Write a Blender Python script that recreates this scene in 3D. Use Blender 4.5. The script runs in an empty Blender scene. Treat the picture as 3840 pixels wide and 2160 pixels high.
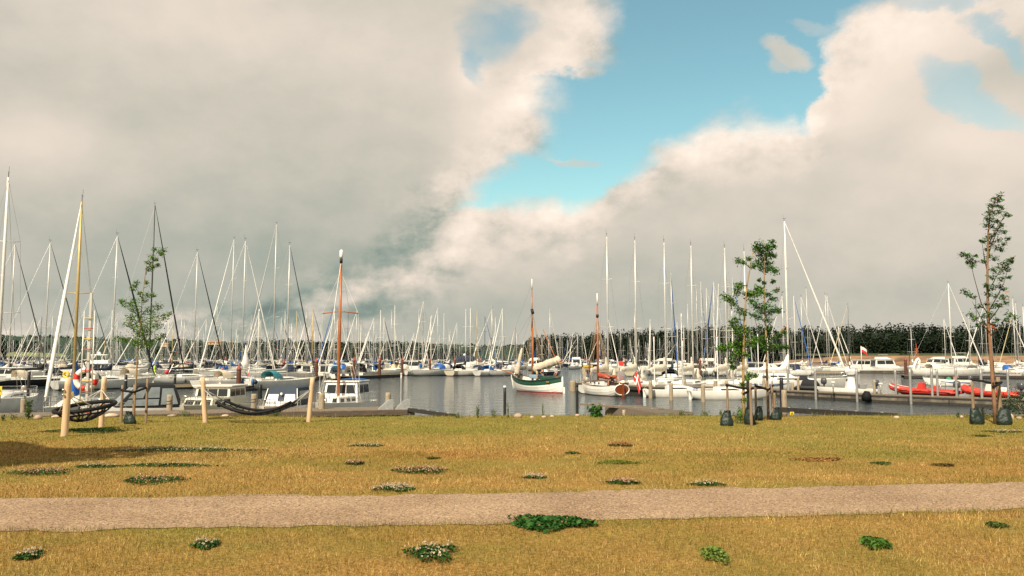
import bpy, math, random
import numpy as np
from mathutils import Vector, Matrix
random.seed(7)
R = math.radians
sin, cos, pi = math.sin, math.cos, math.pi
C = bpy.context.scene.collection
SC = bpy.context.scene

# ------------------------------------------------------------------ camera geometry (photo pixels -> places)
F, EYE = 3000.0, 4.0                      # focal length in photo pixels, eye height above the water
PITCH = math.atan(255 / F)
def ray(u, v):
    x, z = (u - 1920) / F, -(v - 1080) / F
    return (x, cos(PITCH) - z * sin(PITCH), sin(PITCH) + z * cos(PITCH))
def PZ(u, v, z=0.0):
    d = ray(u, v); t = (z - EYE) / d[2]
    return Vector((d[0] * t, d[1] * t, z))
def PY(u, v, y):
    d = ray(u, v); t = y / d[1]
    return Vector((d[0] * t, y, EYE + d[2] * t))

# ------------------------------------------------------------------ mesh collector
class MB:
    def __init__(s): s.v, s.f, s.m, s.s = [], [], [], []
    def add(s, vs, fs, mat=0, smooth=False):
        o = len(s.v); s.v += [tuple(p) for p in vs]
        for f in fs:
            s.f.append(tuple(i + o for i in f)); s.m.append(mat); s.s.append(smooth)
        return s
    def box(s, c, size, rz=0.0, mat=0, bev=0.0):
        x, y, z = [k / 2 for k in size]
        cr, sr = cos(rz), sin(rz)
        if bev <= 0:
            P = [(a * x, b * y, d * z) for d in (-1, 1) for a, b in ((-1, -1), (1, -1), (1, 1), (-1, 1))]
            Fc = [(3, 2, 1, 0), (4, 5, 6, 7), (0, 1, 5, 4), (1, 2, 6, 5), (2, 3, 7, 6), (3, 0, 4, 7)]
        else:
            b = min(bev, x * .49, y * .49, z * .49)
            def ring(rx, ry, zz):
                k = b if rx == x else b * .6
                return [(-rx + k, -ry, zz), (rx - k, -ry, zz), (rx, -ry + k, zz), (rx, ry - k, zz), (rx - k, ry, zz), (-rx + k, ry, zz), (-rx, ry - k, zz), (-rx, -ry + k, zz)]
            P = ring(x - b, y - b, -z) + ring(x, y, -z + b) + ring(x, y, z - b) + ring(x - b, y - b, z)
            Fc = [tuple(range(7, -1, -1)), tuple(range(24, 32))]
            for k in range(3):
                for i in range(8):
                    j = (i + 1) % 8
                    Fc.append((k * 8 + i, k * 8 + j, k * 8 + 8 + j, k * 8 + 8 + i))
        s.add([(c[0] + p[0] * cr - p[1] * sr, c[1] + p[0] * sr + p[1] * cr, c[2] + p[2]) for p in P], Fc, mat)
        return s
    def tube(s, pts, r, n=6, mat=0, cap=True, flat=1.0):
        pts = [Vector(p) for p in pts]; k = len(pts)
        rs = r if isinstance(r, (list, tuple)) else [r] * k
        vs = []; up = None
        for i, p in enumerate(pts):
            t = (pts[min(i + 1, k - 1)] - pts[max(i - 1, 0)])
            t = t.normalized() if t.length > 1e-9 else Vector((0, 0, 1))
            if up is None:
                up = Vector((0, 0, 1)) if abs(t.z) < .9 else Vector((1, 0, 0))
            a = t.cross(up); a = a.normalized() if a.length > 1e-6 else t.orthogonal().normalized()
            b = a.cross(t); up = b
            for j in range(n):
                q = 2 * pi * j / n
                vs.append(p + a * (cos(q) * rs[i]) + b * (sin(q) * rs[i] * flat))
        fs = [(i * n + j, i * n + (j + 1) % n, (i + 1) * n + (j + 1) % n, (i + 1) * n + j) for i in range(k - 1) for j in range(n)]
        if cap and n > 2: fs += [tuple(range(n - 1, -1, -1)), tuple(range((k - 1) * n, k * n))]
        s.add(vs, fs, mat, n > 4); return s
    def loft(s, rings, closed=True, cap=True, mat=0, smooth=True, rowmat=None):
        n = len(rings[0]); vs = [p for r in rings for p in r]; o = len(s.v)
        s.v += [tuple(p) for p in vs]
        for i in range(len(rings) - 1):
            for j in range(n if closed else n - 1):
                k = (j + 1) % n
                s.f.append((o + i * n + j, o + i * n + k, o + (i + 1) * n + k, o + (i + 1) * n + j))
                s.m.append(rowmat[j] if rowmat else mat); s.s.append(smooth)
        if cap:
            s.f.append(tuple(o + j for j in range(n - 1, -1, -1))); s.m.append(mat); s.s.append(False)
            s.f.append(tuple(o + (len(rings) - 1) * n + j for j in range(n))); s.m.append(mat); s.s.append(False)
        return s
    def ball(s, c, r, nu=10, nv=6, mat=0, jit=0.0):
        r = r if isinstance(r, (tuple, list)) else (r, r, r)
        rings = []
        for i in range(nv + 1):
            t = pi * i / nv; q = max(sin(t), .02)
            rings.append([(c[0] + r[0] * q * cos(2 * pi * j / nu) * (1 + random.uniform(-jit, jit)), c[1] + r[1] * q * sin(2 * pi * j / nu) * (1 + random.uniform(-jit, jit)), c[2] - r[2] * cos(t) * (1 + random.uniform(-jit, jit))) for j in range(nu)])
        return s.loft(rings, mat=mat)
    def slab(s, poly, z0, z1, mat=0, side=None):
        n = len(poly)
        s.add([(p[0], p[1], z1) for p in poly], [tuple(range(n))], mat)
        s.add([(p[0], p[1], z0) for p in poly] + [(p[0], p[1], z1) for p in poly], [(i, (i + 1) % n, n + (i + 1) % n, n + i) for i in range(n)] + [tuple(range(n - 1, -1, -1))], mat if side is None else side)
        return s
    def mesh(s, name, mats):
        me = bpy.data.meshes.new(name)
        me.from_pydata(s.v, [], s.f)
        for m in (mats if isinstance(mats, (list, tuple)) else [mats]): me.materials.append(m)
        me.polygons.foreach_set('material_index', s.m)
        me.polygons.foreach_set('use_smooth', s.s)
        me.update(); return me
    def build(s, name, mats, parent=None):
        return link(s.mesh(name, mats), name, parent)
def link(me, name, parent=None):
    o = bpy.data.objects.new(name, me); C.objects.link(o)
    if parent: o.parent = parent
    return o
def tag(o, label=None, cat=None, group=None, kind=None):
    if label: o['label'] = label
    if cat: o['category'] = cat
    if group: o['group'] = group
    if kind: o['kind'] = kind
    return o
def thing(name, label, cat, loc=(0, 0, 0), rz=0.0, group=None):
    o = bpy.data.objects.new(name, None); C.objects.link(o)
    o.empty_display_size = .3
    o.location = loc; o.rotation_euler = (0, 0, rz)
    return tag(o, label, cat, group)
def copy_tree(o, parent=None):
    c = o.copy(); C.objects.link(c)
    if parent: c.parent = parent
    for ch in o.children: copy_tree(ch, c)
    return c

# ------------------------------------------------------------------ materials
MATS = {}
def nodes_of(name):
    m = bpy.data.materials.new(name); m.use_nodes = True
    nt = m.node_tree; b = nt.nodes['Principled BSDF']
    return m, nt, b
def mat(name, col, rough=.5, metal=0.0, var=.12, scale=3.0, bump=0.0, bscale=40.0, stretch=None, spec=.5, alpha=1.0, trans=0.0, coat=0.0):
    if name in MATS: return MATS[name]
    m, nt, b = nodes_of(name); N, L = nt.nodes, nt.links
    tc = N.new('ShaderNodeTexCoord'); vec = tc.outputs['Object']
    if stretch:
        mp = N.new('ShaderNodeMapping'); mp.inputs['Scale'].default_value = stretch
        L.new(vec, mp.inputs['Vector']); vec = mp.outputs['Vector']
    if var > 0:
        no = N.new('ShaderNodeTexNoise'); no.inputs['Scale'].default_value = scale; no.inputs['Detail'].default_value = 5
        L.new(vec, no.inputs['Vector'])
        rp = N.new('ShaderNodeValToRGB')
        rp.color_ramp.elements[0].position = .3; rp.color_ramp.elements[1].position = .72
        rp.color_ramp.elements[0].color = tuple(c * (1 - var) for c in col) + (1,)
        rp.color_ramp.elements[1].color = tuple(min(1, c * (1 + var * .6)) for c in col) + (1,)
        L.new(no.outputs['Fac'], rp.inputs['Fac']); L.new(rp.outputs['Color'], b.inputs['Base Color'])
        mr = N.new('ShaderNodeMapRange'); mr.inputs['To Min'].default_value = max(.02, rough - .08); mr.inputs['To Max'].default_value = min(1, rough + .1)
        L.new(no.outputs['Fac'], mr.inputs['Value']); L.new(mr.outputs['Result'], b.inputs['Roughness'])
    else:
        b.inputs['Base Color'].default_value = tuple(col) + (1,)
        b.inputs['Roughness'].default_value = rough
    b.inputs['Metallic'].default_value = metal
    b.inputs['Specular IOR Level'].default_value = spec
    b.inputs['Coat Weight'].default_value = coat
    if trans: b.inputs['Transmission Weight'].default_value = trans
    if alpha < 1: b.inputs['Alpha'].default_value = alpha
    if bump > 0:
        n2 = N.new('ShaderNodeTexNoise'); n2.inputs['Scale'].default_value = bscale; n2.inputs['Detail'].default_value = 4
        L.new(vec, n2.inputs['Vector'])
        bp = N.new('ShaderNodeBump'); bp.inputs['Strength'].default_value = 1; bp.inputs['Distance'].default_value = bump
        L.new(n2.outputs['Fac'], bp.inputs['Height']); L.new(bp.outputs['Normal'], b.inputs['Normal'])
    MATS[name] = m; return m
WHITE = (.80, .78, .73); CREAM = (.72, .66, .50); NAVY = (.012, .022, .05); BLACK = (.012, .013, .016)
COL = dict(white=WHITE, cream=CREAM, navy=NAVY, black=BLACK, blue=(.02, .11, .38), green=(.015, .09, .05), red=(.55, .035, .02), grey=(.42, .42, .40),
           beige=(.58, .50, .38), lightblue=(.18, .42, .62), sand=(.60, .50, .30), yellow=(.75, .50, .06), teal=(.03, .22, .26), offwhite=(.70, .67, .60), maroon=(.16, .025, .02), darkgrey=(.07, .075, .08))
def gel(c): return mat('gelcoat ' + c, COL[c], .3, var=.06, scale=1.5, coat=.3)
def cloth(c): return mat('canvas ' + c, COL[c], .85, var=.16, scale=6, bump=.02, bscale=9)
def deckm(c='offwhite'): return mat('deck ' + c, COL[c], .7, var=.12, scale=4)
ALU = mat('silver mast aluminium', (.58, .57, .54), .42, .35, var=.06)
WMAST = mat('white painted mast', (.72, .70, .65), .4, var=.08)
GOLDM = mat('gold anodised mast', (.55, .40, .16), .4, .3, var=.1)
DARKM = mat('dark mast', (.05, .05, .05), .4, .2)
WOODM = mat('varnished spar wood', (.42, .13, .035), .35, var=.25, scale=2, stretch=(6, 6, .7), coat=.3)
MASTM = dict(alu=ALU, white=WMAST, gold=GOLDM, dark=DARKM, wood=WOODM)
STEEL = mat('stainless steel rail', (.62, .61, .58), .25, .9, var=.05)
WIRE = mat('rigging wire', (.42, .42, .40), .4, .5, var=0)
WIRED = mat('dark rigging wire', (.08, .08, .08), .5, .3, var=0)
GLASS = mat('dark tinted glass', (.018, .022, .024), .06, var=0, spec=.8)
GLASSB = mat('smoky clear plastic window', (.24, .27, .28), .3, var=.25, scale=2, spec=.6)
RUBBER = mat('black rubber', (.008, .008, .009), .7, spec=.25)
TEAK = mat('weathered teak', (.30, .19, .10), .7, var=.3, scale=5, stretch=(.6, 8, 8))
GALV = mat('galvanised steel', (.46, .47, .46), .5, .5, var=.2, scale=6)
PLANK = mat('weathered grey planks', (.20, .155, .11), .85, var=.35, scale=4, stretch=(1, 7, 1), bump=.01, bscale=14)
PILE = mat('weathered pile wood', (.36, .29, .20), .85, var=.4, scale=6, stretch=(5, 5, .6), bump=.012, bscale=9)
PALEPOST = mat('pale debarked post wood', (.62, .44, .27), .75, var=.22, scale=5, stretch=(4, 4, .5), bump=.004, bscale=12)
STAKE = mat('brown stake wood', (.26, .18, .11), .85, var=.4, scale=7, stretch=(6, 6, .5), bump=.008, bscale=14)
CONC = mat('pontoon concrete', (.15, .13, .10), .85, var=.6, scale=1.6, bump=.006, bscale=12)
DARKWOOD = mat('wet dark timber', (.035, .03, .025), .7, var=.4, scale=5)
RUST = mat('rusty steel pile', (.105, .036, .017), .75, var=.45, scale=5, stretch=(1, 1, .4), bump=.006)
REDTOP = mat('red painted pile cap', (.27, .065, .04), .6, var=.25, scale=8)
BLACKPOST = mat('black sleeved post', (.012, .012, .013), .55, var=.2, scale=6)
ROPE = mat('pale rope', (.55, .50, .40), .9, var=.2, scale=20)
ROCK = mat('shore boulder', (.42, .31, .23), .9, var=.35, scale=4, bump=.03, bscale=6)
REDPLAIN = mat('red plastic', (.55, .04, .025), .45, var=.1)
SKIN = mat('skin', (.52, .27, .17), .6, var=.08)

# hull paint: antifouling below the waterline, a boot stripe just above it, topsides over that (by height on the hull)
def hullmat(top, boot, af):
    key = f'hull {top} {boot} {af}'
    if key in MATS: return MATS[key]
    m, nt, b = nodes_of(key); N, L = nt.nodes, nt.links
    tc = N.new('ShaderNodeTexCoord'); sp = N.new('ShaderNodeSeparateXYZ'); L.new(tc.outputs['Object'], sp.inputs[0])
    no = N.new('ShaderNodeTexNoise'); no.inputs['Scale'].default_value = 1.3; no.inputs['Detail'].default_value = 6; L.new(tc.outputs['Object'], no.inputs['Vector'])
    mr = N.new('ShaderNodeMapRange'); mr.inputs['From Min'].default_value = -.5; mr.inputs['From Max'].default_value = .5; L.new(sp.outputs['Z'], mr.inputs['Value'])
    rp = N.new('ShaderNodeValToRGB'); rp.color_ramp.interpolation = 'CONSTANT'
    e = rp.color_ramp.elements
    e[0].position = 0; e[0].color = COL[af] + (1,)
    e[1].position = .53; e[1].color = COL[boot] + (1,)
    k = e.new(.60); k.color = COL[top] + (1,)
    L.new(mr.outputs['Result'], rp.inputs['Fac'])
    mx = N.new('ShaderNodeMix'); mx.data_type = 'RGBA'; mx.blend_type = 'MULTIPLY'
    r2 = N.new('ShaderNodeValToRGB'); r2.color_ramp.elements[0].position = .3; r2.color_ramp.elements[0].color = (.86, .84, .80, 1); r2.color_ramp.elements[1].position = .6; r2.color_ramp.elements[1].color = (1, 1, 1, 1)
    L.new(no.outputs['Fac'], r2.inputs['Fac']); mx.inputs[0].default_value = 1
    L.new(rp.outputs['Color'], mx.inputs[6]); L.new(r2.outputs['Color'], mx.inputs[7]); L.new(mx.outputs[2], b.inputs['Base Color'])
    b.inputs['Roughness'].default_value = .3; b.inputs['Coat Weight'].default_value = .25
    MATS[key] = m; return m

# ------------------------------------------------------------------ ground
def gz(x, y):
    z = 2.3 if y < 11 else 2.3 - (y - 11) * .0167
    z += .02 * sin(x * .35 + 1) * cos(y * .3) * min(1, max(0, (y - 6) / 6))
    e = edge(x)
    if y > e:
        t = y - e
        z -= .28 * t + .07 * t * t
    return max(z, -1.2)
def edge(x): return 26.6 + .35 * sin(x * .45 + .6) + .2 * sin(x * 1.3) + (.02 * x if x > 0 else .035 * x)
def GR(u, v):
    z = 2.2
    for _ in range(12):
        p = PZ(u, v, z); z = gz(p.x, p.y)
    p = PZ(u, v, z); return Vector((p.x, p.y, gz(p.x, p.y)))
# ------------------------------------------------------------------ camera, light, sky
cam = bpy.data.cameras.new('camera'); co = bpy.data.objects.new('camera', cam); C.objects.link(co)
cam.sensor_width = 36; cam.lens = 36 * F / 3840; cam.clip_end = 9000; cam.clip_start = .1
co.location = (0, 0, EYE); co.rotation_euler = (pi / 2 + PITCH, 0, 0); SC.camera = co
SC.view_settings.view_transform = 'Standard'; SC.view_settings.look = 'None'; SC.view_settings.exposure = .42; SC.view_settings.gamma = 1
SUN_EL, SUN_AZ = R(44), R(206)              # azimuth measured from +Y towards +X: the sun stands behind the camera, to the left
sl = bpy.data.lights.new('sun', 'SUN'); sl.energy = 4.9; sl.angle = R(.6); sl.color = (1.0, .88, .70)
so = bpy.data.objects.new('sun', sl); C.objects.link(so)
sd = Vector((sin(SUN_AZ) * cos(SUN_EL), cos(SUN_AZ) * cos(SUN_EL), sin(SUN_EL)))
so.rotation_euler = sd.to_track_quat('Z', 'Y').to_euler(); so.location = (-40, -60, 60)

W = bpy.data.worlds.new('World'); SC.world = W; W.use_nodes = True
wt = W.node_tree; WN, WL = wt.nodes, wt.links
bg = WN['Background']
class E:
    """a small arithmetic wrapper over shader Math nodes"""
    def __init__(s, k): s.k = k
    def op(s, o, b=None, c=None, clamp=False):
        n = WN.new('ShaderNodeMath'); n.operation = o; n.use_clamp = clamp
        for i, q in enumerate((s, b, c)):
            if q is None: continue
            if isinstance(q, E): WL.new(q.k, n.inputs[i])
            else: n.inputs[i].default_value = q
        return E(n.outputs[0])
    def __add__(s, o): return s.op('ADD', o)
    def __sub__(s, o): return s.op('SUBTRACT', o)
    def __mul__(s, o): return s.op('MULTIPLY', o)
    def __rsub__(s, o): return (s * -1) + o
    def sm(s, a, b):
        n = WN.new('ShaderNodeMapRange'); n.interpolation_type = 'SMOOTHSTEP'
        WL.new(s.k, n.inputs['Value']); n.inputs['From Min'].default_value = a; n.inputs['From Max'].default_value = b
        return E(n.outputs['Result'])
    def max(s, o): return s.op('MAXIMUM', o)
    def min(s, o): return s.op('MINIMUM', o)
def AE(u, v):
    """azimuth, elevation in degrees of a place in the sky (given on a 2576-wide reading of it)"""
    d = Vector(ray(u * 3840 / 2576, v * 3840 / 2576)).normalized()
    return math.degrees(math.atan2(d.x, d.y)), math.degrees(math.asin(d.z))
tc = WN.new('ShaderNodeTexCoord'); D = tc.outputs['Generated']
sp = WN.new('ShaderNodeSeparateXYZ'); WL.new(D, sp.inputs[0])
X, Y, Z = (E(sp.outputs[i]) for i in range(3))
AZ0 = X.op('ARCTAN2', Y) * (180 / pi); EL0 = Z.op('ARCSINE') * (180 / pi)
def wnoise(scale, detail=6, rough=.55, off=(0, 0, 0), squash=1.6, src=None):
    mp = WN.new('ShaderNodeMapping'); mp.inputs['Scale'].default_value = (1, 1, squash); mp.inputs['Location'].default_value = off
    WL.new(src or D, mp.inputs['Vector'])
    n = WN.new('ShaderNodeTexNoise'); n.inputs['Scale'].default_value = scale; n.inputs['Detail'].default_value = detail; n.inputs['Roughness'].default_value = rough
    WL.new(mp.outputs['Vector'], n.inputs['Vector']); return n
nw = wnoise(7, 9, .62)
ws = WN.new('ShaderNodeSeparateColor'); WL.new(nw.outputs['Color'], ws.inputs[0])
nb = wnoise(3.0, 3, .5, (4, 2, 1)); wb = WN.new('ShaderNodeSeparateColor'); WL.new(nb.outputs['Color'], wb.inputs[0])
AZ = AZ0 + (E(ws.outputs[0]) - .5) * 6.5 + (E(wb.outputs[0]) - .5) * 2.0
EL = EL0 + (E(ws.outputs[1]) - .5) * 5.5 + (E(wb.outputs[1]) - .5) * 1.5
def curve(x, pts, lo, hi):
    """piecewise line through pts, x in degrees; outside the range the end values hold"""
    ys = [p[1] for p in pts]; y0, y1 = min(ys), max(ys)
    mr = WN.new('ShaderNodeMapRange'); WL.new(x.k, mr.inputs['Value']); mr.inputs['From Min'].default_value = lo; mr.inputs['From Max'].default_value = hi
    f = WN.new('ShaderNodeFloatCurve'); WL.new(mr.outputs['Result'], f.inputs['Value'])
    cv = f.mapping.curves[0]; P = sorted(((p[0] - lo) / (hi - lo), (p[1] - y0) / (y1 - y0 + 1e-9)) for p in pts)
    cv.points[0].location = P[0]; cv.points[1].location = P[-1]
    for q in P[1:-1]: cv.points.new(*q)
    for q in cv.points: q.handle_type = 'VECTOR'
    f.mapping.update()
    return E(f.outputs[0]) * (y1 - y0) + y0
# the grey mass: its right-hand edge as azimuth over elevation
LP = [(1560, -900), (1560, -100), (1550, 30), (1572, 130), (1525, 185), (1415, 215), (1425, 270), (1395, 360), (1310, 415), (1225, 470), (1215, 505), (1170, 570), (1080, 650), (930, 730), (600, 800), (-500, 900)]
LP = [AE(*p) for p in LP]; left = [(e, a) for a, e in LP]
sdL = curve(EL, left, min(p[0] for p in left), max(p[0] for p in left)) - AZ
# the cumulus bank: its upper edge as elevation over azimuth
RP = [(-2200, 930), (0, 890), (600, 830), (880, 720), (1000, 655), (1110, 605), (1185, 545), (1240, 508), (1320, 500), (1440, 512), (1500, 490), (1545, 430), (1610, 392), (1690, 330), (1800, 292), (1870, 258), (1975, 262), (2018, 288), (2050, 205), (2082, 110), (2118, 60), (2180, 15), (2300, -60), (2700, -160), (4800, -200)]
right_ = [AE(*p) for p in RP]
sdR = curve(AZ, right_, right_[0][0], right_[-1][0]) - EL
cp = WN.new('ShaderNodeCombineXYZ'); WL.new(AZ.k, cp.inputs[0]); WL.new(EL.k, cp.inputs[1])
cp0 = WN.new('ShaderNodeCombineXYZ'); WL.new((AZ0 * .72 + AZ * .28).k, cp0.inputs[0]); WL.new((EL0 * .72 + EL * .28).k, cp0.inputs[1])
def blob(u, v, ru, rv, src=cp0, rot=0):
    a, e = AE(u, v); k = 65.2 / 2576
    m = WN.new('ShaderNodeVectorMath'); m.operation = 'SUBTRACT'; WL.new(src.outputs[0], m.inputs[0]); m.inputs[1].default_value = (a, e, 0)
    q = m.outputs[0]
    if rot:
        r_ = WN.new('ShaderNodeVectorRotate'); r_.rotation_type = 'Z_AXIS'; r_.inputs['Angle'].default_value = R(rot); WL.new(q, r_.inputs['Vector']); q = r_.outputs[0]
    s_ = WN.new('ShaderNodeVectorMath'); s_.operation = 'MULTIPLY'; WL.new(q, s_.inputs[0]); s_.inputs[1].default_value = (1 / (ru * k), 1 / (rv * k), 0)
    d = WN.new('ShaderNodeVectorMath'); d.operation = 'DOT_PRODUCT'; WL.new(s_.outputs[0], d.inputs[0]); WL.new(s_.outputs[0], d.inputs[1])
    return E(d.outputs['Value'])                                    # squared distance in radii
def gauss(*a, **k): return (blob(*a, **k) * -1).op('EXPONENT')
cover = sdL.sm(-.7, 2.4).max(sdR.sm(-.4, 1.5))
# gaps and wisps
for (u, v, ru, rv, rot, w) in ((1250, 85, 70, 75, 0, .55), (1300, 60, 60, 40, 0, .45), (1212, 165, 24, 50, 0, .5), (2470, 245, 120, 26, 35, .55), (2520, 118, 80, 22, 40, .6), (2440, 12, 150, 22, 10, .5), (1330, 470, 60, 26, 10, .6)):
    cover = cover * (1 - (blob(u, v, ru, rv, src=cp, rot=rot).sm(2.4, .1)) * w)
for (u, v, ru, rv, rot, w) in ((1985, 132, 75, 38, 25, .85), (1950, 160, 40, 22, -10, .6), (2060, 70, 60, 20, 20, .3), (1440, 385, 70, 16, 15, .5)):
    cover = cover.max(blob(u, v, ru, rv, src=cp, rot=rot).sm(1.3, .2) * w)
# broken bright cloud over the rest of the sky, overhead and behind
fbo = E(wnoise(3.0, 6, .55, (5, 1, 7)).outputs['Fac'])
rest = AZ0.op('ABSOLUTE').sm(40, 56).max(EL0.sm(26, 36))
cover = cover.max(1 - EL.sm(9.6, 11.0))
cover = cover.max(rest * fbo.sm(.34, .50))
# relief of the clouds: noise, and the difference of noise towards the sun
fb = E(wnoise(5, 10, .6, (2, 1, 3)).outputs['Fac'])
k = .035
fs_ = E(wnoise(5, 10, .6, (2 - .02, 1, 3 + k)).outputs['Fac'])
big = E(wnoise(2.2, 4, .5, (7, 3, 2), 2.2).outputs['Fac'])
nR = (1 - sdR.sm(.5, 6)) * sdR.sm(-1, .6); nL = (1 - sdL.sm(1, 8)) * sdL.sm(-2, 0) * (1 - sdR.sm(-.5, .8))
rim = nR * .17 * (1 - AZ0.sm(-30, -14) * -1 - 1) + nL * .05 if False else nR * AZ0.sm(-22, -6) * .13 + nL * .06
near_ = nL.max(nR) * .9 + .1
mid_ = E(wnoise(3.4, 5, .5, (1, 5, 8), 1.8).outputs['Fac'])
f2 = E(wnoise(13, 8, .6, (3, 4, 1), 1.3).outputs['Fac']); f3 = E(wnoise(13, 8, .6, (3 - .02, 4, 1 + .03), 1.3).outputs['Fac'])
relief = ((fb - fs_) * 1.9 + (fb - .5) * .5 + (f2 - f3) * 1.1) * near_ + (big - .5) * .30 + (mid_ - .5) * .16 + (fb - .5) * .07
lum = relief + .60
for (u, v, ru, rv, amp, rot) in ((420, 40, 520, 120, .16, 0), (70, 370, 190, 90, .20, 0), (1000, 60, 220, 200, .06, 0), (640, 520, 480, 130, -.06, 0), (850, 655, 560, 70, -.10, 3),
        (1270, 300, 150, 100, .36, -35), (1195, 195, 55, 50, .30, 0), (1390, 240, 70, 70, .26, 0), (1400, 110, 150, 90, .12, 0), (1310, 545, 120, 45, .32, 8), (1200, 615, 110, 60, .22, 20),
        (2230, 120, 150, 130, .36, 0), (1860, 310, 150, 45, .30, -12), (1700, 370, 120, 45, .24, 28), (2120, 260, 120, 90, .2, 0), (2420, 60, 160, 80, .26, 0), (2470, 330, 170, 90, .24, 20),
        (1960, 470, 300, 110, .02, 20), (2050, 640, 600, 130, .03, 0), (1500, 640, 250, 80, -.06, 0), (1250, 790, 2600, 130, -.13, 0), (2250, 400, 400, 130, .08, 15), (1900, 640, 700, 90, -.02, 8), (950, 740, 220, 40, .08, -5), (1300, 700, 260, 40, .06, -20), (150, 620, 300, 110, -.06, 0)):
    lum = lum + gauss(u, v, ru, rv, rot=rot) * amp
lum = lum - rest * .06 + rim
cr = WN.new('ShaderNodeValToRGB'); WL.new((lum * .78).op('ADD', 0, clamp=True).k, cr.inputs['Fac'])
es = cr.color_ramp.elements
es[0].position = .04; es[0].color = (.145, .185, .168, 1)
es[1].position = .98; es[1].color = (.80, .70, .60, 1)
for p, c in ((.187, (.190, .240, .212)), (.312, (.302, .325, .276)), (.452, (.46, .43, .365)), (.593, (.60, .525, .448)), (.76, (.70, .60, .51))):
    q = es.new(p); q.color = c + (1,)
sky = WN.new('ShaderNodeTexSky'); sky.sky_type = 'NISHITA'; sky.sun_disc = False; sky.sun_elevation = SUN_EL; sky.sun_rotation = SUN_AZ; sky.ozone_density = 2.2; sky.dust_density = .6; sky.air_density = 1.1
SKY_K = .115
sm_ = WN.new('ShaderNodeVectorMath'); sm_.operation = 'MULTIPLY'; WL.new(sky.outputs[0], sm_.inputs[0]); sm_.inputs[1].default_value = (SKY_K * .98, SKY_K * 1.18, SKY_K * .86)
mixc = WN.new('ShaderNodeMix'); mixc.data_type = 'RGBA'
WL.new(cover.op('MULTIPLY', 1, clamp=True).k, mixc.inputs[0]); WL.new(sm_.outputs[0], mixc.inputs[6]); WL.new(cr.outputs[0], mixc.inputs[7])
WL.new(mixc.outputs[2], bg.inputs['Color']); bg.inputs['Strength'].default_value = 1.0

# ------------------------------------------------------------------ water
m, nt, b = nodes_of('harbour water'); N, L = nt.nodes, nt.links
b.inputs['Base Color'].default_value = (.012, .026, .028, 1); b.inputs['Roughness'].default_value = .05; b.inputs['IOR'].default_value = 1.333
tcw = N.new('ShaderNodeTexCoord'); hs = []
for scl, st, amp in ((.45, (1, 2.4, 1), 1.5), (1.7, (1, 2.0, 1), .62), (5.0, (1, 1.8, 1), .2)):
    mp = N.new('ShaderNodeMapping'); mp.inputs['Scale'].default_value = st; L.new(tcw.outputs['Object'], mp.inputs['Vector'])
    no = N.new('ShaderNodeTexNoise'); no.inputs['Scale'].default_value = scl; no.inputs['Detail'].default_value = 3; L.new(mp.outputs[0], no.inputs['Vector'])
    q = N.new('ShaderNodeMath'); q.operation = 'MULTIPLY'; L.new(no.outputs['Fac'], q.inputs[0]); q.inputs[1].default_value = amp; hs.append(q)
a0 = N.new('ShaderNodeMath'); L.new(hs[0].outputs[0], a0.inputs[0]); L.new(hs[1].outputs[0], a0.inputs[1])
a1 = N.new('ShaderNodeMath'); L.new(a0.outputs[0], a1.inputs[0]); L.new(hs[2].outputs[0], a1.inputs[1])
bp = N.new('ShaderNodeBump'); bp.inputs['Strength'].default_value = 1; bp.inputs['Distance'].default_value = .10
L.new(a1.outputs[0], bp.inputs['Height']); L.new(bp.outputs['Normal'], b.inputs['Normal'])
WATERM = m
w = MB(); w.add([(-2500, 26, 0), (2500, 26, 0), (2500, 3000, 0), (-2500, 3000, 0)], [(0, 1, 2, 3)])
tag(w.build('water', WATERM), kind='structure')

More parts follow.
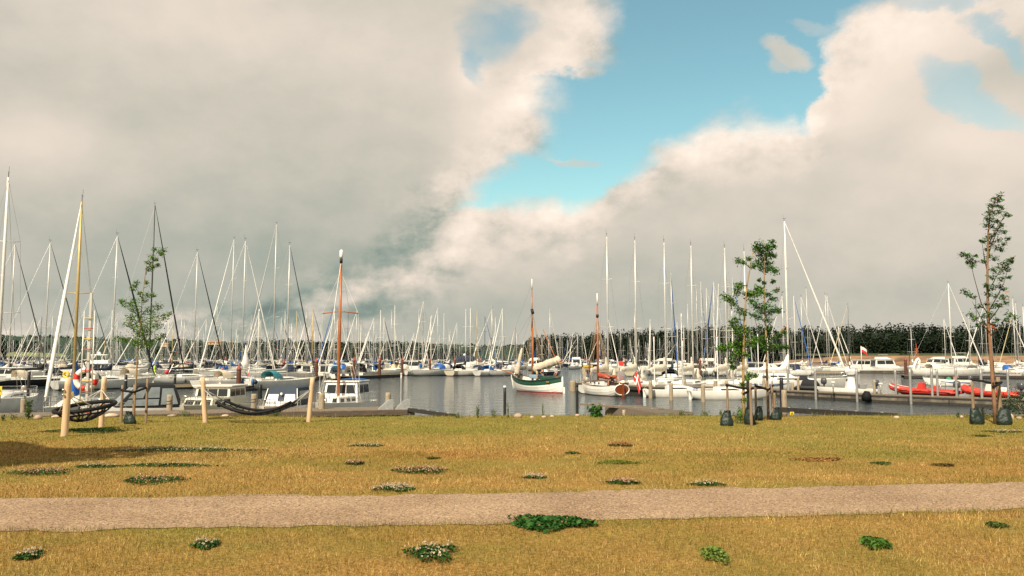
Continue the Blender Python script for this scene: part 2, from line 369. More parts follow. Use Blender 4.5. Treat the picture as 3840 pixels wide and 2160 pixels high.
# ------------------------------------------------------------------ lawn, path, shore
def grassmat():
    m, nt, b = nodes_of('dry lawn'); N, L = nt.nodes, nt.links
    tc = N.new('ShaderNodeTexCoord')
    def no(s, d=6, st=(1, 1, 1), r=.6):
        mp = N.new('ShaderNodeMapping'); mp.inputs['Scale'].default_value = st; L.new(tc.outputs['Object'], mp.inputs['Vector'])
        n = N.new('ShaderNodeTexNoise'); n.inputs['Scale'].default_value = s; n.inputs['Detail'].default_value = d; n.inputs['Roughness'].default_value = r
        L.new(mp.outputs[0], n.inputs['Vector']); return n
    def ramp(n, stops):
        r = N.new('ShaderNodeValToRGB'); e = r.color_ramp.elements
        e[0].position, e[0].color = stops[0][0], stops[0][1] + (1,); e[1].position, e[1].color = stops[-1][0], stops[-1][1] + (1,)
        for p, c in stops[1:-1]: e.new(p).color = c + (1,)
        L.new(n.outputs['Fac'], r.inputs['Fac']); return r
    def mix(f, a, bb, mode='MIX'):
        q = N.new('ShaderNodeMix'); q.data_type = 'RGBA'; q.blend_type = mode
        if isinstance(f, float): q.inputs[0].default_value = f
        else: L.new(f, q.inputs[0])
        L.new(a, q.inputs[6]); L.new(bb, q.inputs[7]); return q.outputs[2]
    fine = ramp(no(26, 5, (1, 1, 1), .75), ((.30, (.11, .058, .014)), (.45, (.29, .17, .045)), (.58, (.43, .26, .08)), (.72, (.57, .40, .155))))
    green = ramp(no(22, 5, (1, 1, 1), .7), ((.32, (.055, .068, .012)), (.5, (.22, .20, .038)), (.68, (.38, .32, .08))))
    patch = ramp(no(.33, 7, (.7, 1.5, 1), .62), ((.46, (0, 0, 0)), (.66, (.85, .85, .85))))
    patch2 = ramp(no(1.7, 4, (.8, 1.2, 1)), ((.45, (0, 0, 0)), (.75, (.55, .55, .55))))
    far = N.new('ShaderNodeSeparateXYZ'); L.new(tc.outputs['Object'], far.inputs[0])
    wob = no(.22, 4, (.5, 1, 1))
    ad = N.new('ShaderNodeMath'); ad.operation = 'MULTIPLY_ADD'; L.new(wob.outputs['Fac'], ad.inputs[0]); ad.inputs[1].default_value = 9; L.new(far.outputs['Y'], ad.inputs[2])
    ms = N.new('ShaderNodeMapRange'); ms.inputs['From Min'].default_value = 19; ms.inputs['From Max'].default_value = 25; ms.inputs['To Max'].default_value = .62; L.new(ad.outputs[0], ms.inputs['Value'])
    c = mix(patch.outputs[0], fine.outputs[0], green.outputs[0])
    c = mix(patch2.outputs[0], c, green.outputs[0])
    c = mix(ms.outputs[0], c, green.outputs[0])
    L.new(c, b.inputs['Base Color']); b.inputs['Roughness'].default_value = .95; b.inputs['Specular IOR Level'].default_value = .1
    bp = N.new('ShaderNodeBump'); bp.inputs['Strength'].default_value = 1; bp.inputs['Distance'].default_value = .035
    L.new(no(17, 6, (1, 1, 1), .75).outputs['Fac'], bp.inputs['Height']); L.new(bp.outputs['Normal'], b.inputs['Normal'])
    return m
LAWNM = grassmat()
# the path's edges, read where the path lies
far_edge = [GR(u, v) for u, v in ((-900, 1893), (0, 1871), (640, 1866), (1280, 1858), (1920, 1847), (2560, 1836), (3200, 1823), (3840, 1809), (4700, 1789))]
near_edge = [GR(u, v) for u, v in ((-900, 2015), (0, 1993), (640, 1985), (1280, 1974), (1920, 1963), (2560, 1950), (3200, 1930), (3840, 1911), (4700, 1884))]
def yat(pl, x):
    for a, b_ in zip(pl, pl[1:]):
        if x <= b_.x or b_ is pl[-1]:
            t = (x - a.x) / (b_.x - a.x); return a.y + (b_.y - a.y) * t
xs = np.concatenate([np.arange(-90, -30, 3), np.arange(-30, 30.1, .5), np.arange(33, 93, 3)])
ys = np.concatenate([np.arange(-40, 2, 4), np.arange(2, 24, .5), np.arange(24, 34.1, .2)])
g = MB(); vs = [(x, y, gz(x, y)) for y in ys for x in xs]; nx = len(xs)
g.add(vs, [(j * nx + i, j * nx + i + 1, (j + 1) * nx + i + 1, (j + 1) * nx + i) for j in range(len(ys) - 1) for i in range(nx - 1)], 0, True)
tag(g.build('lawn', LAWNM), kind='structure')
def pathmat():
    m, nt, b = nodes_of('fine gravel path'); N, L = nt.nodes, nt.links
    tc = N.new('ShaderNodeTexCoord')
    v = N.new('ShaderNodeTexVoronoi'); v.inputs['Scale'].default_value = 62; L.new(tc.outputs['Object'], v.inputs['Vector'])
    s_ = N.new('ShaderNodeSeparateColor'); L.new(v.outputs['Color'], s_.inputs[0])
    r = N.new('ShaderNodeValToRGB'); e = r.color_ramp.elements
    e[0].position, e[0].color = 0, (.13, .078, .042, 1); e[1].position, e[1].color = 1, (.58, .41, .255, 1)
    e.new(.25).color = (.30, .195, .118, 1); e.new(.7).color = (.40, .27, .162, 1)
    L.new(s_.outputs[0], r.inputs['Fac'])
    n = N.new('ShaderNodeTexNoise'); n.inputs['Scale'].default_value = .8; n.inputs['Detail'].default_value = 7; L.new(tc.outputs['Object'], n.inputs['Vector'])
    r2 = N.new('ShaderNodeValToRGB'); e = r2.color_ramp.elements; e[0].position, e[0].color = .32, (.74, .70, .66, 1); e[1].position, e[1].color = .66, (1.0, 1.0, 1.0, 1); L.new(n.outputs['Fac'], r2.inputs['Fac'])
    mx = N.new('ShaderNodeMix'); mx.data_type = 'RGBA'; mx.blend_type = 'MULTIPLY'; mx.inputs[0].default_value = 1; L.new(r.outputs[0], mx.inputs[6]); L.new(r2.outputs[0], mx.inputs[7])
    L.new(mx.outputs[2], b.inputs['Base Color']); b.inputs['Roughness'].default_value = .95
    bp = N.new('ShaderNodeBump'); bp.inputs['Strength'].default_value = .9; bp.inputs['Distance'].default_value = .012; L.new(s_.outputs[1], bp.inputs['Height']); L.new(bp.outputs['Normal'], b.inputs['Normal'])
    return m
pm = MB(); px_ = np.arange(-20, 24, .08); P = []
wa = wb_ = 0
for x in px_:
    wa = wa * .8 + random.gauss(0, .030); wb_ = wb_ * .8 + random.gauss(0, .034)
    y0, y1 = yat(near_edge, x) + wa, yat(far_edge, x) + wb_
    for t in (0, .25, .5, .75, 1):
        y = y0 + (y1 - y0) * t; P.append((x, y, gz(x, y) + .006 + .008 * sin(pi * t)))
pm.add(P, [(i * 5 + j, (i + 1) * 5 + j, (i + 1) * 5 + j + 1, i * 5 + j + 1) for i in range(len(px_) - 1) for j in range(4)], 0, True)
PATHM = pathmat(); tag(pm.build('path', PATHM), kind='structure')

n = 1500; xq = rng_p.uniform(-9, 9, n) if False else np.random.default_rng(8).uniform(-9.5, 9.5, n); tq = np.random.default_rng(9).random(n); sz = np.random.default_rng(10).uniform(.005, .012, n)
yq = np.array([yat(near_edge, a) + (yat(far_edge, a) - yat(near_edge, a)) * b_ for a, b_ in zip(xq, tq)]); zq = np.array([gz(a, b_) for a, b_ in zip(xq, yq)]) + .014; O = []
for dx, dy in ((1, 0), (0, 1), (-1, 0), (0, -1)):
    ex, ey = (dy * -1, dx); O.append(np.stack([np.stack([xq + dx * sz, yq + dy * sz, zq], 1), np.stack([xq + ex * sz, yq + ey * sz, zq], 1), np.stack([xq, yq, zq + sz * .8], 1)], 1))
V = np.stack(O, 1).reshape(-1, 3)
PEB = np.repeat(np.array([[.34, .26, .18], [.42, .33, .24], [.16, .11, .08], [.27, .19, .13]])[np.random.default_rng(11).integers(0, 4, n)], 12, 0)
PEBBLES = (V, PEB)
# grass blades, thinner and denser near the viewer: nobody could count them
def tri_mesh(name, V, colr, matl, kind=None, parent=None, per=3):
    n = len(V); me = bpy.data.meshes.new(name)
    me.vertices.add(n); me.vertices.foreach_set('co', V.astype(np.float32).ravel())
    nf = n // per; me.loops.add(n); me.loops.foreach_set('vertex_index', np.arange(n, dtype=np.int32))
    me.polygons.add(nf); me.polygons.foreach_set('loop_start', np.arange(0, n, per, dtype=np.int32)); me.polygons.foreach_set('loop_total', np.full(nf, per, dtype=np.int32))
    if colr is not None:
        at = me.color_attributes.new('Col', 'FLOAT_COLOR', 'POINT')
        at.data.foreach_set('color', np.concatenate([colr, np.ones((n, 1))], 1).astype(np.float32).ravel())
    me.materials.append(matl); me.update(calc_edges=True); me.validate()
    o = link(me, name, parent)
    if kind: o['kind'] = kind
    return o
def leafmat(name, rough=.7, trans=.25):
    m, nt, b = nodes_of(name); N, L = nt.nodes, nt.links
    a = N.new('ShaderNodeAttribute'); a.attribute_name = 'Col'; L.new(a.outputs['Color'], b.inputs['Base Color'])
    b.inputs['Roughness'].default_value = rough; b.inputs['Specular IOR Level'].default_value = .25
    if trans:
        t = N.new('ShaderNodeBsdfTranslucent'); L.new(a.outputs['Color'], t.inputs['Color'])
        mx = N.new('ShaderNodeMixShader'); mx.inputs[0].default_value = trans
        L.new(b.outputs[0], mx.inputs[1]); L.new(t.outputs[0], mx.inputs[2]); L.new(mx.outputs[0], N['Material Output'].inputs[0])
    return m
tag(tri_mesh('pebbles', PEBBLES[0], PEBBLES[1], leafmat('loose pebble', .9, 0)), kind='stuff')
LEAFM = leafmat('leaf'); BLADEM = leafmat('grass blade', .8, .3)
rng = np.random.default_rng(3)
GZ = np.vectorize(gz)
def smooth_noise(x, y, seed, s):
    r_ = np.random.default_rng(seed); out = 0
    for k in range(6):
        a, p = r_.uniform(0, 2 * pi), r_.uniform(0, 6); f = s * r_.uniform(.6, 1.8)
        out = out + np.sin((x * cos(a) + y * sin(a)) * f + p + 1.3 * np.sin((x * sin(a) - y * cos(a)) * f * .7 + p * 2))
    return out / 6
def blades(n, y0, y1, h0, h1, wd, name='grass', pw=1.0):
    y = y0 + (y1 - y0) * rng.random(n) ** pw
    x = (rng.random(n) * 2 - 1) * (y * .68 + 2)
    yn = np.interp(x, [p.x for p in near_edge], [p.y for p in near_edge]); yf = np.interp(x, [p.x for p in far_edge], [p.y for p in far_edge])
    keep = ~((y > yn + .02 + rng.normal(0, .04, n)) & (y < yf - .02 + rng.normal(0, .04, n))); x, y = x[keep], y[keep]; n = len(x)
    z = GZ(x, y)
    clump = smooth_noise(x, y, 5, 2.2); gr = smooth_noise(x, y, 9, .7) + .6 * smooth_noise(x, y, 11, 2.5) + np.interp(y, [15, 20, 25], [0, .5, .65])
    dist_e = np.minimum(abs(y - np.interp(x, [p.x for p in near_edge], [p.y for p in near_edge])), abs(y - np.interp(x, [p.x for p in far_edge], [p.y for p in far_edge])))
    gr = gr + .8 * smooth_noise(x, y, 21, .28) + .7 * smooth_noise(x, y, 33, 1.3) + .6 * smooth_noise(x, y, 41, 6.0) + 1.5 * np.exp(-dist_e / .10)
    h = (h0 + (h1 - h0) * rng.random(n) ** 2.2) * (1 + .45 * clump + .9 * np.exp(-dist_e / .06) + 2.2 * np.exp(-np.abs(y - np.vectorize(edge)(x) + .1) / .18)); a = rng.random(n) * 2 * pi; lean = rng.normal(0, .55, n) * h; la = rng.random(n) * 2 * pi
    wx, wy = np.cos(a) * wd * .5, np.sin(a) * wd * .5
    V = np.empty((n, 3, 3))
    V[:, 0] = np.stack([x - wx, y - wy, z - .004], 1); V[:, 1] = np.stack([x + wx, y + wy, z - .004], 1)
    V[:, 2] = np.stack([x + np.cos(la) * lean, y + np.sin(la) * lean, z + h], 1)
    dry = np.array([[.52, .335, .115], [.43, .26, .072], [.33, .18, .045], [.60, .43, .20], [.19, .105, .028]])[rng.integers(0, 5, n)]
    gn = np.array([[.17, .18, .026], [.30, .24, .05], [.085, .115, .017]])[rng.integers(0, 3, n)]
    f = (1 / (1 + np.exp(-(gr * 3.2 - .9 + rng.normal(0, .9, n)))))[:, None]
    col = (dry * (1 - f) + gn * f) * rng.uniform(.55, 1.5, (n, 1))
    red = np.clip(smooth_noise(x, y, 55, .55) * 1.6 - .25, 0, 1)[:, None]; col = col * (1 - red * np.array([.05, .25, .35])) * (1 + .30 * smooth_noise(x, y, 61, 4.0) + .18 * smooth_noise(x, y, 62, 11.0))[:, None]
    return V.reshape(-1, 3), np.repeat(col, 3, 0)
Vs, Cs = zip(blades(150000, 5.2, 9, .012, .05, .0055), blades(150000, 8.5, 15, .012, .05, .009), blades(140000, 14, 27.0, .015, .055, .014))
tag(tri_mesh('grass', np.concatenate(Vs), np.concatenate(Cs), BLADEM), kind='stuff')

# ------------------------------------------------------------------ leaves, clover, weeds
def leaf_tris(centres, size, cols, flatness=.5, seed=0, asp=.55):
    """small pointed leaf faces (two triangles each) at the centres"""
    r_ = np.random.default_rng(seed); n = len(centres); c = np.asarray(centres)
    nrm = r_.normal(0, 1, (n, 3)); nrm[:, 2] = np.abs(nrm[:, 2]) + flatness; nrm /= np.linalg.norm(nrm, axis=1, keepdims=True)
    t = np.cross(nrm, r_.normal(0, 1, (n, 3))); t /= np.linalg.norm(t, axis=1, keepdims=True); bt = np.cross(nrm, t)
    s_ = (np.asarray(size) * np.ones(n))[:, None] * r_.uniform(.65, 1.25, (n, 1)); w_ = s_ * asp
    a, b_, d, e = c - t * s_ * .5, c + bt * w_ * .5 + nrm * s_ * .06, c + t * s_ * .5, c - bt * w_ * .5 + nrm * s_ * .06
    V = np.stack([a, b_, d, e], 1).reshape(-1, 3)
    return V, np.repeat(cols, 4, 0)
def pick(cols, n, r_, lo=.7, hi=1.25):
    return np.array(cols)[r_.integers(0, len(cols), n)] * r_.uniform(lo, hi, (n, 1))
GREENS = [(.035, .085, .012), (.055, .12, .018), (.025, .06, .012), (.08, .14, .025)]
CLOVERG = [(.02, .085, .012), (.035, .12, .018), (.015, .055, .010)]
def clover(u, v, hu, hd, label, flowers=0.0, fcol='white', tall=.07, leaf=.028, greens=CLOVERG, dens=1.0, name='clover_patch', cat='clover', rot=0):
    p = GR(u, v); a = hu * p.y / F; bb = hd; tall *= .6; greens = [tuple(min(1, c * k_) for c, k_ in zip(g_, (1.3, 1.02, 1.0))) for g_ in greens]
    r_ = np.random.default_rng(int(u * 7 + v)); n = int(min(6500, (500 + a * bb * 4200) * dens))
    q = r_.random(n) ** .55 * (1 + .18 * (r_.random(n) > .9)); th = r_.random(n) * 2 * pi
    lob = 1 + .22 * np.sin(th * 3 + u) + .15 * np.sin(th * 5 + v)
    dx, dy = q * np.cos(th) * a * lob, q * np.sin(th) * bb * lob
    X_, Y_ = p.x + dx * cos(R(rot)) - dy * sin(R(rot)), p.y + dx * sin(R(rot)) + dy * cos(R(rot))
    hh = tall * (1 - .6 * np.minimum(q, 1) ** 2) * r_.uniform(.25, 1, n)
    pts = np.stack([X_ - p.x, Y_ - p.y, GZ(X_, Y_) - p.z + .01 + hh], 1)
    V, col = leaf_tris(pts, leaf, pick(greens, n, r_), .9, int(u), .95)
    o = tri_mesh(name, V, col, LEAFM, per=4); o.location = p
    tag(o, label, cat)
    if flowers > 0:
        nf = int(min(1500, n * flowers * .75)); k = r_.integers(0, n, nf); c = pts[k].copy(); c[:, 2] = np.maximum(c[:, 2], tall * .55) + r_.uniform(.01, .045, nf)
        fc = {'white': [(.60, .50, .35), (.48, .36, .22), (.64, .56, .43)], 'pink': [(.58, .37, .23), (.62, .45, .32), (.42, .22, .11)], 'rust': [(.40, .16, .07), (.5, .25, .12)]}[fcol]
        Vf = []; cf = []
        for j in range(3):
            V, cc = leaf_tris(c, .020, pick(fc, nf, r_), .2, int(v) + j, .95); Vf.append(V); cf.append(cc)
        tri_mesh('flower_heads', np.concatenate(Vf), np.concatenate(cf), LEAFM, 'stuff', parent=o, per=4)
    return o
for a in ((700, 1692, 235, .30, 'long dense clover patch full of white flowers in the upper left of the lawn', .30, 'white', .09),
          (155, 1776, 105, .28, 'clover patch with tan flowers beside the tree shadow at the left edge', .32, 'pink', .09),
          (572, 1806, 108, .30, 'dark clover patch sprinkled with tan flowers nearest the far path edge on the left', .22, 'pink', .09),
          (360, 1752, 80, .14, 'thin straggling clover strip left of the greener strip', .2, 'white', .05),
          (625, 1749, 160, .17, 'greener straggling clover strip above the dark clover patch', .12, 'white', .06),
          (772, 2050, 45, .13, 'small clover patch in the near lawn with few white flowers, left of the middle', .12, 'white', .07),
          (110, 2092, 38, .12, 'small clover patch with white flowers in the near left corner', .12, 'white', .07),
          (1582, 1772, 92, .28, 'dense clump of pale pink clover flowers left of the middle of the lawn', .55, 'pink', .11),
          (1480, 1836, 70, .22, 'loose clover clump with cream flowers just above the path', .4, 'white', .06),
          (1331, 1742, 32, .12, 'small clover tuft with pinkish flowers between the long strip and the dense clump', .5, 'pink', .07),
          (1620, 2085, 85, .24, 'big near clover clump with cream flowers below the path', .16, 'white', .12),
          (2335, 1813, 55, .14, 'narrow clover tuft with tan flowers above the path, right of the middle', .4, 'pink', .07),
          (2008, 1793, 38, .10, 'sparse row of cream clover flowers in the middle of the lawn', .35, 'white', .04),
          (1380, 1673, 60, .2, 'faint clover patch with white flowers in line with the long strip', .2, 'white', .04),
          (2655, 1820, 55, .12, 'clover patch with scattered white flowers touching the far path edge', .16, 'white', .06),
          (2330, 1673, 45, .15, 'brown withered clover clump near the far side of the lawn', .5, 'rust', .06),
          (3770, 1621, 60, .3, 'low whitish clover patch at the right tree foot', .2, 'white', .05)):
    clover(a[0], a[1], a[2], a[3], a[4], a[5], a[6], a[7])
LIME = [(.11, .17, .02), (.15, .2, .03), (.07, .12, .015)]
clover(2062, 1970, 142, .28, 'large dark green leafy clump growing over the near path edge', .02, 'rust', .125, .045, [(.012, .065, .010), (.02, .10, .014), (.035, .14, .022)], 1.5, 'leafy_weed', 'weed')
clover(2315, 1737, 66, .22, 'flat yellow green weed mat in the middle of the lawn', 0, 'white', .045, .03, LIME, 1, 'weed_mat', 'weed')
clover(2145, 1702, 26, .12, 'small oval green weed behind the yellow green mat', 0, 'white', .05, .028, GREENS, 1, 'weed_mat', 'weed')
clover(1622, 1721, 22, .1, 'tiny green weed behind the dense pink clover clump', 0, 'white', .04, .025, GREENS, 1, 'weed_mat', 'weed')
clover(3282, 2048, 42, .16, 'bright green grass tuft in the near lawn on the right', 0, 'white', .10, .05, [(.04, .13, .015), (.06, .16, .02)], 1, 'grass_tuft', 'grass tuft')
clover(2682, 2095, 46, .2, 'feathery light green weed in the near lawn', 0, 'white', .14, .03, [(.10, .20, .03), (.14, .24, .05)], .8, 'feathery_weed', 'weed')
clover(3537, 1747, 38, .13, 'dark brownish weed patch on the right side of the lawn', 0, 'white', .04, .025, [(.06, .055, .012), (.09, .07, .015)], 1, 'weed_mat', 'weed')
clover(3305, 1741, 30, .12, 'small green weed left of the dark brownish weed patch', 0, 'white', .05, .03, GREENS, .8, 'weed_mat', 'weed')
clover(3683, 1637, 30, .15, 'small green weed below the right tree', 0, 'white', .05, .03, GREENS, .8, 'weed_mat', 'weed')
clover(3735, 1976, 30, .09, 'small green weed below the path near the right edge', 0, 'white', .06, .03, GREENS, .8, 'weed_mat', 'weed')
clover(330, 1616, 125, .75, 'lush green patch of clover under the bowl hammock', .01, 'white', .07, .035, [(.025, .075, .012), (.04, .10, .016)], 1, 'clover_patch', 'clover')
clover(3060, 1726, 90, .22, 'rust brown dried weed patch on the right half of the lawn', 0, 'rust', .03, .05, [(.24, .15, .045), (.17, .11, .035)], .6, 'dried_weed', 'weed')
# ------------------------------------------------------------------ far shores: hill, woods, beach
def wood(name, line, vtop, step, rows, rowgap, nq, qs, cols, seed, front=.62, kind='stuff'):
    """a far wood as one mass of leaf clumps. line(u)->distance; vtop: skyline in photo rows"""
    r_ = np.random.default_rng(seed); Vs, Cs = [], []
    u = -700.0
    us = []
    while u < 4600:
        y = line(u)
        if y: us.append((u, y)); u += step * F / y
        else: u += 40
    for u, y in us:
        for k in range(rows):
            yy = y + k * rowgap + r_.uniform(-3, 3); uu = u + r_.uniform(-.5, .5) * step * F / y
            zt = PY(uu, np.interp(uu, *zip(*vtop)), y).z * (1 if k else front) * r_.uniform(.965, 1.025) + (0 if k else 0)
            if k and k < rows - 1: zt *= front + (1 - front) * k / (rows - 1)
            zt = max(zt, 7); x = PY(uu, 1335, yy).x
            rw = r_.uniform(.5, .85) * step * 1.15; hc = max(5, min(zt - .5, r_.uniform(11, 16)))
            n = nq
            th, ph = r_.random(n) * 2 * pi, np.arccos(r_.uniform(-.75, 1, n)); q = r_.uniform(.55, 1, n) ** .5
            lob = 1 + .22 * np.sin(3 * th + u) + .2 * np.sin(4 * ph + 2 * th + u * .3)
            c = np.stack([x + rw * q * lob * np.sin(ph) * np.cos(th), yy + rw * q * lob * np.sin(ph) * np.sin(th), zt - hc * .5 + hc * .5 * q * lob * np.cos(ph)], 1)
            V, cc = leaf_tris(c, qs, pick(cols, n, r_, .7, 1.2) * r_.uniform(.86, 1.14), .5, int(r_.integers(1e6)), .85)
            Vs.append(V); Cs.append(cc)
    o = tri_mesh(name, np.concatenate(Vs), np.concatenate(Cs), WOODLEAF, per=4)
    return tag(o, kind=kind)
WOODLEAF = leafmat('far foliage', .9, .1)
near_line = lambda u: np.interp(u, [1940, 2100, 2500, 2900, 3400, 4600], [820, 640, 540, 480, 430, 400]) if u > 1940 else None
far_line = lambda u: 980.0 + 30 * sin(u * .004) if u < 2150 else None
VT_N = [(1900, 1290), (1960, 1272), (2030, 1256), (2070, 1250), (2120, 1252), (2200, 1250), (2270, 1241), (2350, 1236), (2420, 1230), (2500, 1232), (2600, 1222), (2680, 1216), (2760, 1224), (2850, 1222), (2960, 1226), (3040, 1220), (3100, 1228), (3180, 1219), (3240, 1220), (3300, 1214), (3370, 1207), (3400, 1214), (3480, 1212), (3560, 1220), (3640, 1214), (3760, 1204), (3840, 1200), (4600, 1205)]
VT_F = [(-700, 1255), (0, 1252), (60, 1260), (130, 1256), (300, 1262), (480, 1268), (600, 1272), (680, 1270), (800, 1280), (900, 1284), (980, 1274), (1060, 1272), (1150, 1276), (1240, 1280), (1330, 1282), (1450, 1278), (1540, 1280), (1640, 1288), (1750, 1292), (1850, 1296), (1950, 1292), (2150, 1296)]
wood('far_wood', far_line, VT_F, 8, 5, 9, 190, 3.0, [(.015, .040, .022), (.021, .050, .025), (.012, .033, .020), (.025, .050, .023)], 5)
wood('near_wood', near_line, VT_N, 5.2, 5, 7, 420, 1.2, [(.009, .020, .008), (.012, .025, .009), (.007, .015, .007), (.014, .025, .008)], 8, front=.6)  # leaf colours darkened: the cloud shade over this wood is put into them
HILLM = mat('hill undergrowth', (.010, .020, .009), .95, var=.4, scale=.12)
def ridge(name, pts, back, h, m, base=-.5, fr=6):
    g = MB(); A = []
    for (x, y, z) in pts: A += [(x, y, base), (x, y + fr, .6), (x, y + fr * 2.2, z * .55), (x, y + back * .6, z), (x, y + back * 4, z * 1.02), (x, y + back * 9, base)]
    n = 6; g.add(A, [(i * n + j, (i + 1) * n + j, (i + 1) * n + j + 1, i * n + j + 1) for i in range(len(pts) - 1) for j in range(n - 1)], 0, True)
    return tag(g.build(name, m), kind='structure')
ridge('far_hill', [(PY(u, 1335, 975).x, 985, (PY(u, np.interp(u, *zip(*VT_F)), 985).z) * .92) for u in range(-900, 2300, 60)], 40, 15, mat('far hillside', (.016, .038, .021), .95, var=.35, scale=.05))
ridge('near_hill', [(PY(u, 1335, near_line(u) - 4).x, near_line(u) + 4, (PY(u, np.interp(u, *zip(*VT_N)), near_line(u)).z - 4.0) / 1.02 * .97) for u in range(1945, 4600, 40)], 30, 10, HILLM)
SANDM = mat('beach sand bank', (.27, .155, .078), .95, var=.55, scale=.12, bump=.15, bscale=.9)
sb = MB(); A = []
for i, u in enumerate(range(2900, 4560, 30)):
    k = min(1, max(0, (u - 2900) / 260)); yy = near_line(u) - 26
    A += [(PY(u, 1335, yy - 40).x, yy - 40, -.3), (PY(u, 1335, yy - 18).x, yy - 18, .6), (PY(u, 1335, yy - 8).x, yy - 8, .9 + (1.3 + .6 * sin(i * .9) + .5 * sin(i * .37)) * k), (PY(u, 1335, yy).x, yy, .9 + 3.2 * k), (PY(u, 1335, yy + 30).x, yy + 30, 4.2 * k + .6)]
n = 5; cnt = len(A) // n
sb.add(A, [(i * n + j, (i + 1) * n + j, (i + 1) * n + j + 1, i * n + j + 1) for i in range(cnt - 1) for j in range(n - 1)], 0, True)
tag(sb.build('beach', SANDM), kind='structure')
# meadow strip on top of the beach, and far field at the left
gs = MB(); A = []
for i, u in enumerate(range(2980, 4560, 40)):
    yy = near_line(u) - 26; A += [(PY(u, 1335, yy + .5).x, yy + .5, 4.1), (PY(u, 1335, yy + 8).x, yy + 8, 5.0), (PY(u, 1335, yy + 22).x, yy + 22, 5.4)]
gs.add(A, [(i * 3 + j, (i + 1) * 3 + j, (i + 1) * 3 + j + 1, i * 3 + j + 1) for i in range(len(A) // 3 - 1) for j in range(2)], 0, True)
tag(gs.build('meadow', mat('meadow grass', (.045, .06, .016), .95, var=.4, scale=.3)), kind='structure')
fd = MB(); fd.add([PY(20, 1336, 968), PY(250, 1338, 968), PY(240, 1326, 985), PY(30, 1318, 985)], [(0, 1, 2, 3)]); tag(fd.build('field', mat('far field', (.16, .19, .07), .95)), kind='structure')
# lone bushes above the beach
def bush_mass(name, label, p, rx, rz, n, qs, cols, cat='bush', seed=1, stem=True):
    r_ = np.random.default_rng(seed); th, ph = r_.random(n) * 2 * pi, np.arccos(r_.uniform(-.3, 1, n)); q = r_.uniform(.35, 1, n) ** .5
    lob = 1 + .2 * np.sin(3 * th + seed) + .2 * np.sin(5 * ph + 2 * th)
    c = np.stack([rx * q * lob * np.sin(ph) * np.cos(th), rx * q * lob * np.sin(ph) * np.sin(th), rz * .25 + rz * .75 * q * lob * np.cos(ph)], 1)
    root = thing(name, label, cat, p)
    V, cc = leaf_tris(c, qs, pick(cols, n, r_), .5, seed, .7); tri_mesh('foliage', V, cc, LEAFM, parent=root, per=4)
    if stem: MB().tube([(0, 0, -.1), (.03 * rx, 0, rz * .4), (.1 * rx, .05, rz * .8)], [rz * .04, rz * .03, rz * .012], 5).tube([(0, 0, rz * .1), (-.3 * rx, .1 * rx, rz * .6)], [rz * .03, rz * .01], 4).build('stem', STAKE, root)
    return root
for u, vb, wd, ht, lb in ((3390, 1335, 30, 28, 'round dark bush standing alone on top of the sand bank'), (3015, 1338, 18, 22, 'small dark bush at the left end of the sand bank'), (3600, 1334, 24, 20, 'low dark bush on the sand bank behind the flybridge cruiser')):
    y = near_line(u) - 20; p = PY(u, vb, y)
    bush_mass('bush', lb, (p.x, p.y, p.z - .8), wd * y / F / 1.6, ht * y / F, 500, .55, [(.02, .042, .012), (.03, .055, .014)], 'bush', u)
# far houses among the trees
def house(label, u, vb, y, wpx, hpx, wcol, rcol):
    p = PY(u, vb, y); w_, h_ = wpx * y / F, hpx * y / F; root = thing('house', label, 'house', p)
    MB().box((0, 0, h_ * .28), (w_, w_ * .5, h_ * .56)).build('wall', mat('house wall ' + wcol, COL[wcol], .8), root)
    g = MB(); a, d, z0, z1 = w_ * .54, w_ * .31, h_ * .54, h_
    g.add([(-a, -d, z0), (a, -d, z0), (a, d, z0), (-a, d, z0), (-a, 0, z1), (a, 0, z1)], [(0, 1, 5, 4), (2, 3, 4, 5), (1, 2, 5), (3, 0, 4), (3, 2, 1, 0)]); g.build('roof', mat('roof ' + rcol, (.40, .16, .07) if rcol == 'tile' else (.2, .18, .17), .85), root)
    for k in (-.3, 0, .3): MB().box((k * w_, -w_ * .252, h_ * .3), (w_ * .12, .05, h_ * .22)).build('window', GLASS, root)
house('far house with long orange tiled roof among the trees behind the left masts', 808, 1292, 955, 46, 14, 'sand', 'tile')
house('smaller far house with tan roof left of the long orange roof', 618, 1300, 955, 26, 14, 'sand', 'tile')

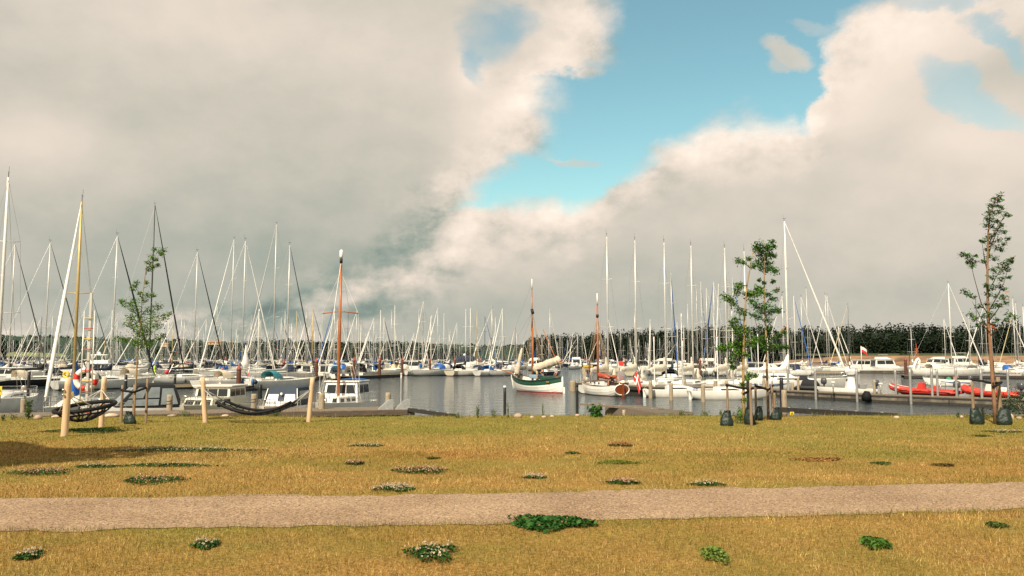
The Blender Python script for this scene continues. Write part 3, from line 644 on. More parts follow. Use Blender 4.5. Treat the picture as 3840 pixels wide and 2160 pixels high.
# ------------------------------------------------------------------ rocks and weeds along the shore
def rock(label, u, v, wpx, hpx, y=None, tint=None):
    p = GR(u, v) if y is None else PY(u, v, y); k = p.y / F
    random.seed(int(u)); g = MB(); g.ball((0, 0, hpx * k * .35), (wpx * k * .5, wpx * k * .42, hpx * k * .68), 12, 8, jit=.10)
    o = g.build('boulder', tint or ROCK); o.location = p; o.rotation_euler = (0, 0, u); return tag(o, label, 'boulder')
PALER = mat('pale shore boulder', (.55, .42, .32), .9, var=.3, scale=4, bump=.03, bscale=6)
for u, v, w_, h_, lb, t in ((142, 1573, 30, 16, 'grey brown boulder beside the thistle at the left shore edge', None), (1252, 1556, 20, 16, 'pointed tan boulder in front of the wooden mast boat', PALER), (418, 1564, 54, 14, 'wide pinkish boulder behind the left tree', PALER),
        (215, 1566, 44, 10, 'flat boulder behind the bowl hammock', PALER), (645, 1562, 36, 8, 'low flat boulder left of the leaning hammock post', None), (845, 1562, 30, 8, 'low pale boulder under the cream cabin boat', PALER), (1105, 1558, 16, 10, 'small grey stone right of the pink roses', None), (1172, 1556, 16, 8, 'small stone beside the right hammock post', None),
        (1942, 1566, 34, 16, 'reddish boulder right of the black post standing in mid shore', None), (1995, 1568, 16, 8, 'pale small stone right of the reddish boulder', PALER), (2040, 1567, 22, 8, 'pale flat stone in the middle of the shore edge', PALER), (2165, 1560, 20, 7, 'pale flat stone under the second black post', PALER), (2070, 1564, 18, 7, 'tan flat stone left of the second black post', PALER),
        (3362, 1568, 22, 8, 'pale flat stone at the end of the black timber edge', PALER), (3605, 1566, 18, 8, 'tan stone left of the right tree stakes', PALER), (3790, 1572, 26, 20, 'rounded tan boulder right of the right tree', PALER), (3822, 1572, 22, 10, 'grey stone under the dark shore bush', None)):
    rock(lb, u, v, w_, h_, tint=t)
def weed(label, u, v, hpx, wpx, n, cols, leaf=.07, seed=1, name='shore_weed', cat='weed', stems=5, flower=None):
    p = GR(u, v); k = p.y / F; H_, W_ = hpx * k, wpx * k; r_ = np.random.default_rng(seed + int(u)); root = thing(name, label, cat, p)
    g = MB(); pts = []
    for i in range(stems):
        a = r_.uniform(0, 6.28); q = r_.uniform(0, .5) * W_; tip = Vector((q * cos(a), q * sin(a), H_ * r_.uniform(.6, 1)))
        b0 = Vector((q * cos(a) * .3, q * sin(a) * .3, -.03)); mid = (b0 + tip) / 2 + Vector((r_.normal(0, .03), r_.normal(0, .03), .04))
        g.tube([b0, mid, tip], [.009, .007, .003], 4)
        for j in range(n // stems):
            t = r_.uniform(.1, 1); c = b0.lerp(tip, t) + Vector(r_.normal(0, .045 * (1.25 - t) * W_ / .3, 3)); pts.append(c)
    g.build('stem', mat('weed stem', (.12, .14, .04), .8), root)
    V, cc = leaf_tris(np.array([tuple(c) for c in pts]), leaf, pick(cols, len(pts), r_), .3, seed, .45); tri_mesh('foliage', V, cc, LEAFM, parent=root, per=4)
    if flower:
        idx = r_.integers(0, len(pts), flower[1]); c = np.array([tuple(pts[i]) for i in idx]); c[:, 2] = H_ * r_.uniform(.45, 1, len(idx))
        V, cc = leaf_tris(c, flower[2], pick([flower[0]], len(c), r_), .2, seed + 1, .95); tri_mesh('flower_heads', V, cc, LEAFM, 'stuff', parent=root, per=4)
WG = [(.05, .10, .02), (.08, .13, .03), (.11, .15, .05)]
for u, v, h, w_, n, lb, lf in ((108, 1572, 92, 36, 170, 'tall silvery thistle on the left shore edge', .10), (12, 1580, 26, 34, 60, 'low green weed in the left corner of the shore edge', .07), (1718, 1568, 22, 34, 90, 'low bushy green weed at the right end of the bank', .06), (1793, 1568, 56, 22, 90, 'tall slim weed on the bank right of the jetty end', .06),
        (1852, 1566, 34, 24, 70, 'pale green weed left of the first black post', .06), (1905, 1566, 60, 16, 70, 'slim weed growing against the first black post', .05), (2036, 1564, 62, 10, 40, 'single wispy seed stalk between the two black posts', .04), (2395, 1556, 36, 12, 36, 'wispy weed in front of the plank landing', .045),
        (2512, 1556, 40, 12, 36, 'wispy weed at the right part of the plank landing', .045), (2555, 1558, 24, 40, 80, 'bushy weed at the right end of the plank landing', .06), (2642, 1560, 22, 46, 90, 'broad low weed right of the plank landing', .06), (2702, 1560, 26, 16, 40, 'small weed left of the twin trees', .06), (3055, 1562, 14, 30, 60, 'green tuft on the black timber edge', .05),
        (3592, 1566, 26, 22, 60, 'green weed left of the right tree stakes', .06), (3690, 1564, 40, 26, 90, 'tall light green grass behind the right tree bag', .05), (690, 1562, 22, 60, 110, 'green weeds in front of the cream cabin boat', .06), (905, 1560, 16, 60, 90, 'low weeds in front of the grey windscreen boat', .05), (50, 1574, 22, 46, 80, 'low weeds left of the silvery thistle', .06), (1460, 1560, 14, 60, 70, 'low weeds under the right end of the dock', .05), (2775, 1588, 62, 70, 260, 'leafy suckers sprouting at the foot of the hawthorn', .06)):
    weed(lb, u, v, h, w_, n, WG if 'light' not in lb else LIME, lf)
weed('bright green broad leaved sapling beside the second black post', 2232, 1564, 52, 62, 150, [(.03, .13, .012), (.05, .17, .02), (.02, .08, .01)], .16, 3, 'sapling', 'sapling', 7)
weed('pink flowering rose bush at the foot of the net hammock', 1038, 1562, 34, 62, 200, WG, .06, 4, 'rose_bush', 'rose bush', 8, ((.72, .13, .24), 40, .075))
pb = GR(3842, 1566); bush_mass('shore_bush', 'dark dense bush cut by the right edge on the shore', pb, .75, .85, 1500, .06, [(.018, .05, .012), (.03, .075, .015)], 'bush', 5)
rb = MB(); random.seed(4)
for i in range(170):
    u = random.uniform(-60, 172); y = 250 + random.uniform(0, 8); s_ = random.uniform(.5, 1.2); z = random.uniform(0, 1.6) * (1 - .1 * (y - 250)) 
    p = PY(u, 1335, y); rb.ball((p.x, p.y, z), (s_, s_ * .8, s_ * .7), 7, 5, jit=.12)
tag(rb.build('rubble', mat('breakwater stone', (.48, .38, .28), .9, var=.3, scale=1)), kind='stuff')

# ------------------------------------------------------------------ posts, piles, pontoons
def post(name, label, cat, p, ztop, r, m, cap=None, capm=None, rt=None, lean=(0, 0), group=None, n=12, extra=None):
    root = thing(name, label, cat, p, 0, group); h = ztop - p[2]; rt = rt or r * .97
    L_ = Vector((lean[0], lean[1], h)); k = 7; pts = [L_ * (i / k) for i in range(k + 1)]; pts = [Vector((0, 0, -.35))] + pts
    rs = [r] * 2 + [r + (rt - r) * i / k for i in range(1, k)] + [rt * .93]
    MB().tube(pts, rs, n).build('shaft', m, root)
    if cap == 'cone': MB().tube([L_ + Vector((0, 0, -.02)), L_ + Vector((0, 0, .12 * r / .3)), L_ + Vector((0, 0, 2.6 * r))], [rt * 1.06, rt * 1.06, rt * .12], n).build('cone_cap', capm, root)
    if cap == 'flat': MB().tube([L_ + Vector((0, 0, -.02)), L_ + Vector((0, 0, .05))], [rt * 1.1, rt * 1.05], n).build('cap', capm, root)
    if extra == 'rope': MB().tube([(r * 1.06 * cos(a * .5), r * 1.06 * sin(a * .5), h * .3 + .012 * a) for a in range(30)], .018, 5).build('rope', WIRED, root)
    if extra == 'band': MB().tube([L_ * .8, L_ * .84], r * 1.03, n).build('band', GALV, root)
    return root
def zt(p, u, v): return PY(u, v, p[1]).z
def pilepx(label, u, vt, vb, z, dpx, m, name='mooring_pile', cat='pile', **k):
    p = PZ(u, vb, z); return post(name, label, cat, p, zt(p, u, vt), dpx * p.y / F / 2, m, **k)
def platform(name, label, cat, A, B, width, zt_, thick, topm, sidem, away=True, zlow=None, pl=.18):
    """a straight deck from A to B (its near edge), width metres deep"""
    A, B = Vector((A[0], A[1], 0)), Vector((B[0], B[1], 0)); d = B - A; ln = d.length; rz = math.atan2(d.y, d.x)
    root = thing(name, label, cat, A, rz)
    g = MB(); x = 0; random.seed(int(ln * 10))
    while x < ln - .02:
        wv = min(pl - .012, ln - x); g.box((x + wv / 2, width / 2, zt_ - .02 + random.uniform(-.003, .003)), (wv, width + .06, .04)); x += pl
    g.build('deck_planks', topm, root)
    for yy, nm in ((.03, 'side_beam'), (width - .03, 'side_beam')):
        MB().box((ln / 2, yy, zt_ - .045 - thick / 2), (ln, .12, thick)).build(nm, sidem, root)
    if sidem is CONC:
        g = MB()
        for i in range(int(ln / 3.2) + 1): g.box((min(ln - .05, i * 3.2 + .04), -.045, zt_ - .045 - thick / 2), (.09, .03, thick))
        g.box((ln / 2, -.05, zt_ - .12), (ln, .04, .12)); g.box((ln / 2, -.04, .09), (ln, .04, .2)); g.build('joint_rail', DARKWOOD, root)
    fl = MB(); k = max(2, int(ln / 4))
    for i in range(k): fl.box(((i + .5) * ln / k, width / 2, (zt_ - .045 - thick * .5) / 2 - .25), (ln / k * .82, width - .3, zt_ - .05 - thick * .3 + .5))
    fl.build('float', DARKWOOD, root)
    return root
# ------------------------------------------------------------------ boat building
CACHE = {}
def hull_pts(L, B, fb, fs, tr=.7, rake=.5, srake=.12, p=2.2, sag=.06, draft=.35, n=7, st=17, strake=0, canoe=False, exp=.62):
    """rings from stern to bow, each port sheer -> keel -> starboard sheer"""
    rings = []
    for i in range(st):
        t = i / (st - 1)
        if t < .45: s = t / .45; w = tr + (1 - tr) * (sin(s * pi / 2) ** (.8 if canoe else 1))
        else: w = 1 - ((t - .45) / .55) ** p
        w = max(w, .012) * B / 2
        zs = fs + (fb - fs) * t ** 1.7 - sag * sin(pi * t)
        zk = -draft * sin(pi * min(1, max(.0, .15 + t * .8))) ** .7
        if t > .8: zk += (t - .8) / .2 * draft * .9
        if t < .15: zk += (1 - t / .15) * draft * .7
        half = []
        for j in range(n + 1):
            a = j / n * pi / 2; y = w * sin(a) ** exp if j else 0; z = zs - (zs - zk) * cos(a)
            half.append((y, z))
        if strake:
            h2 = []
            for j, (y, z) in enumerate(half):
                if 0 < j < n: h2 += [(y + .006, z - .004), (y + strake, z + .004)]
                else: h2.append((y, z))
            half = h2
        ring = []
        for y, z in half[::-1] + [(-y, z) for y, z in half[1:]]:
            x = (t - .5) * L
            x += rake * max(0, (t - .55) / .45) ** 2 * (z / max(fb, .1))
            x -= srake * max(0, 1 - t / .3) * (z / max(fs, .1)) * (-1 if False else 1)
            ring.append((x, y, z))
        rings.append(ring)
    return rings
def hull_mesh(key, rings, m, smooth=True, rail=None):
    k = ('hull', key)
    if k not in CACHE:
        g = MB(); g.loft(rings, closed=False, cap=False, mat=0, smooth=smooth)
        r0 = rings[0]; g.add(r0, [tuple(range(len(r0)))], 0)
        if rail:                                               # a rubbing strake just under the sheer
            for sgn in (0, -1): g.tube([(r[sgn][0], r[sgn][1] * 1.005, r[sgn][2] - .02) for r in rings], .035, 4, mat=1)
        CACHE[k] = g.mesh('hull', [m] + ([rail] if rail else []))
    return CACHE[k]
def deck_mesh(key, rings, m, drop=.03, camber=.05, x0=0):
    k = ('deck', key)
    if k not in CACHE:
        g = MB(); A = []
        for r in rings[x0:]:
            a, c = Vector(r[0]), Vector(r[-1])
            for t in (0, .25, .5, .75, 1):
                q = a.lerp(c, t); q.y *= .985; q.z += -drop + camber * (1 - (2 * t - 1) ** 2); A.append(q)
        nn = len(rings) - x0
        g.add(A, [(i * 5 + j, i * 5 + j + 1, (i + 1) * 5 + j + 1, (i + 1) * 5 + j) for i in range(nn - 1) for j in range(4)], 0, True)
        CACHE[k] = g.mesh('deck', m)
    return CACHE[k]
def sheer_at(rings, x, drop=.03):
    for a, b in zip(rings, rings[1:]):
        if a[0][0] <= x <= b[0][0]:
            t = (x - a[0][0]) / (b[0][0] - a[0][0] + 1e-9); return abs(a[0][1] + (b[0][1] - a[0][1]) * t), a[0][2] + (b[0][2] - a[0][2]) * t - drop
    r = rings[0] if x < rings[0][0][0] else rings[-1]
    return abs(r[0][1]), r[0][2] - drop
def block(g, x0, x1, w0, w1, z0, z1, rf=.0, rr=.0, tum=.1, mat=0, rnd=.12, z0b=None):
    """a rounded deckhouse: x0 rear, x1 front, w0/w1 half widths there; rf, rr how far front and rear lean; returns its side quads for windows"""
    z0b = z0 if z0b is None else z0b
    lo = [(x0, -w0, z0), (x1, -w1, z0b), (x1, w1, z0b), (x0, w0, z0)]
    hi = [(x0 + rr, -w0 + tum, z1), (x1 - rf, -w1 + tum, z1), (x1 - rf, w1 - tum, z1), (x0 + rr, w0 - tum, z1)]
    r = min(rnd, (z1 - z0) * .4); top = []
    for i, q in enumerate(hi):
        cxy = ((hi[0][0] + hi[1][0]) / 2, 0); top.append((q[0] + (r if q[0] < cxy[0] else -r), q[1] + (r if q[1] < 0 else -r), z1 + r * .5))
    g.add(lo + hi + top, [(0, 1, 5, 4), (1, 2, 6, 5), (2, 3, 7, 6), (3, 0, 4, 7), (4, 5, 9, 8), (5, 6, 10, 9), (6, 7, 11, 10), (7, 4, 8, 11), (8, 9, 10, 11)], mat)
    return dict(right=(lo[0], lo[1], hi[1], hi[0]), front=(lo[1], lo[2], hi[2], hi[1]), left=(lo[2], lo[3], hi[3], hi[2]), rear=(lo[3], lo[0], hi[0], hi[3]))
def pane(g, quad, s0, s1, t0, t1, off=.012, mat=0, slant=0.0):
    a, b, c, d = [Vector(q) for q in quad]
    P = lambda s, t: a.lerp(b, s).lerp(d.lerp(c, s), t)
    nrm = (b - a).cross(d - a).normalized()
    q = [P(s0, t0), P(s1, t0), P(s1 - slant, t1), P(s0 + slant, t1)]
    g.add([p - nrm * .01 for p in q] + [p + nrm * off for p in q], [(4, 5, 6, 7), (0, 1, 5, 4), (1, 2, 6, 5), (2, 3, 7, 6), (3, 0, 4, 7)], mat); return g
def window(parent, quad, s0, s1, t0, t1, m=None, name='window', slant=0.0, frame=None, off=.012):
    o = pane(MB(), quad, s0, s1, t0, t1, off=off, slant=slant).build(name, m or GLASS, parent)
    if frame: pane(MB(), quad, s0 - .02, s1 + .02, t0 - .05, t1 + .05, off=.006, slant=slant).build('window_frame', frame, o)
    return o
def rails(parent, rings, h=.6, xs=(.12, .95), wire=.012, r=.016, pulpit=True, pushpit=True):
    L0 = rings[0][0][0]; L1 = rings[-1][0][0]; ln = L1 - L0; g = MB()
    for sg in (1, -1):
        pts = []
        for i in range(8):
            x = L0 + ln * (xs[0] + (xs[1] - xs[0]) * i / 7); w, z = sheer_at(rings, x); p = Vector((x, sg * max(w - .06, .03), z)); g.tube([p, p + Vector((0, 0, h))], r, 4); pts.append(p)
        g.tube([p + Vector((0, 0, h)) for p in pts], wire, 4); g.tube([p + Vector((0, 0, h * .5)) for p in pts], wire, 4)
    g.build('guard_rail', STEEL, parent)
    if pulpit:
        g = MB(); a = []
        for s in (-1, -.5, 0, .5, 1):
            x = L0 + ln * (.985 - .075 * abs(s) ** 1.5); w, z = sheer_at(rings, x); a.append(Vector((x + (.1 if s == 0 else 0), w * (1 if s > 0 else -1) * (0 if s == 0 else 1), z + h + .05)))
        g.tube(a, .022, 5); g.tube([p - Vector((0, 0, h * .5)) for p in a], .016, 4)
        for p in a: g.tube([p, p - Vector((.04, 0, h + .03))], .018, 4)
        g.build('pulpit', STEEL, parent)
    if pushpit:
        g = MB(); a = []
        for x, s in ((.10, 1), (.0, .95), (.0, -.95), (.10, -1)):
            w, z = sheer_at(rings, L0 + ln * x + .05); a.append(Vector((L0 + ln * x + .05, s * (w - .05), z + h)))
        g.tube(a, .02, 5); g.tube([p - Vector((0, 0, h * .5)) for p in a], .014, 4)
        for p in a: g.tube([p, p - Vector((0, 0, h))], .018, 4)
        g.build('pushpit', STEEL, parent)
def fender(parent, x, y, z, m, r=.13, l=.5, ball=False):
    g = MB()
    if ball: g.ball((x, y, z), r * 1.6, 10, 8)
    else: g.tube([(x, y, z - l / 2), (x, y, z - l / 2 + .06), (x, y, z + l / 2 - .06), (x, y, z + l / 2)], [r * .5, r, r, r * .4], 10)
    g.tube([(x, y, z + l / 2), (x, y * .97, z + l / 2 + .4)], .012, 4); return g.build('fender', m, parent)
FENDW, FENDB, FENDK = mat('white fender', (.75, .73, .68), .5), mat('blue fender', (.03, .13, .30), .5), mat('dark fender', (.015, .02, .035), .5)
FLAGR, FLAGW = mat('red flag cloth', (.60, .035, .03), .8, var=.1), mat('white flag cloth', (.78, .75, .70), .8, var=.08)
def flag_mesh(w=1.0, h=.76, droop=.35, cross=True):
    g = MB(); nx, ny = 20, 14; V = []
    for j in range(ny + 1):
        for i in range(nx + 1):
            s, t = i / nx, j / ny; V.append((s * w * (1 - droop * .35), .07 * w * sin(s * 7 + t * 2) * s, -t * h - droop * w * s ** 1.4 + .03 * sin(s * 5)))
    for j in range(ny):
        for i in range(nx):
            q = (j * (nx + 1) + i, j * (nx + 1) + i + 1, (j + 1) * (nx + 1) + i + 1, (j + 1) * (nx + 1) + i)
            wh = (6 <= i < 9 or 6 <= j < 8) if cross else j < ny // 2
            g.f.append(q); g.m.append(1 if wh else 0); g.s.append(True)
    g.v = V; return g.mesh('flag', [FLAGR, FLAGW])
def wheelpole(parent, p, h, m=WIRE): return MB().tube([p, Vector(p) + Vector((0, 0, h))], .014, 4).build('antenna', m, parent)

def rig(root, mx, zd, top, L, B, rings, mastc='alu', r=.075, spr=2, jib=None, backstay=True, lvl=1, wr=.011, mastfrac=1.0, wirem=None, bow=None):
    """mast, spreaders, standing wires and, if asked, the jib furled round its forestay"""
    m = MASTM[mastc]; bx = rings[-1][0][0] if bow is None else bow; bz = rings[-1][0][2]; sx = rings[0][0][0]; sz = rings[0][0][2]
    MB().tube([(mx, 0, zd), (mx, 0, zd + (top - zd) * .6), (mx, 0, top)], [r, r, r * .7], 8).build('mast', m, root)
    W_ = wirem or WIRE; w, z = sheer_at(rings, mx); g = MB(); tips = []
    for k in range(spr):
        zz = zd + (top - zd) * ((k + 1) / (spr + 1) + .03); yy = w * (.62 - .12 * k)
        MB().tube([(mx - .12, yy, zz + .05), (mx, 0, zz), (mx - .12, -yy, zz + .05)], .028, 5).build('spreader', m, root); tips.append((mx - .12, yy, zz + .05))
    ft = zd + (top - zd) * mastfrac
    for s in (1, -1):
        g.tube([(mx - .1, s * (w - .04), z)] + [(a, s * b, c) for a, b, c in tips] + [(mx, 0, top - .1)], wr, 4, cap=False)
        if tips: g.tube([(mx + .15, s * (w - .06), z), (mx, 0, tips[0][2] - .1)], wr, 4, cap=False)
    if not jib: g.tube([(bx - .05, 0, bz), (mx, 0, ft - .05)], wr, 4, cap=False)
    if backstay: g.tube([(sx + .05, 0, sz), (mx, 0, top - .05)], wr, 4, cap=False)
    g.build('rigging', W_, root)
    if jib:
        a, c = Vector((bx - .1, 0, bz + .15)), Vector((mx + .05, 0, ft - .1)); rr = jib[1] if isinstance(jib, tuple) else .085; jc = jib[0] if isinstance(jib, tuple) else jib
        MB().tube([a, a.lerp(c, .03), a.lerp(c, .12), a.lerp(c, .5), a.lerp(c, .9), c], [.02, rr * .7, rr * 1.1, rr, rr * .45, .015], 8).build('furled_jib', cloth(jc), root)
    if lvl >= 1:
        g = MB(); g.tube([(mx, 0, top), (mx, 0, top + .35)], .014, 4); g.tube([(mx - .2, 0, top + .35), (mx + .22, .05, top + .38)], .02, 4); g.tube([(mx - .12, 0, top), (mx - .15, 0, top + .8)], .010, 4)
        g.build('masthead_vane', WIRED, root)
def boom(root, mx, z, ln, cover, mastc='alu', fat=.19, drop=0.0, tall=.55, swing=0.0, rig_m=None):
    e = Vector((mx - ln * cos(swing), ln * sin(swing), z - drop)); a = Vector((mx - .05, 0, z))
    MB().tube([a, e], .06, 8).build('boom', MASTM[mastc], root)
    if cover:
        g = MB(); rings = []; d = e - a; s_ = Vector((-d.y, d.x, 0)).normalized(); random.seed(int(ln * 100 + z * 10))
        for i in range(11):
            t = i / 10; c = a.lerp(e, t * .97); h_ = fat * (1.55 - t) * random.uniform(.9, 1.1) + (tall * (1 - t / .16) if t < .16 else 0); wd = fat * (1.05 - .55 * t) * random.uniform(.9, 1.1)
            if i == 10: h_, wd = .06, .05
            rings.append([c + s_ * (wd * cos(q)) + Vector((0, 0, .03 + h_ * (.5 + .5 * sin(q)) - .08 * (sin(q) < -.5))) for q in [2 * pi * k / 10 for k in range(10)]])
        g.loft(rings); g.build('sail_cover', cloth(cover), root)
def coachroof(root, key, x0, x1, w0, w1, zd0, h, m, win=True, style='low'):
    k = ('roof', key)
    if k not in CACHE:
        g = MB(); rings = []
        for i in range(9):
            t = i / 8; x = x0 + (x1 - x0) * t; w = w0 + (w1 - w0) * t ** 1.4; hh = h * (1 - max(0, (t - .55) / .45) ** 1.6 * .93); z = zd0 - .08
            rings.append([(x, w, z), (x, w * .97, z + hh * .75), (x, w * .8, z + hh), (x, 0, z + hh * 1.12), (x, -w * .8, z + hh), (x, -w * .97, z + hh * .75), (x, -w, z)])
        g.loft(rings, closed=False); 
        def side(s):
            gg = MB(); A = []
            for i in range(5):
                t = .1 + .52 * i / 4; x = x0 + (x1 - x0) * t; w = (w0 + (w1 - w0) * t ** 1.4) * .985 + .012; z = zd0 - .08; hh = h * (1 - max(0, (t - .55) / .45) ** 1.6 * .93)
                A += [(x, s * (w + .012), z + hh * .36), (x, s * (w * .985 + .012), z + hh * (.68 if i < 4 else .5))]
            f = [(2 * i, 2 * i + 2, 2 * i + 3, 2 * i + 1) for i in range(4)]
            gg.add(A, f if s < 0 else [q[::-1] for q in f]); return gg.mesh('cabin_window', GLASS)
        CACHE[k] = (g.mesh('cabin', m), side(1), side(-1))
    a, b_, c = CACHE[k]; o = link(a, 'cabin', root)
    if win: link(b_, 'window', o); link(c, 'window', o)
    return o
def hood(root, x0, x1, w, z0, h, col, clear=True, name='sprayhood', back=.55):
    """an arched canvas hood: low at the front (x1), tallest towards the rear"""
    g = MB(); rings = []; n = 9
    prof = [(x1, .05), (x1 - (x1 - x0) * .18, .62), (x1 - (x1 - x0) * .42, .93), (x1 - (x1 - x0) * .7, 1.0), (x0, .93 if back else .2)]
    for x, q in prof:
        rings.append([(x, w * (.96 + .04 * q) * cos(pi * k / (n - 1)) ** (1 if True else 1) if abs(cos(pi * k / (n - 1))) > 1e-6 else 0, z0 + h * q * max(0, sin(pi * k / (n - 1))) ** .55) for k in range(n)])
        rings[-1] = [(x, (abs(p[1]) ** .8 * w ** .2) * (1 if p[1] >= 0 else -1), p[2]) for p in rings[-1]]
    g.loft(rings, closed=False, cap=False); o = g.build(name, cloth(col), root)
    if clear:
        gw = MB(); P = lambda i, k: Vector(rings[i][k]); 
        for k in (2, 3, 4, 5):
            q = [P(0, k).lerp(P(1, k), .25), P(0, k + 1).lerp(P(1, k + 1), .25), P(1, k + 1).lerp(P(2, k + 1), .1), P(1, k).lerp(P(2, k), .1)] if k + 1 < n else None
            c = sum(q, Vector()) / 4; nn = (q[1] - q[0]).cross(q[3] - q[0]).normalized(); nn = nn if nn.x > 0 or nn.z > 0 else -nn
            gw.add([c + (p - c) * .84 + nn * .015 for p in q], [(0, 1, 2, 3)])
        gw.build('clear_panel', GLASSB, o)
    return o

def sailboat(label, um, vt, vw, th, L=10, hullc='white', boot='navy', af='red', cover='blue', jib=None, hoodc=None, mastc='alu', lvl=1, group=None, boomlen=None, cab='low', flag=False, fend=None, r=.085, spr=2, name='sailing_yacht', cat='sailing yacht', deckc='offwhite', top=None, mxf=.07, boomz=None, mastfrac=1.0, bimini=None, rail=True, swing=0.0, pos=None, tall=.55, fat=.19):
    B = L * .31; fb, fs = .092 * L + .28, .076 * L + .24; rk = ('y', round(L * 2) / 2)
    rings = hull_pts(L, B, fb, fs, tr=.74, rake=.07 * L, srake=.035 * L)
    base = pos if pos is not None else PZ(um, vw, 0); mx = mxf * L; a = R(th)
    if top is None: top = PY(um, vt, base[1]).z
    root = thing(name, label, cat, (base[0] - mx * cos(a), base[1] - mx * sin(a), 0), a, group)
    key = (L, hullc, boot, af)
    link(hull_mesh(key, rings, hullmat(hullc, boot, af)), 'hull', root)
    link(deck_mesh((L, deckc), rings, deckm(deckc)), 'deck', root)
    w, zd = sheer_at(rings, mx); 
    ch = .42 if cab == 'low' else .62
    coachroof(root, (L, cab), -.18 * L, .30 * L, B * .33, B * .18, zd + .04, ch, gel('white'))
    rig(root, mx, zd + ch, top, L, B, rings, mastc, r, spr, jib, True, lvl, mastfrac=mastfrac)
    if cover or boomlen: boom(root, mx, boomz or zd + ch + .75, boomlen or .38 * L, cover, mastc, swing=swing, tall=tall, fat=fat)
    if hoodc: hood(root, -.24 * L, -.07 * L, B * .34, zd + ch * .5, 1.0, hoodc)
    if lvl >= 1:
        g = MB(); 
        for s in (1, -1): g.box((-.31 * L, s * B * .3, zd + .14), (.22 * L, .1, .26), 0, 0, .03)
        g.box((-.425 * L, 0, zd + .14), (.08, B * .5, .26), 0, 0, .03); g.build('cockpit_coaming', gel('white'), root)
        if rail: rails(root, rings)
    if bimini:
        g = MB(); zb = zd + 1.9
        rr = [[(x, y * B * .38, zb + .22 * (1 - y * y) + .05 * (1 - ((x + .35 * L) / (.09 * L)) ** 2)) for y in (-1, -.6, -.2, .2, .6, 1)] for x in (-.44 * L, -.35 * L, -.26 * L)]
        g.loft(rr, closed=False, cap=False); o = g.build('bimini_canopy', cloth(bimini), root)
        g = MB()
        for x in (-.44 * L, -.26 * L):
            for s in (1, -1): g.tube([(x, s * B * .38, zb), (-.35 * L, s * B * .4, zd)], .018, 4)
        g.build('canopy_frame', STEEL, o)
    for f in fend or (): 
        w_, z_ = sheer_at(rings, f[0] * L); fender(root, f[0] * L, f[1] * (w_ + .12), z_ - .5, f[2])
    if flag:
        sx, sz = rings[0][0][0], rings[0][0][2]
        st = MB().tube([(sx + .1, .3, sz), (sx - .5, .3, sz + 1.6)], .018, 5).build('flag_staff', WHITEP, root)
        f = link(flag_mesh(.8, .55, .9), 'flag', st); f.location = (sx - .48, .3, sz + 1.55)
    root['mx'] = mx; root['zd'] = zd
    return root, rings
WHITEP = mat('white painted metal', (.78, .76, .72), .4, var=.05)

# ---- motor boats
def mbase(name, label, cat, u, vw, th, L, B, fb, fs, hullc='white', boot='navy', af='navy', tr=.85, rake=.6, p=2.6, group=None, pos=None, deckc='offwhite', rail=None, sag=.02):
    rings = hull_pts(L, B, fb, fs, tr=tr, rake=rake, srake=-.02, p=p, sag=sag, draft=.3, exp=.45)
    pp = pos if pos is not None else PZ(u, vw, 0); root = thing(name, label, cat, (pp[0], pp[1], 0), R(th), group)
    link(hull_mesh((name, L, B, hullc, boot, af, fb), rings, hullmat(hullc, boot, af), rail=rail), 'hull', root)
    link(deck_mesh((name, L, B, deckc, fb), rings, deckm(deckc)), 'deck', root)
    return root, rings
def outboard(root, x, y, z, m, s=1.0):
    g = MB(); g.loft([[(x + s * a * cx, y + s * b * cy, z + s * h) for cx, cy in ((-1, -1), (1, -1), (1.15, 0), (1, 1), (-1, 1), (-1.2, 0))] for h, a, b in ((.28, .14, .12), (.36, .2, .16), (.62, .22, .17), (.78, .17, .14), (.82, .08, .07))]); o = g.build('outboard_motor', m, root)
    MB().box((x - .02 * s, y, z + s * -.05), (.16 * s, .12 * s, .7 * s), 0, 0, .03).box((x - .02 * s, y, z - s * .42), (.36 * s, .2 * s, .03)).build('motor_leg', m, o); return o
def wheelhouse(root, x0, x1, w, z0, z1, col='white', rf=.25, rr=0.0, roofover=.15, glass=None, nside=3, roofm=None, nfront=3, frame=None, tum=.08, sill=.42):
    g = MB(); q = block(g, x0, x1, w, w * .92, z0, z1, rf, rr, tum, rnd=.05); h_ = g.build('wheelhouse', gel(col) if isinstance(col, str) else col, root)
    gl = glass or GLASS
    for i in range(nfront): window(h_, q['front'], .05 + i * .9 / nfront + .012, .05 + (i + 1) * .9 / nfront - .012, sill, .9, gl, 'windscreen_pane', frame=frame)
    for sd in ('left', 'right'):
        for i in range(nside): window(h_, q[sd], .05 + i * .9 / nside + .015, .05 + (i + 1) * .9 / nside - .015, sill, .9, gl, frame=frame)
    window(h_, q['rear'], .12, .88, .1, .9, gl, 'door', frame=frame)
    if roofover:
        MB().box(((x0 + rr + x1 - rf) / 2, 0, z1 + .09), ((x1 - rf - x0 - rr) + 2 * roofover, 2 * (w - tum) + roofover * 1.2, .09), 0, 0, .04).build('roof', roofm or gel('white'), root)
    return h_, q
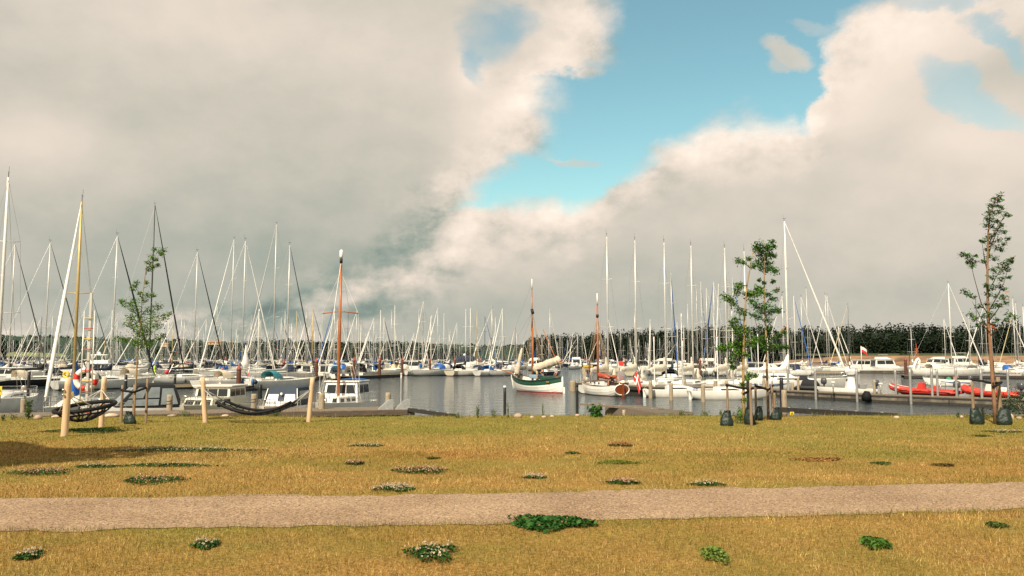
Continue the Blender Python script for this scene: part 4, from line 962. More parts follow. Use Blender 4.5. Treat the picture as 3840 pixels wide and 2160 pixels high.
# ------------------------------------------------------------------ the near dock and the boats moored at it
def at(u, y, z=0.0):
    p = PY(u, 1335, y); return Vector((p.x, y, z))
dockA, dockB = PZ(-300, 1568, .9), PZ(1528, 1535, .9)
platform('wooden_dock', 'long weathered plank dock along the left shore in front of the small boats', 'dock', dockA, dockB, 3.0, .9, .26, PLANK, mat('dark dock timber', (.11, .08, .055), .85, var=.4, scale=4, stretch=(.5, 4, 4)))
def dockpile(label, u, vt, vb, d=20, **k): return pilepx(label, u, vt, vb, .9, d, PILE, 'dock_bollard', 'bollard', **k)
dockpile('weathered round bollard on the dock before the black canopy boat, black rope round its foot', 635, 1480, 1539, 21, extra='rope')
dockpile('weathered bollard on the dock between the cream cabin boat and the grey windscreen boat', 951, 1477, 1530, 21, extra='rope')
dockpile('pale bollard on the dock at the left bow of the wooden mast boat', 1206, 1474, 1533, 24)
dockpile('pale bollard with metal band alone near the right end of the dock', 1455, 1472, 1529, 21, extra='band')
pilepx('yellowish mooring pile in the water right of the wooden mast boat', 1358, 1443, 1524, 0, 15, PILE, extra='band')
pilepx('white sleeved mooring pile right behind the right hammock post', 1154, 1449, 1530, 0, 11, PALEPOST)
pilepx('short grey pile in the water left of the yellow mast boat', 86, 1449, 1515, 0, 19, PILE)
pilepx('stub of a grey pile on the dock by the white foredeck', 86, 1494, 1545, .9, 19, PILE)
pilepx('thick black pile between the cream cabin boat and the grey windscreen boat', 973, 1442, 1545, 0, 17, BLACKPOST)
pilepx('black post with pale lamp head by the dark blue yacht', 103, 1393, 1530, .3, 11, BLACKPOST, 'black_post', 'post', cap='flat', capm=mat('pale lamp head', (.5, .6, .62), .4))
pilepx('black post with rope band behind the left tree', 468, 1404, 1530, 0, 11, BLACKPOST, 'black_post', 'post', extra='band')
pilepx('black post with white band on the pontoon by the lime jackets yacht', 655, 1404, 1458, 0, 9, BLACKPOST, 'black_post', 'post', extra='band')

# boat A: large white yacht cut by the left edge
r_, rg_ = sailboat('large white sailing yacht cut by the left edge, tallest mast of the scene', -5, 677, 0, 292, 12, 'white', 'navy', 'navy', None, None, None, 'white', 1, r=.105, pos=at(-5, 54.5), top=PY(0, 665, 54.5).z, spr=2, boomlen=4.2)
MB().tube([(2.5, .55, 1.66), (4.2, .4, 1.58), (4.2, -.4, 1.58), (2.5, -.55, 1.66)], .03, 5).build('handrail', TEAK, r_)
for x in (2.6, 3.7): MB().box((x, 0, 1.62), (.5, .5, .06), 0, 0, .02).build('deck_hatch', GLASS, r_)
# boat B: yellow mast
r_, rg_ = sailboat('white sailing boat with gold mast, blue sail cover and thick white furled jib', 283, 755, 0, 279, 8.6, 'white', 'navy', 'navy', None, ('white', .11), None, 'gold', 1, r=.10, pos=at(280, 50.5), top=PY(310, 755, 50.5).z, spr=1, boomlen=3.2)
mx, zd = r_['mx'], r_['zd']
g = MB(); rings = []
for t, w_, l_ in ((0, .10, .12), (.08, .26, .34), (.3, .30, .5), (.55, .24, .36), (.8, .18, .22), (1, .11, .11)):
    z = zd + .55 + 2.25 * t; rings.append([(mx - .1 - l_ * .5 + l_ * cos(q), w_ * sin(q), z) for q in [2 * pi * k / 12 for k in range(12)]])
g.loft(rings); g.build('sail_cover', mat('bright blue sail cover', (.012, .10, .42), .75, var=.2, scale=5, bump=.02, bscale=8), r_)
g = MB(); g.ball((1.6, .7, 1.25), (.55, .4, .3), 10, 6, jit=.12); g.build('folded_sail', cloth('offwhite'), r_)
# yellow ring buoy on its rail
g = MB(); p = [(0, .17 * cos(2 * pi * k / 16), .17 * sin(2 * pi * k / 16)) for k in range(17)]; g.tube(p, .075, 8); o = g.build('ring_buoy', mat('yellow buoy plastic', (.72, .50, .05), .5))
q = at(251, 49, 0); q.z = zt(q, 251, 1405); o.location = q; o.rotation_euler = (0, 0, R(75)); tag(o, 'small yellow ring buoy hanging left of the blue sail cover', 'ring buoy')

# C: cuddy boat under a black camping canopy
pos = at(530, 50.0)
r_, rg_ = mbase('motorboat', 'small white motorboat under a black canopy with smoky windows', 'motorboat', 0, 0, 221, 5.6, 2.3, 1.0, .8, 'white', 'black', 'navy', pos=pos)
g = MB(); q = block(g, -2.3, 1.6, 1.02, .76, .86, 2.2, 1.3, .5, .14, rnd=.22); cano = g.build('canopy', cloth('black'), r_)
for sd in ('left', 'right'):
    window(cano, q[sd], .06, .32, .42, .9, GLASSB, 'clear_panel', .02, off=.05); window(cano, q[sd], .36, .62, .42, .9, GLASSB, 'clear_panel', .02, off=.05); window(cano, q[sd], .66, .93, .10, .84, GLASSB, 'clear_panel', off=.05); window(cano, q[sd], .08, .62, .08, .36, GLASSB, 'clear_panel', off=.05)
window(cano, q['front'], .06, .48, .1, .88, GLASSB, 'clear_panel', .02, off=.05); window(cano, q['front'], .52, .94, .1, .88, GLASSB, 'clear_panel', .02, off=.05); window(cano, q['rear'], .1, .9, .3, .85, GLASSB, 'clear_panel', .04)
rails(r_, rg_, .35, (.62, .97), pushpit=False)
# D: cream cabin boat
r_, rg_ = mbase('cabin_boat', 'cream cabin boat with white overhanging roof and dark front windows', 'cabin boat', 0, 0, 267, 7.0, 2.9, 1.15, .8, 'cream', 'white', 'navy', pos=at(806, 51.2), deckc='cream', p=3.2)
g = MB(); q = block(g, -.2, 2.5, 1.28, .95, .9, 1.42, .45, 0, .1, rnd=.08); tr_ = g.build('trunk_cabin', gel('cream'), r_)
window(tr_, q['front'], .06, .36, .25, .85, frame=gel('cream')); window(tr_, q['front'], .64, .94, .25, .85, frame=gel('cream')); window(tr_, q['front'], .40, .60, .3, .8)
for sd in ('left', 'right'):
    for s0 in (.12, .52): window(tr_, q[sd], s0, s0 + .32, .3, .8)
wheelhouse(r_, -2.3, .35, 1.25, .9, 2.02, 'cream', .28, .1, .2, nside=3, nfront=3, frame=gel('offwhite'), sill=.5)
rails(r_, rg_, .5, (.62, .97), pushpit=False)
# E: white boat with covered windscreen
r_, rg_ = mbase('sport_boat', 'white sport boat with dark blue grey cover over its wide windscreen', 'sport boat', 0, 0, 270, 6.8, 2.65, 1.05, .85, 'white', 'navy', 'navy', pos=at(1068, 51.3), p=3.0)
g = MB(); q = block(g, -2.6, .75, 1.2, 1.08, .92, 1.98, .55, .3, .2, rnd=.16); cv = g.build('canopy', mat('blue grey canvas', (.035, .05, .075), .85, var=.2, scale=4), r_)
window(cv, q['front'], .06, .40, .12, .62, GLASSB, 'clear_panel', .01, off=.04); window(cv, q['front'], .60, .94, .12, .62, GLASSB, 'clear_panel', .01, off=.04)
for sd in ('left', 'right'): window(cv, q[sd], .15, .9, .3, .8, GLASSB, 'clear_panel', .03)
for sy in (1, -1): MB().tube([(.8, sy * 1.08, .92), (.3, sy * .92, 1.95)], .035, 5).build('windscreen_frame', gel('white'), r_)
g = MB(); g.ball((.55, 0, 1.62), .09, 8, 6); g.build('badge', gel('white'), r_)
g = MB(); block(g, .7, 2.3, 1.0, .5, .95, 1.15, .5, 0, .1, rnd=.08); g.build('foredeck_hump', gel('white'), r_)
rails(r_, rg_, .4, (.55, .97), pushpit=False)
# F: white motor sailer with varnished mast
r_, rg_ = mbase('motor_sailer', 'white motor sailer with orange varnished mast and three front windows', 'motor sailer', 0, 0, 264, 8.6, 2.9, 1.2, .9, 'white', 'navy', 'navy', tr=.75, pos=at(1292, 53.2), p=2.4)
zd = 1.0
g = MB(); q = block(g, .6, 3.0, 1.12, .62, zd, zd + .42, .25, 0, .08, rnd=.06); tk = g.build('trunk_cabin', gel('white'), r_)
for s0 in (.08, .66): window(tk, q['front'], s0, s0 + .26, .25, .85)
for sd in ('left', 'right'):
    for s0 in (.1, .42, .7): window(tk, q[sd], s0, s0 + .2, .25, .8)
h_, q = wheelhouse(r_, -1.9, .75, 1.28, zd - .05, 2.25, 'white', .22, .1, .1, nside=2, nfront=3, frame=gel('white'), sill=.48, tum=.14)
g = MB(); g.loft([[(x, w_ * cos(pi * k / 8), 2.33 + .16 * sin(pi * k / 8)) for k in range(9)] for x, w_ in ((-2.1, 1.15), (-.4, 1.2))], closed=False, cap=False); g.build('roof_canvas', cloth('blue'), r_)
mxx = 1.15
rgs = rg_; top = PY(1281, 968, 52).z
MB().tube([(mxx, 0, zd + .3), (mxx - .05, 0, 6), (mxx - .1, 0, top)], [.108, .10, .065], 10).build('mast', WOODM, r_)
sp_ = zd + (top - zd) * .62
MB().tube([(mxx - .1, 1.2, sp_ - .05), (mxx - .05, 0, sp_ + .1), (mxx - .1, -1.2, sp_ - .05)], .04, 5).build('spreader', WOODM, r_)
g = MB()
for s in (1, -1):
    g.tube([(mxx - .2, s * 1.35, 1.1), (mxx - .1, s * 1.2, sp_ - .05), (mxx - .1, 0, top - .9)], .013, 4); g.tube([(mxx + .2, s * 1.3, 1.1), (mxx - .05, 0, sp_)], .011, 4); g.tube([(mxx - .6, s * 1.35, 1.1), (mxx - .05, 0, sp_)], .011, 4)
g.tube([(4.4, 0, 1.3), (mxx, 0, top - .4)], .02, 5); g.tube([(-4.2, 0, 1.0), (mxx - .1, 0, top)], .013, 4); g.build('rigging', mat('white rope', (.7, .68, .62), .8), r_)
MB().tube([(mxx - .1, 0, top - .3), (mxx - .1, 0, top)], .1, 8).build('mast_band', BLACKPOST, r_)
MB().tube([(mxx - .1, 0, top), (mxx - .1, 0, top + .12), (mxx - .1, 0, top + .5), (mxx - .1, 0, top + .58)], [.05, .13, .12, .04], 10).build('radar_reflector', gel('white'), r_)
MB().tube([(3.6, 0, 1.1), (3.6, 0, 1.32), (3.6, 0, 1.4)], [.16, .12, .05], 8).build('windlass', STEEL, r_)
rails(r_, rg_, .6, (.1, .96))

# dock end: steel hinge plates and the dark timber edge to the shore
root = thing('hinge_plate', 'grey steel hinge brackets at the right end of the dock', 'bracket', dockB, math.atan2((dockB - dockA).y, (dockB - dockA).x))
for x, yy in ((-1.1, .2), (-.15, .1)):
    g = MB(); A = [(x - .55, 0), (x + .3, 0), (x + .3, .55), (x + .05, .55)]
    g.add([(a, yy, z) for a, z in A] + [(a, yy + .5, z) for a, z in A], [(0, 1, 2, 3), (7, 6, 5, 4), (0, 4, 5, 1), (1, 5, 6, 2), (2, 6, 7, 3), (3, 7, 4, 0)]); g.build('bracket', GALV, root)
p1 = PY(1505, 1400, 47.2); p1.z = 0
post('channel_marker_pole', 'thin grey pole with white box on top at the dock end', 'marker pole', (p1.x, p1.y, .5), PY(1505, 1402, 47.2).z, .055, GALV, cap='flat', capm=WHITEP)
def beam(name, label, cat, P, Q, h, w_, m):
    P, Q = Vector(P), Vector(Q); d = Q - P; root = thing(name, label, cat, P)
    n = d.cross(Vector((0, 0, 1))).normalized() * w_ / 2; u_ = Vector((0, 0, h)); V = [-n, n, n + u_, -n + u_]
    MB().add([v for v in V] + [v + d for v in V], [(3, 2, 1, 0), (4, 5, 6, 7), (0, 1, 5, 4), (1, 2, 6, 5), (2, 3, 7, 6), (3, 0, 4, 7)]).build('timber', m, root)
    g = MB(); k = 5
    for i in range(k): c = d * ((i + .5) / k); g.box((c.x, c.y, c.z + h + .01), (.1, .1, .03))
    g.build('bolt', GALV, root); return root
beam('timber_edge', 'dark timber beam slanting from the dock end down to the grass', 'timber edge', PZ(1528, 1541, .75), PZ(1702, 1569, 1.1), .2, .25, DARKWOOD)
beam('concrete_edge', 'short pale concrete slab under the dock end', 'concrete edge', PZ(1240, 1558, .55), PZ(1555, 1556, .55), .32, .5, CONC)
beam('timber_edge', 'black timber edge along the right shore beside the yellow sign', 'timber edge', PZ(2922, 1545, 1.0), PZ(3360, 1572, 1.2), .26, .3, DARKWOOD)

# rescue post: pole, ladder with red and yellow rungs, ring buoy
sb_ = GR(327, 1562); yb = 27.4; gb = gz(PY(327, 1335, yb).x, yb)
root = thing('rescue_post', 'rescue post with aluminium ladder of red and yellow rungs', 'rescue post', at(330, yb, gb), R(8))
ztop = PY(330, 1165, yb).z - gb
MB().box((0, .06, (PY(331, 1098, yb).z - gb) / 2), (.075, .075, PY(331, 1098, yb).z - gb)).build('pole', ALU, root)
for sx in (-1, 1): MB().tube([(sx * .185, -.03, .15), (sx * .165, -.03, ztop)], .022, 6).build('ladder_rail', ALU, root)
RUNGR, RUNGY = mat('red rung', (.5, .05, .03), .5), mat('yellow rung', (.6, .42, .06), .5)
for i in range(10):
    z = .5 + i * (ztop - .75) / 9; MB().tube([(-.18, -.03, z), (.18, -.03, z)], .017, 6).build('rung', (RUNGR, RUNGY)[i % 2], root)
g = MB(); ringp = [(.31 * cos(2 * pi * k / 32), 0, .31 * sin(2 * pi * k / 32)) for k in range(33)]
g.tube(ringp, .098, 10, cap=False); me = g.mesh('lifebuoy', [mat('lifebuoy white', (.78, .75, .70), .5), mat('lifebuoy red', (.62, .035, .025), .5)])
for i, f in enumerate(me.polygons): f.material_index = 1 if ((i // 10) % 8) in (0, 1, 7) else 0
lb = link(me, 'lifebuoy'); lb.location = at(326, yb + .16, PY(327, 1423, yb).z); lb.rotation_euler = (0, R(22), R(8)); tag(lb, 'red and white lifebuoy hanging on the ladder post', 'lifebuoy')

# ------------------------------------------------------------------ hammocks
def hammock(label, P, Q, zt_, sag, wid, bowl=False):
    root = thing('net_hammock', label, 'hammock', (P + Q) / 2); M0 = (P + Q) / 2; a, b_ = P - M0, Q - M0; d = (b_ - a); ln = d.length; ux = d.normalized(); uy = Vector((-ux.y, ux.x, 0)).normalized()
    h0 = zt_ - M0.z
    nI, nJ = 12, 5; g = MB()
    def pt(s, t):                                                   # s -1..1 along, t -1..1 across
        if bowl:
            q = Vector((s, t)); rr = min(1, max(abs(s), abs(t))); th = math.atan2(t, s); 
            return ux * (rr * cos(th) * wid * .5) + uy * (rr * sin(th) * wid * .5) + Vector((0, 0, h0 - sag - .36 * (1 - rr ** 2)))
        w_ = wid * (.62 + .38 * cos(s * 1.2)); L2 = ln * .33
        return ux * (s * L2) + uy * (t * w_ / 2) + Vector((0, 0, h0 - .40 - .29 * (1 - s * s) - .1 * (1 - t * t)))
    if bowl:
        def bp_(th, q): c = ux * (cos(th) * wid * .5 * q) + uy * (sin(th) * wid * .5 * q); return c + Vector((0, 0, h0 - sag - .34 * (1 - q * q) + .22 * (c.x * .5 + c.y * .9) / wid))
        MB().tube([bp_(2 * pi * k / 28, 1) for k in range(29)], .048, 8, cap=False).build('rim', RUBBER, root)
        for q in (.28, .55, .8):
            m_ = 10 if q < .4 else 16
            g.tube([bp_(2 * pi * k / m_, q) for k in range(m_ + 1)], .02, 5, cap=False)
        for k in range(14):
            th = 2 * pi * k / 14; g.tube([bp_(th + o_, q) for q, o_ in ((.05, .3), (.28, .2), (.55, -.1), (.8, .1), (1, 0))], .02, 5)
        g.build('net', RUBBER, root)
        for e, sg in ((a, -1), (b_, 1)):
            rope = MB(); kn = Vector((e.x, e.y, h0)) * .93 + Vector((0, 0, h0 * .07 - .05))
            for k in (-.7, -.25, .25, .7): rope.tube([kn, bp_(k if sg > 0 else pi - k, 1)], .012, 4)
            rope.tube([kn, Vector((e.x, e.y, h0))], .016, 5); rope.build('rope', ROPE, root)
    else:
        for j in range(nJ + 1):
            t = -1 + 2 * j / nJ; g.tube([pt(-1 + 2 * i / nI, t + (.08 * (1 if (i + j) % 2 else -1) if 0 < j < nJ else 0)) for i in range(nI + 1)], .016, 5)
        for i in range(nI + 1):
            s = -1 + 2 * i / nI; g.tube([pt(s + (.03 * (1 if j % 2 else -1)), -1 + 2 * j / nJ) for j in range(nJ + 1)], .015, 5)
        g.build('net', RUBBER, root)
        for t in (-1, 1): MB().tube([pt(-1.02 + 2.04 * i / 14, t) for i in range(15)], .045, 6).build('edge_strap', RUBBER, root)
        for e, sg in ((a, -1), (b_, 1)):
            rope = MB(); kn = Vector((e.x, e.y, h0)); MB().box(pt(sg, 0), (.09, .6, .09), math.atan2(ux.y, ux.x), 0, .02).build('end_bar', RUBBER, root)
            for t in (-.9, 0, .9): rope.tube([kn + Vector((0, 0, -.02)), pt(sg, t)], .014, 5)
            rope.build('rope', mat('steel grey rope', (.35, .34, .32), .7), root)
    return root
def hpost(label, u, vb, vt, dpx, lean):
    p = GR(u, vb); return p, post('hammock_post', label, 'post', p, zt(p, u, vt), dpx * p.y / F / 2, PALEPOST, lean=lean, n=16)
pa, ra = hpost('pale round post at the front left end of the bowl hammock', 241, 1636, 1416, 25, (.04, 0))
pb_, rb_ = hpost('pale round post at the back right end of the bowl hammock', 379, 1603, 1414, 19, (.03, 0))
pc, rc = hpost('pale post leaning left at the left end of the long net hammock', 770, 1585, 1414, 18, (-.12, 0))
pd, rd = hpost('pale post at the right end of the long net hammock', 1157, 1583, 1416, 17, (.09, 0))
g = MB()
for z in (.95, 1.06): g.tube([(-.01, -.105, z), (-.01, -.13, z)], .03, 10)
g.build('bolt', STEEL, ra)
za = gz(pa.x, pa.y)
hammock('round black bowl hammock hanging between the two left posts', pa, pb_, za + 1.0, .42, 1.35, True)
hammock('long black net hammock slung between the two leaning posts', pc + Vector((-.1, 0, 0)), pd + Vector((.1, 0, 0)), gz(pc.x, pc.y) + 1.0, .78, 1.15)

# ------------------------------------------------------------------ black shore posts, landing, sign
for u, vt_, vb, lb in ((1893, 1452, 1562, 'black post with pale top on the shore left of the green boat'), (2163, 1447, 1558, 'black post on the shore in front of the small red sail boat')):
    p = GR(u, 1566); p = at(u, 28.2, gz(PY(u, 1335, 28.2).x, 28.2)); post('black_post', lb, 'post', p, zt(p, u, vt_), 10.5 * p.y / F / 2, BLACKPOST, cap='flat', capm=WHITEP if u < 2000 else BLACKPOST)
# plank landing with a vertical board front
def PP(u, v, z): return PZ(u, v, z)
tz = .62
quad = [PZ(2270, 1518, tz), PZ(2470, 1551, tz), PZ(2600, 1545, tz), PZ(2392, 1519, tz)]
ctr = sum(quad, Vector()) / 4; root = thing('plank_landing', 'low grey plank landing with vertical board front beyond the sapling', 'landing', (ctr.x, ctr.y, 0))
Lq = [Vector((q.x - ctr.x, q.y - ctr.y, 0)) for q in quad]
g = MB(); n = 16
for i in range(n):
    s0, s1 = i / n + .002, (i + 1) / n - .004; A = [Lq[0].lerp(Lq[1], s0), Lq[0].lerp(Lq[1], s1), Lq[3].lerp(Lq[2], s1), Lq[3].lerp(Lq[2], s0)]
    g.slab([(q.x, q.y) for q in A], tz - .04, tz)
g.build('deck_planks', mat('dark mossy planks', (.15, .12, .085), .9, var=.35, scale=3, bump=.01), root)
g = MB(); d = Lq[1] - Lq[0]; rz = math.atan2(d.y, d.x); n = 44
for i in range(n):
    c = Lq[0].lerp(Lq[1], (i + .5) / n); g.box((c.x, c.y, .22 + .01 * (i % 3)), (d.length / n - .02, .05, .72), rz)
g.build('board_front', PLANK, root)
d2 = Lq[2] - Lq[1]; n = 26; g = MB()
for i in range(n):
    c = Lq[1].lerp(Lq[2], (i + .5) / n); g.box((c.x, c.y, .2), (d2.length / n - .02, .05, .7), math.atan2(d2.y, d2.x))
g.build('board_side', PLANK, root)
beam('timber_walkway', 'long grey plank lying from the landing out to the left over the water', 'plank', PZ(2182, 1519, .55), PZ(2478, 1541, .55), .12, .5, PLANK)
p = PZ(2318, 1552, .1); post('mooring_cleat', 'dark square hole frame in the landing front', 'post', (p.x, p.y, 0), .5, .38, DARKWOOD, n=4) if False else None
p = PZ(2340, 1562, 1.0); post('pile', 'short grey pile stub at the landing front', 'pile', (p.x, p.y, .2), zt(p, 2340, 1537), .09, PILE)
# pale pile and black pile by the timber edge
pilepx('thick pale square topped pile in front of the right pier', 2942, 1462, 1541, 1.0, 20, PILE)
pilepx('tall black pile beside the thick pale pile', 2933, 1416, 1536, .9, 14, BLACKPOST)
pilepx('black pile behind the belted stake of the hawthorn', 2807, 1415, 1536, .9, 12, BLACKPOST)
pilepx('dark brown pile behind the right stake of the twin trees', 2905, 1474, 1536, .9, 9, STAKE)
YEL = mat('yellow sign paint', (.72, .55, .04), .5, var=.05)
def sign(label, u, v, y, w_, h_, tri=True):
    p = PY(u, v, y); root = thing('warning_sign', label, 'sign', p); MB().box((0, 0, 0), (w_, .02, h_), 0, 0, .004).build('plate', YEL, root)
    g = MB(); a = w_ * .32
    for P_, Q_ in (((-a, -a), (0, a)), ((a, -a), (0, a)), ((-a * .6, -a * .35), (a * .6, -a * .35))): g.tube([(P_[0], -.016, P_[1]), (Q_[0], -.016, Q_[1])], w_ * .055, 4)
    g.build('symbol', BLACKPOST, root); MB().tube([(0, .03, -h_ * 1.4), (0, .03, h_ * .45)], .018, 5).build('sign_post', GALV, root); return root
sign('small yellow warning sign with black symbol by the black timber edge', 2970, 1551, 31.5, .155, .135)
sign('yellow warning sign cut by the left edge of the view', 0, 1465, 28, .14, .3)
# ------------------------------------------------------------------ second row, left: yachts on the floating pontoon
platform('floating_pontoon', 'long floating pontoon running away behind the cream cabin boat', 'pontoon', (-30.2, 87.0), (-33.2, 146), 2.2, .55, .35, PLANK, CONC)
platform('finger_pontoon', 'short wooden finger pontoon left of the rusty pile', 'pontoon', PZ(655, 1459), PZ(812, 1455), 1.6, .55, .3, PLANK, PILE)
platform('floating_pontoon', 'dark edged pontoon end with two rusty piles, left of the open water', 'pontoon', PZ(1312, 1423), PZ(1514, 1413), 2.2, .55, .45, PLANK, DARKWOOD)
platform('floating_pontoon', 'dark edged pontoon end in front of the cruiser with navy canopy', 'pontoon', PZ(1606, 1408), PZ(1812, 1389), 2.2, .6, .45, PLANK, DARKWOOD)
def rust(label, u, vt_, vb, d=17, z=0): return pilepx(label, u, vt_, vb, z, d, RUST, 'steel_pile', 'steel pile', cap='cone', capm=REDTOP)
for a in (('large rust brown pile with pointed cap right of the beige sprayhood yacht', 894, 1388, 1462, 18), ('rust brown pile behind the yacht with blue fenders', 1063, 1362, 1420, 13), ('rust brown pile by the row of small motorboats', 1185, 1358, 1424, 14), ('rust brown pile at the left end of the dark edged pontoon', 1327, 1354, 1424, 12), ('rust brown pile left of the beige canopy boat', 1423, 1354, 1417, 11), ('rust brown pile at the tip of the dark edged pontoon beside the marker pole', 1508, 1352, 1416, 10),
          ('rust brown pile at the near end of the cruiser pontoon', 1612, 1354, 1409, 9), ('rust brown pile in front of the navy canopy cruiser bow', 1706, 1352, 1401, 8), ('rust brown pile at the far tip of the cruiser pontoon', 1802, 1352, 1391, 8), ('small far rusty pile behind the lime jackets yacht', 640, 1347, 1384, 10), ('small far rusty pile left of the white teardrop sail', 845, 1346, 1380, 8), ('small far rusty pile left of the large white teardrop', 418, 1362, 1390, 9),
          ('far rusty pile right of the furled cream gaff sail', 2147, 1350, 1378, 6), ('far rusty pile left of the standing man', 2191, 1350, 1377, 6), ('far rusty pile right of the standing man', 2211, 1355, 1382, 7), ('rusty pile with red cap behind the red sail bundle', 2346, 1354, 1385, 8), ('rusty pile among the grey keelboats', 2626, 1356, 1412, 11), ('dark pile with orange cap left of the leaning white dinghy', 3398, 1352, 1412, 11), ('dark rusty pile behind the right tree trunk', 3724, 1354, 1412, 11), ('far rusty pile between the right yachts', 3011, 1348, 1378, 8)):
    rust(*a[:4], d=a[4])
DK = 'darkgrey'
sb = sailboat
sb('white sailing yacht with off white boom cover far left', 28, 915, 1447, 52, 10.5, 'white', 'navy', 'red', 'offwhite', DK, 'beige')
r_, g_ = sb('dark blue sailing yacht with black sail cover and beige sprayhood', 162, 910, 1452, 50, 11, 'black', 'white', 'navy', 'black', DK, 'beige', rail=True)
MB().tube([(-5.6, .9, 1.2), (-5.5, .9, 2.0)], .05, 6).build('horseshoe_buoy', mat('orange plastic', (.65, .16, .02), .5), r_); MB().box((-4.6, -.3, 1.75), (.35, .45, .4), 0, 0, .05).build('bucket', REDPLAIN, r_)
MB().ball((-4.9, .7, 1.8), (.18, .3, .3), 8, 6).build('folded_sail', mat('orange cloth', (.62, .18, .03), .85), r_)
sb('white sailing yacht behind the gold mast with navy boom cover', 272, 909, 1442, 58, 10.5, 'white', 'navy', 'navy', 'navy', None, 'black', 'alu')
r_, g_ = sb('white sailing yacht with broad white stern and navy sail cover behind the bowl hammock', 416, 884, 1457, 52, 11.2, 'white', DK, 'navy', 'navy', ('black', .12), 'black', r=.09)
r_, g_ = sb('large white yacht with grey boom cover, black furled jib and row of blue fenders', 556, 771, 1440, 56, 11.6, 'white', 'navy', 'navy', 'grey', ('black', .11), 'beige', 'dark', fend=((-.05, -1, FENDK), (.1, -1, FENDB), (.2, -1, FENDB), (.28, -1, FENDB)), r=.10)
r_, g_ = sb('white sailing yacht with black sail cover and red round buoy on its rail', 724, 945, 1438, 42, 10, 'white', DK, 'navy', 'black', ('black', .09), None, bimini='black', fend=((-.1, -1, FENDK), (.12, -1, FENDK)))
MB().ball((-3.6, -1.55, 1.75), (.32, .2, .32), 12, 8).build('round_buoy', mat('coral red buoy', (.72, .06, .06), .5), r_)
LIMEM = mat('lime safety cloth', (.42, .60, .05), .85, var=.2)
for dx, dz in ((-.5, 1.75), (-.1, 2.3), (.3, 1.6)): MB().ball((-4.6 + dx * .3, .6 + dx, dz), (.16, .26, .36), 8, 6, jit=.1).build('hanging_jacket', LIMEM, r_)
r_, g_ = sb('white sailing yacht with beige sprayhood just left of the large rusty pile', 905, 903, 1453, 50, 10.5, 'white', 'white', 'navy', None, ('white', .08), 'beige', boomlen=3.8, fend=((-.3, -1, FENDW),))
mx = r_['mx']; g = MB(); g.loft([[(mx + .5 + w_ * cos(q), w_ * .7 * sin(q), z) for q in [2 * pi * k / 10 for k in range(10)]] for z, w_ in ((2.3, .12), (2.7, .5), (3.1, .62), (3.7, .42), (4.6, .18), (5.4, .04))]); g.build('sail_bag', cloth('white'), r_)
MB().ball((-4.9, -.4, .9), (.35, .3, .3), 10, 6).build('round_fender', gel('white'), r_)
sb('white sailing yacht with white furled jib and twin masthead aerials', 862, 898, 1424, 232, 11.5, 'white', 'navy', 'red', 'blue', ('white', .09), None)
sb('white sailing yacht with very tall mast and grey furled jib', 1022, 842, 1428, 238, 12.5, 'white', 'navy', 'red', 'black', ('grey', .10), 'navy', r=.10)
r_, g_ = sb('white sailing yacht with four blue fenders on its stern', 1074, 920, 1455, 60, 10.4, 'white', 'white', 'navy', 'grey', (DK, .08), 'teal', r=.085)
for y, m_, bl in ((1.3, FENDB, 0), (.75, FENDB, 0), (-.9, FENDB, 0), (-1.35, FENDK, 1)): fender(r_, -5.55, y, .95, m_, .17, .75, bl)
st = MB().tube([(-5.4, -.3, 1.3), (-5.6, -.3, 3.0)], .02, 5).build('flag_staff', WHITEP, r_); f = link(flag_mesh(.5, .9, 1.2, False), 'flag', st); f.location = (-5.58, -.3, 2.9); f.rotation_euler = (0, 0, 1.2)
MB().box((-5.42, .1, .75), (.06, .6, 1.1)).build('boarding_ladder', WHITEP, r_)
# the far-left motor boat and the one with the white flying bridge
r_, g_ = mbase('motorboat', 'white motor boat cut by the left edge with a blue fender', 'motorboat', 20, 1447, 190, 8.5, 2.9, 1.3, 1.1, 'white', 'navy', 'navy')
wheelhouse(r_, -2.5, 1.2, 1.2, 1.1, 2.35, 'white', .5, .1, .12); rails(r_, g_, .5, (.5, .97), pushpit=False); fender(r_, -.5, 1.5, .7, FENDB, .16, .7)
r_, g_ = mbase('motor_cruiser', 'white motor cruiser with flying bridge behind the aluminium ladder', 'motor cruiser', 345, 1420, 200, 10.5, 3.4, 1.6, 1.3, 'white', 'navy', 'navy')
wheelhouse(r_, -3, 1.6, 1.45, 1.3, 2.6, 'white', .8, .2, .3); g = MB(); block(g, -2.6, .9, 1.3, 1.1, 2.72, 3.2, .4, 0, .1); g.build('flying_bridge', gel('white'), r_)
g = MB(); block(g, -2.4, .4, 1.25, 1.15, 4.15, 4.25, .2, 0, .1); g.build('hardtop', gel('white'), r_)
for x in (-2.2, .1):
    for s in (1, -1): MB().tube([(x, s * 1.1, 3.1), (x, s * 1.1, 4.2)], .04, 5).build('hardtop_post', gel('white'), r_)
MB().tube([(-1, 0, 4.25), (-1, 0, 4.5), (-1, 0, 4.75)], [.3, .3, .1], 10).build('radar_dome', gel('white'), r_)

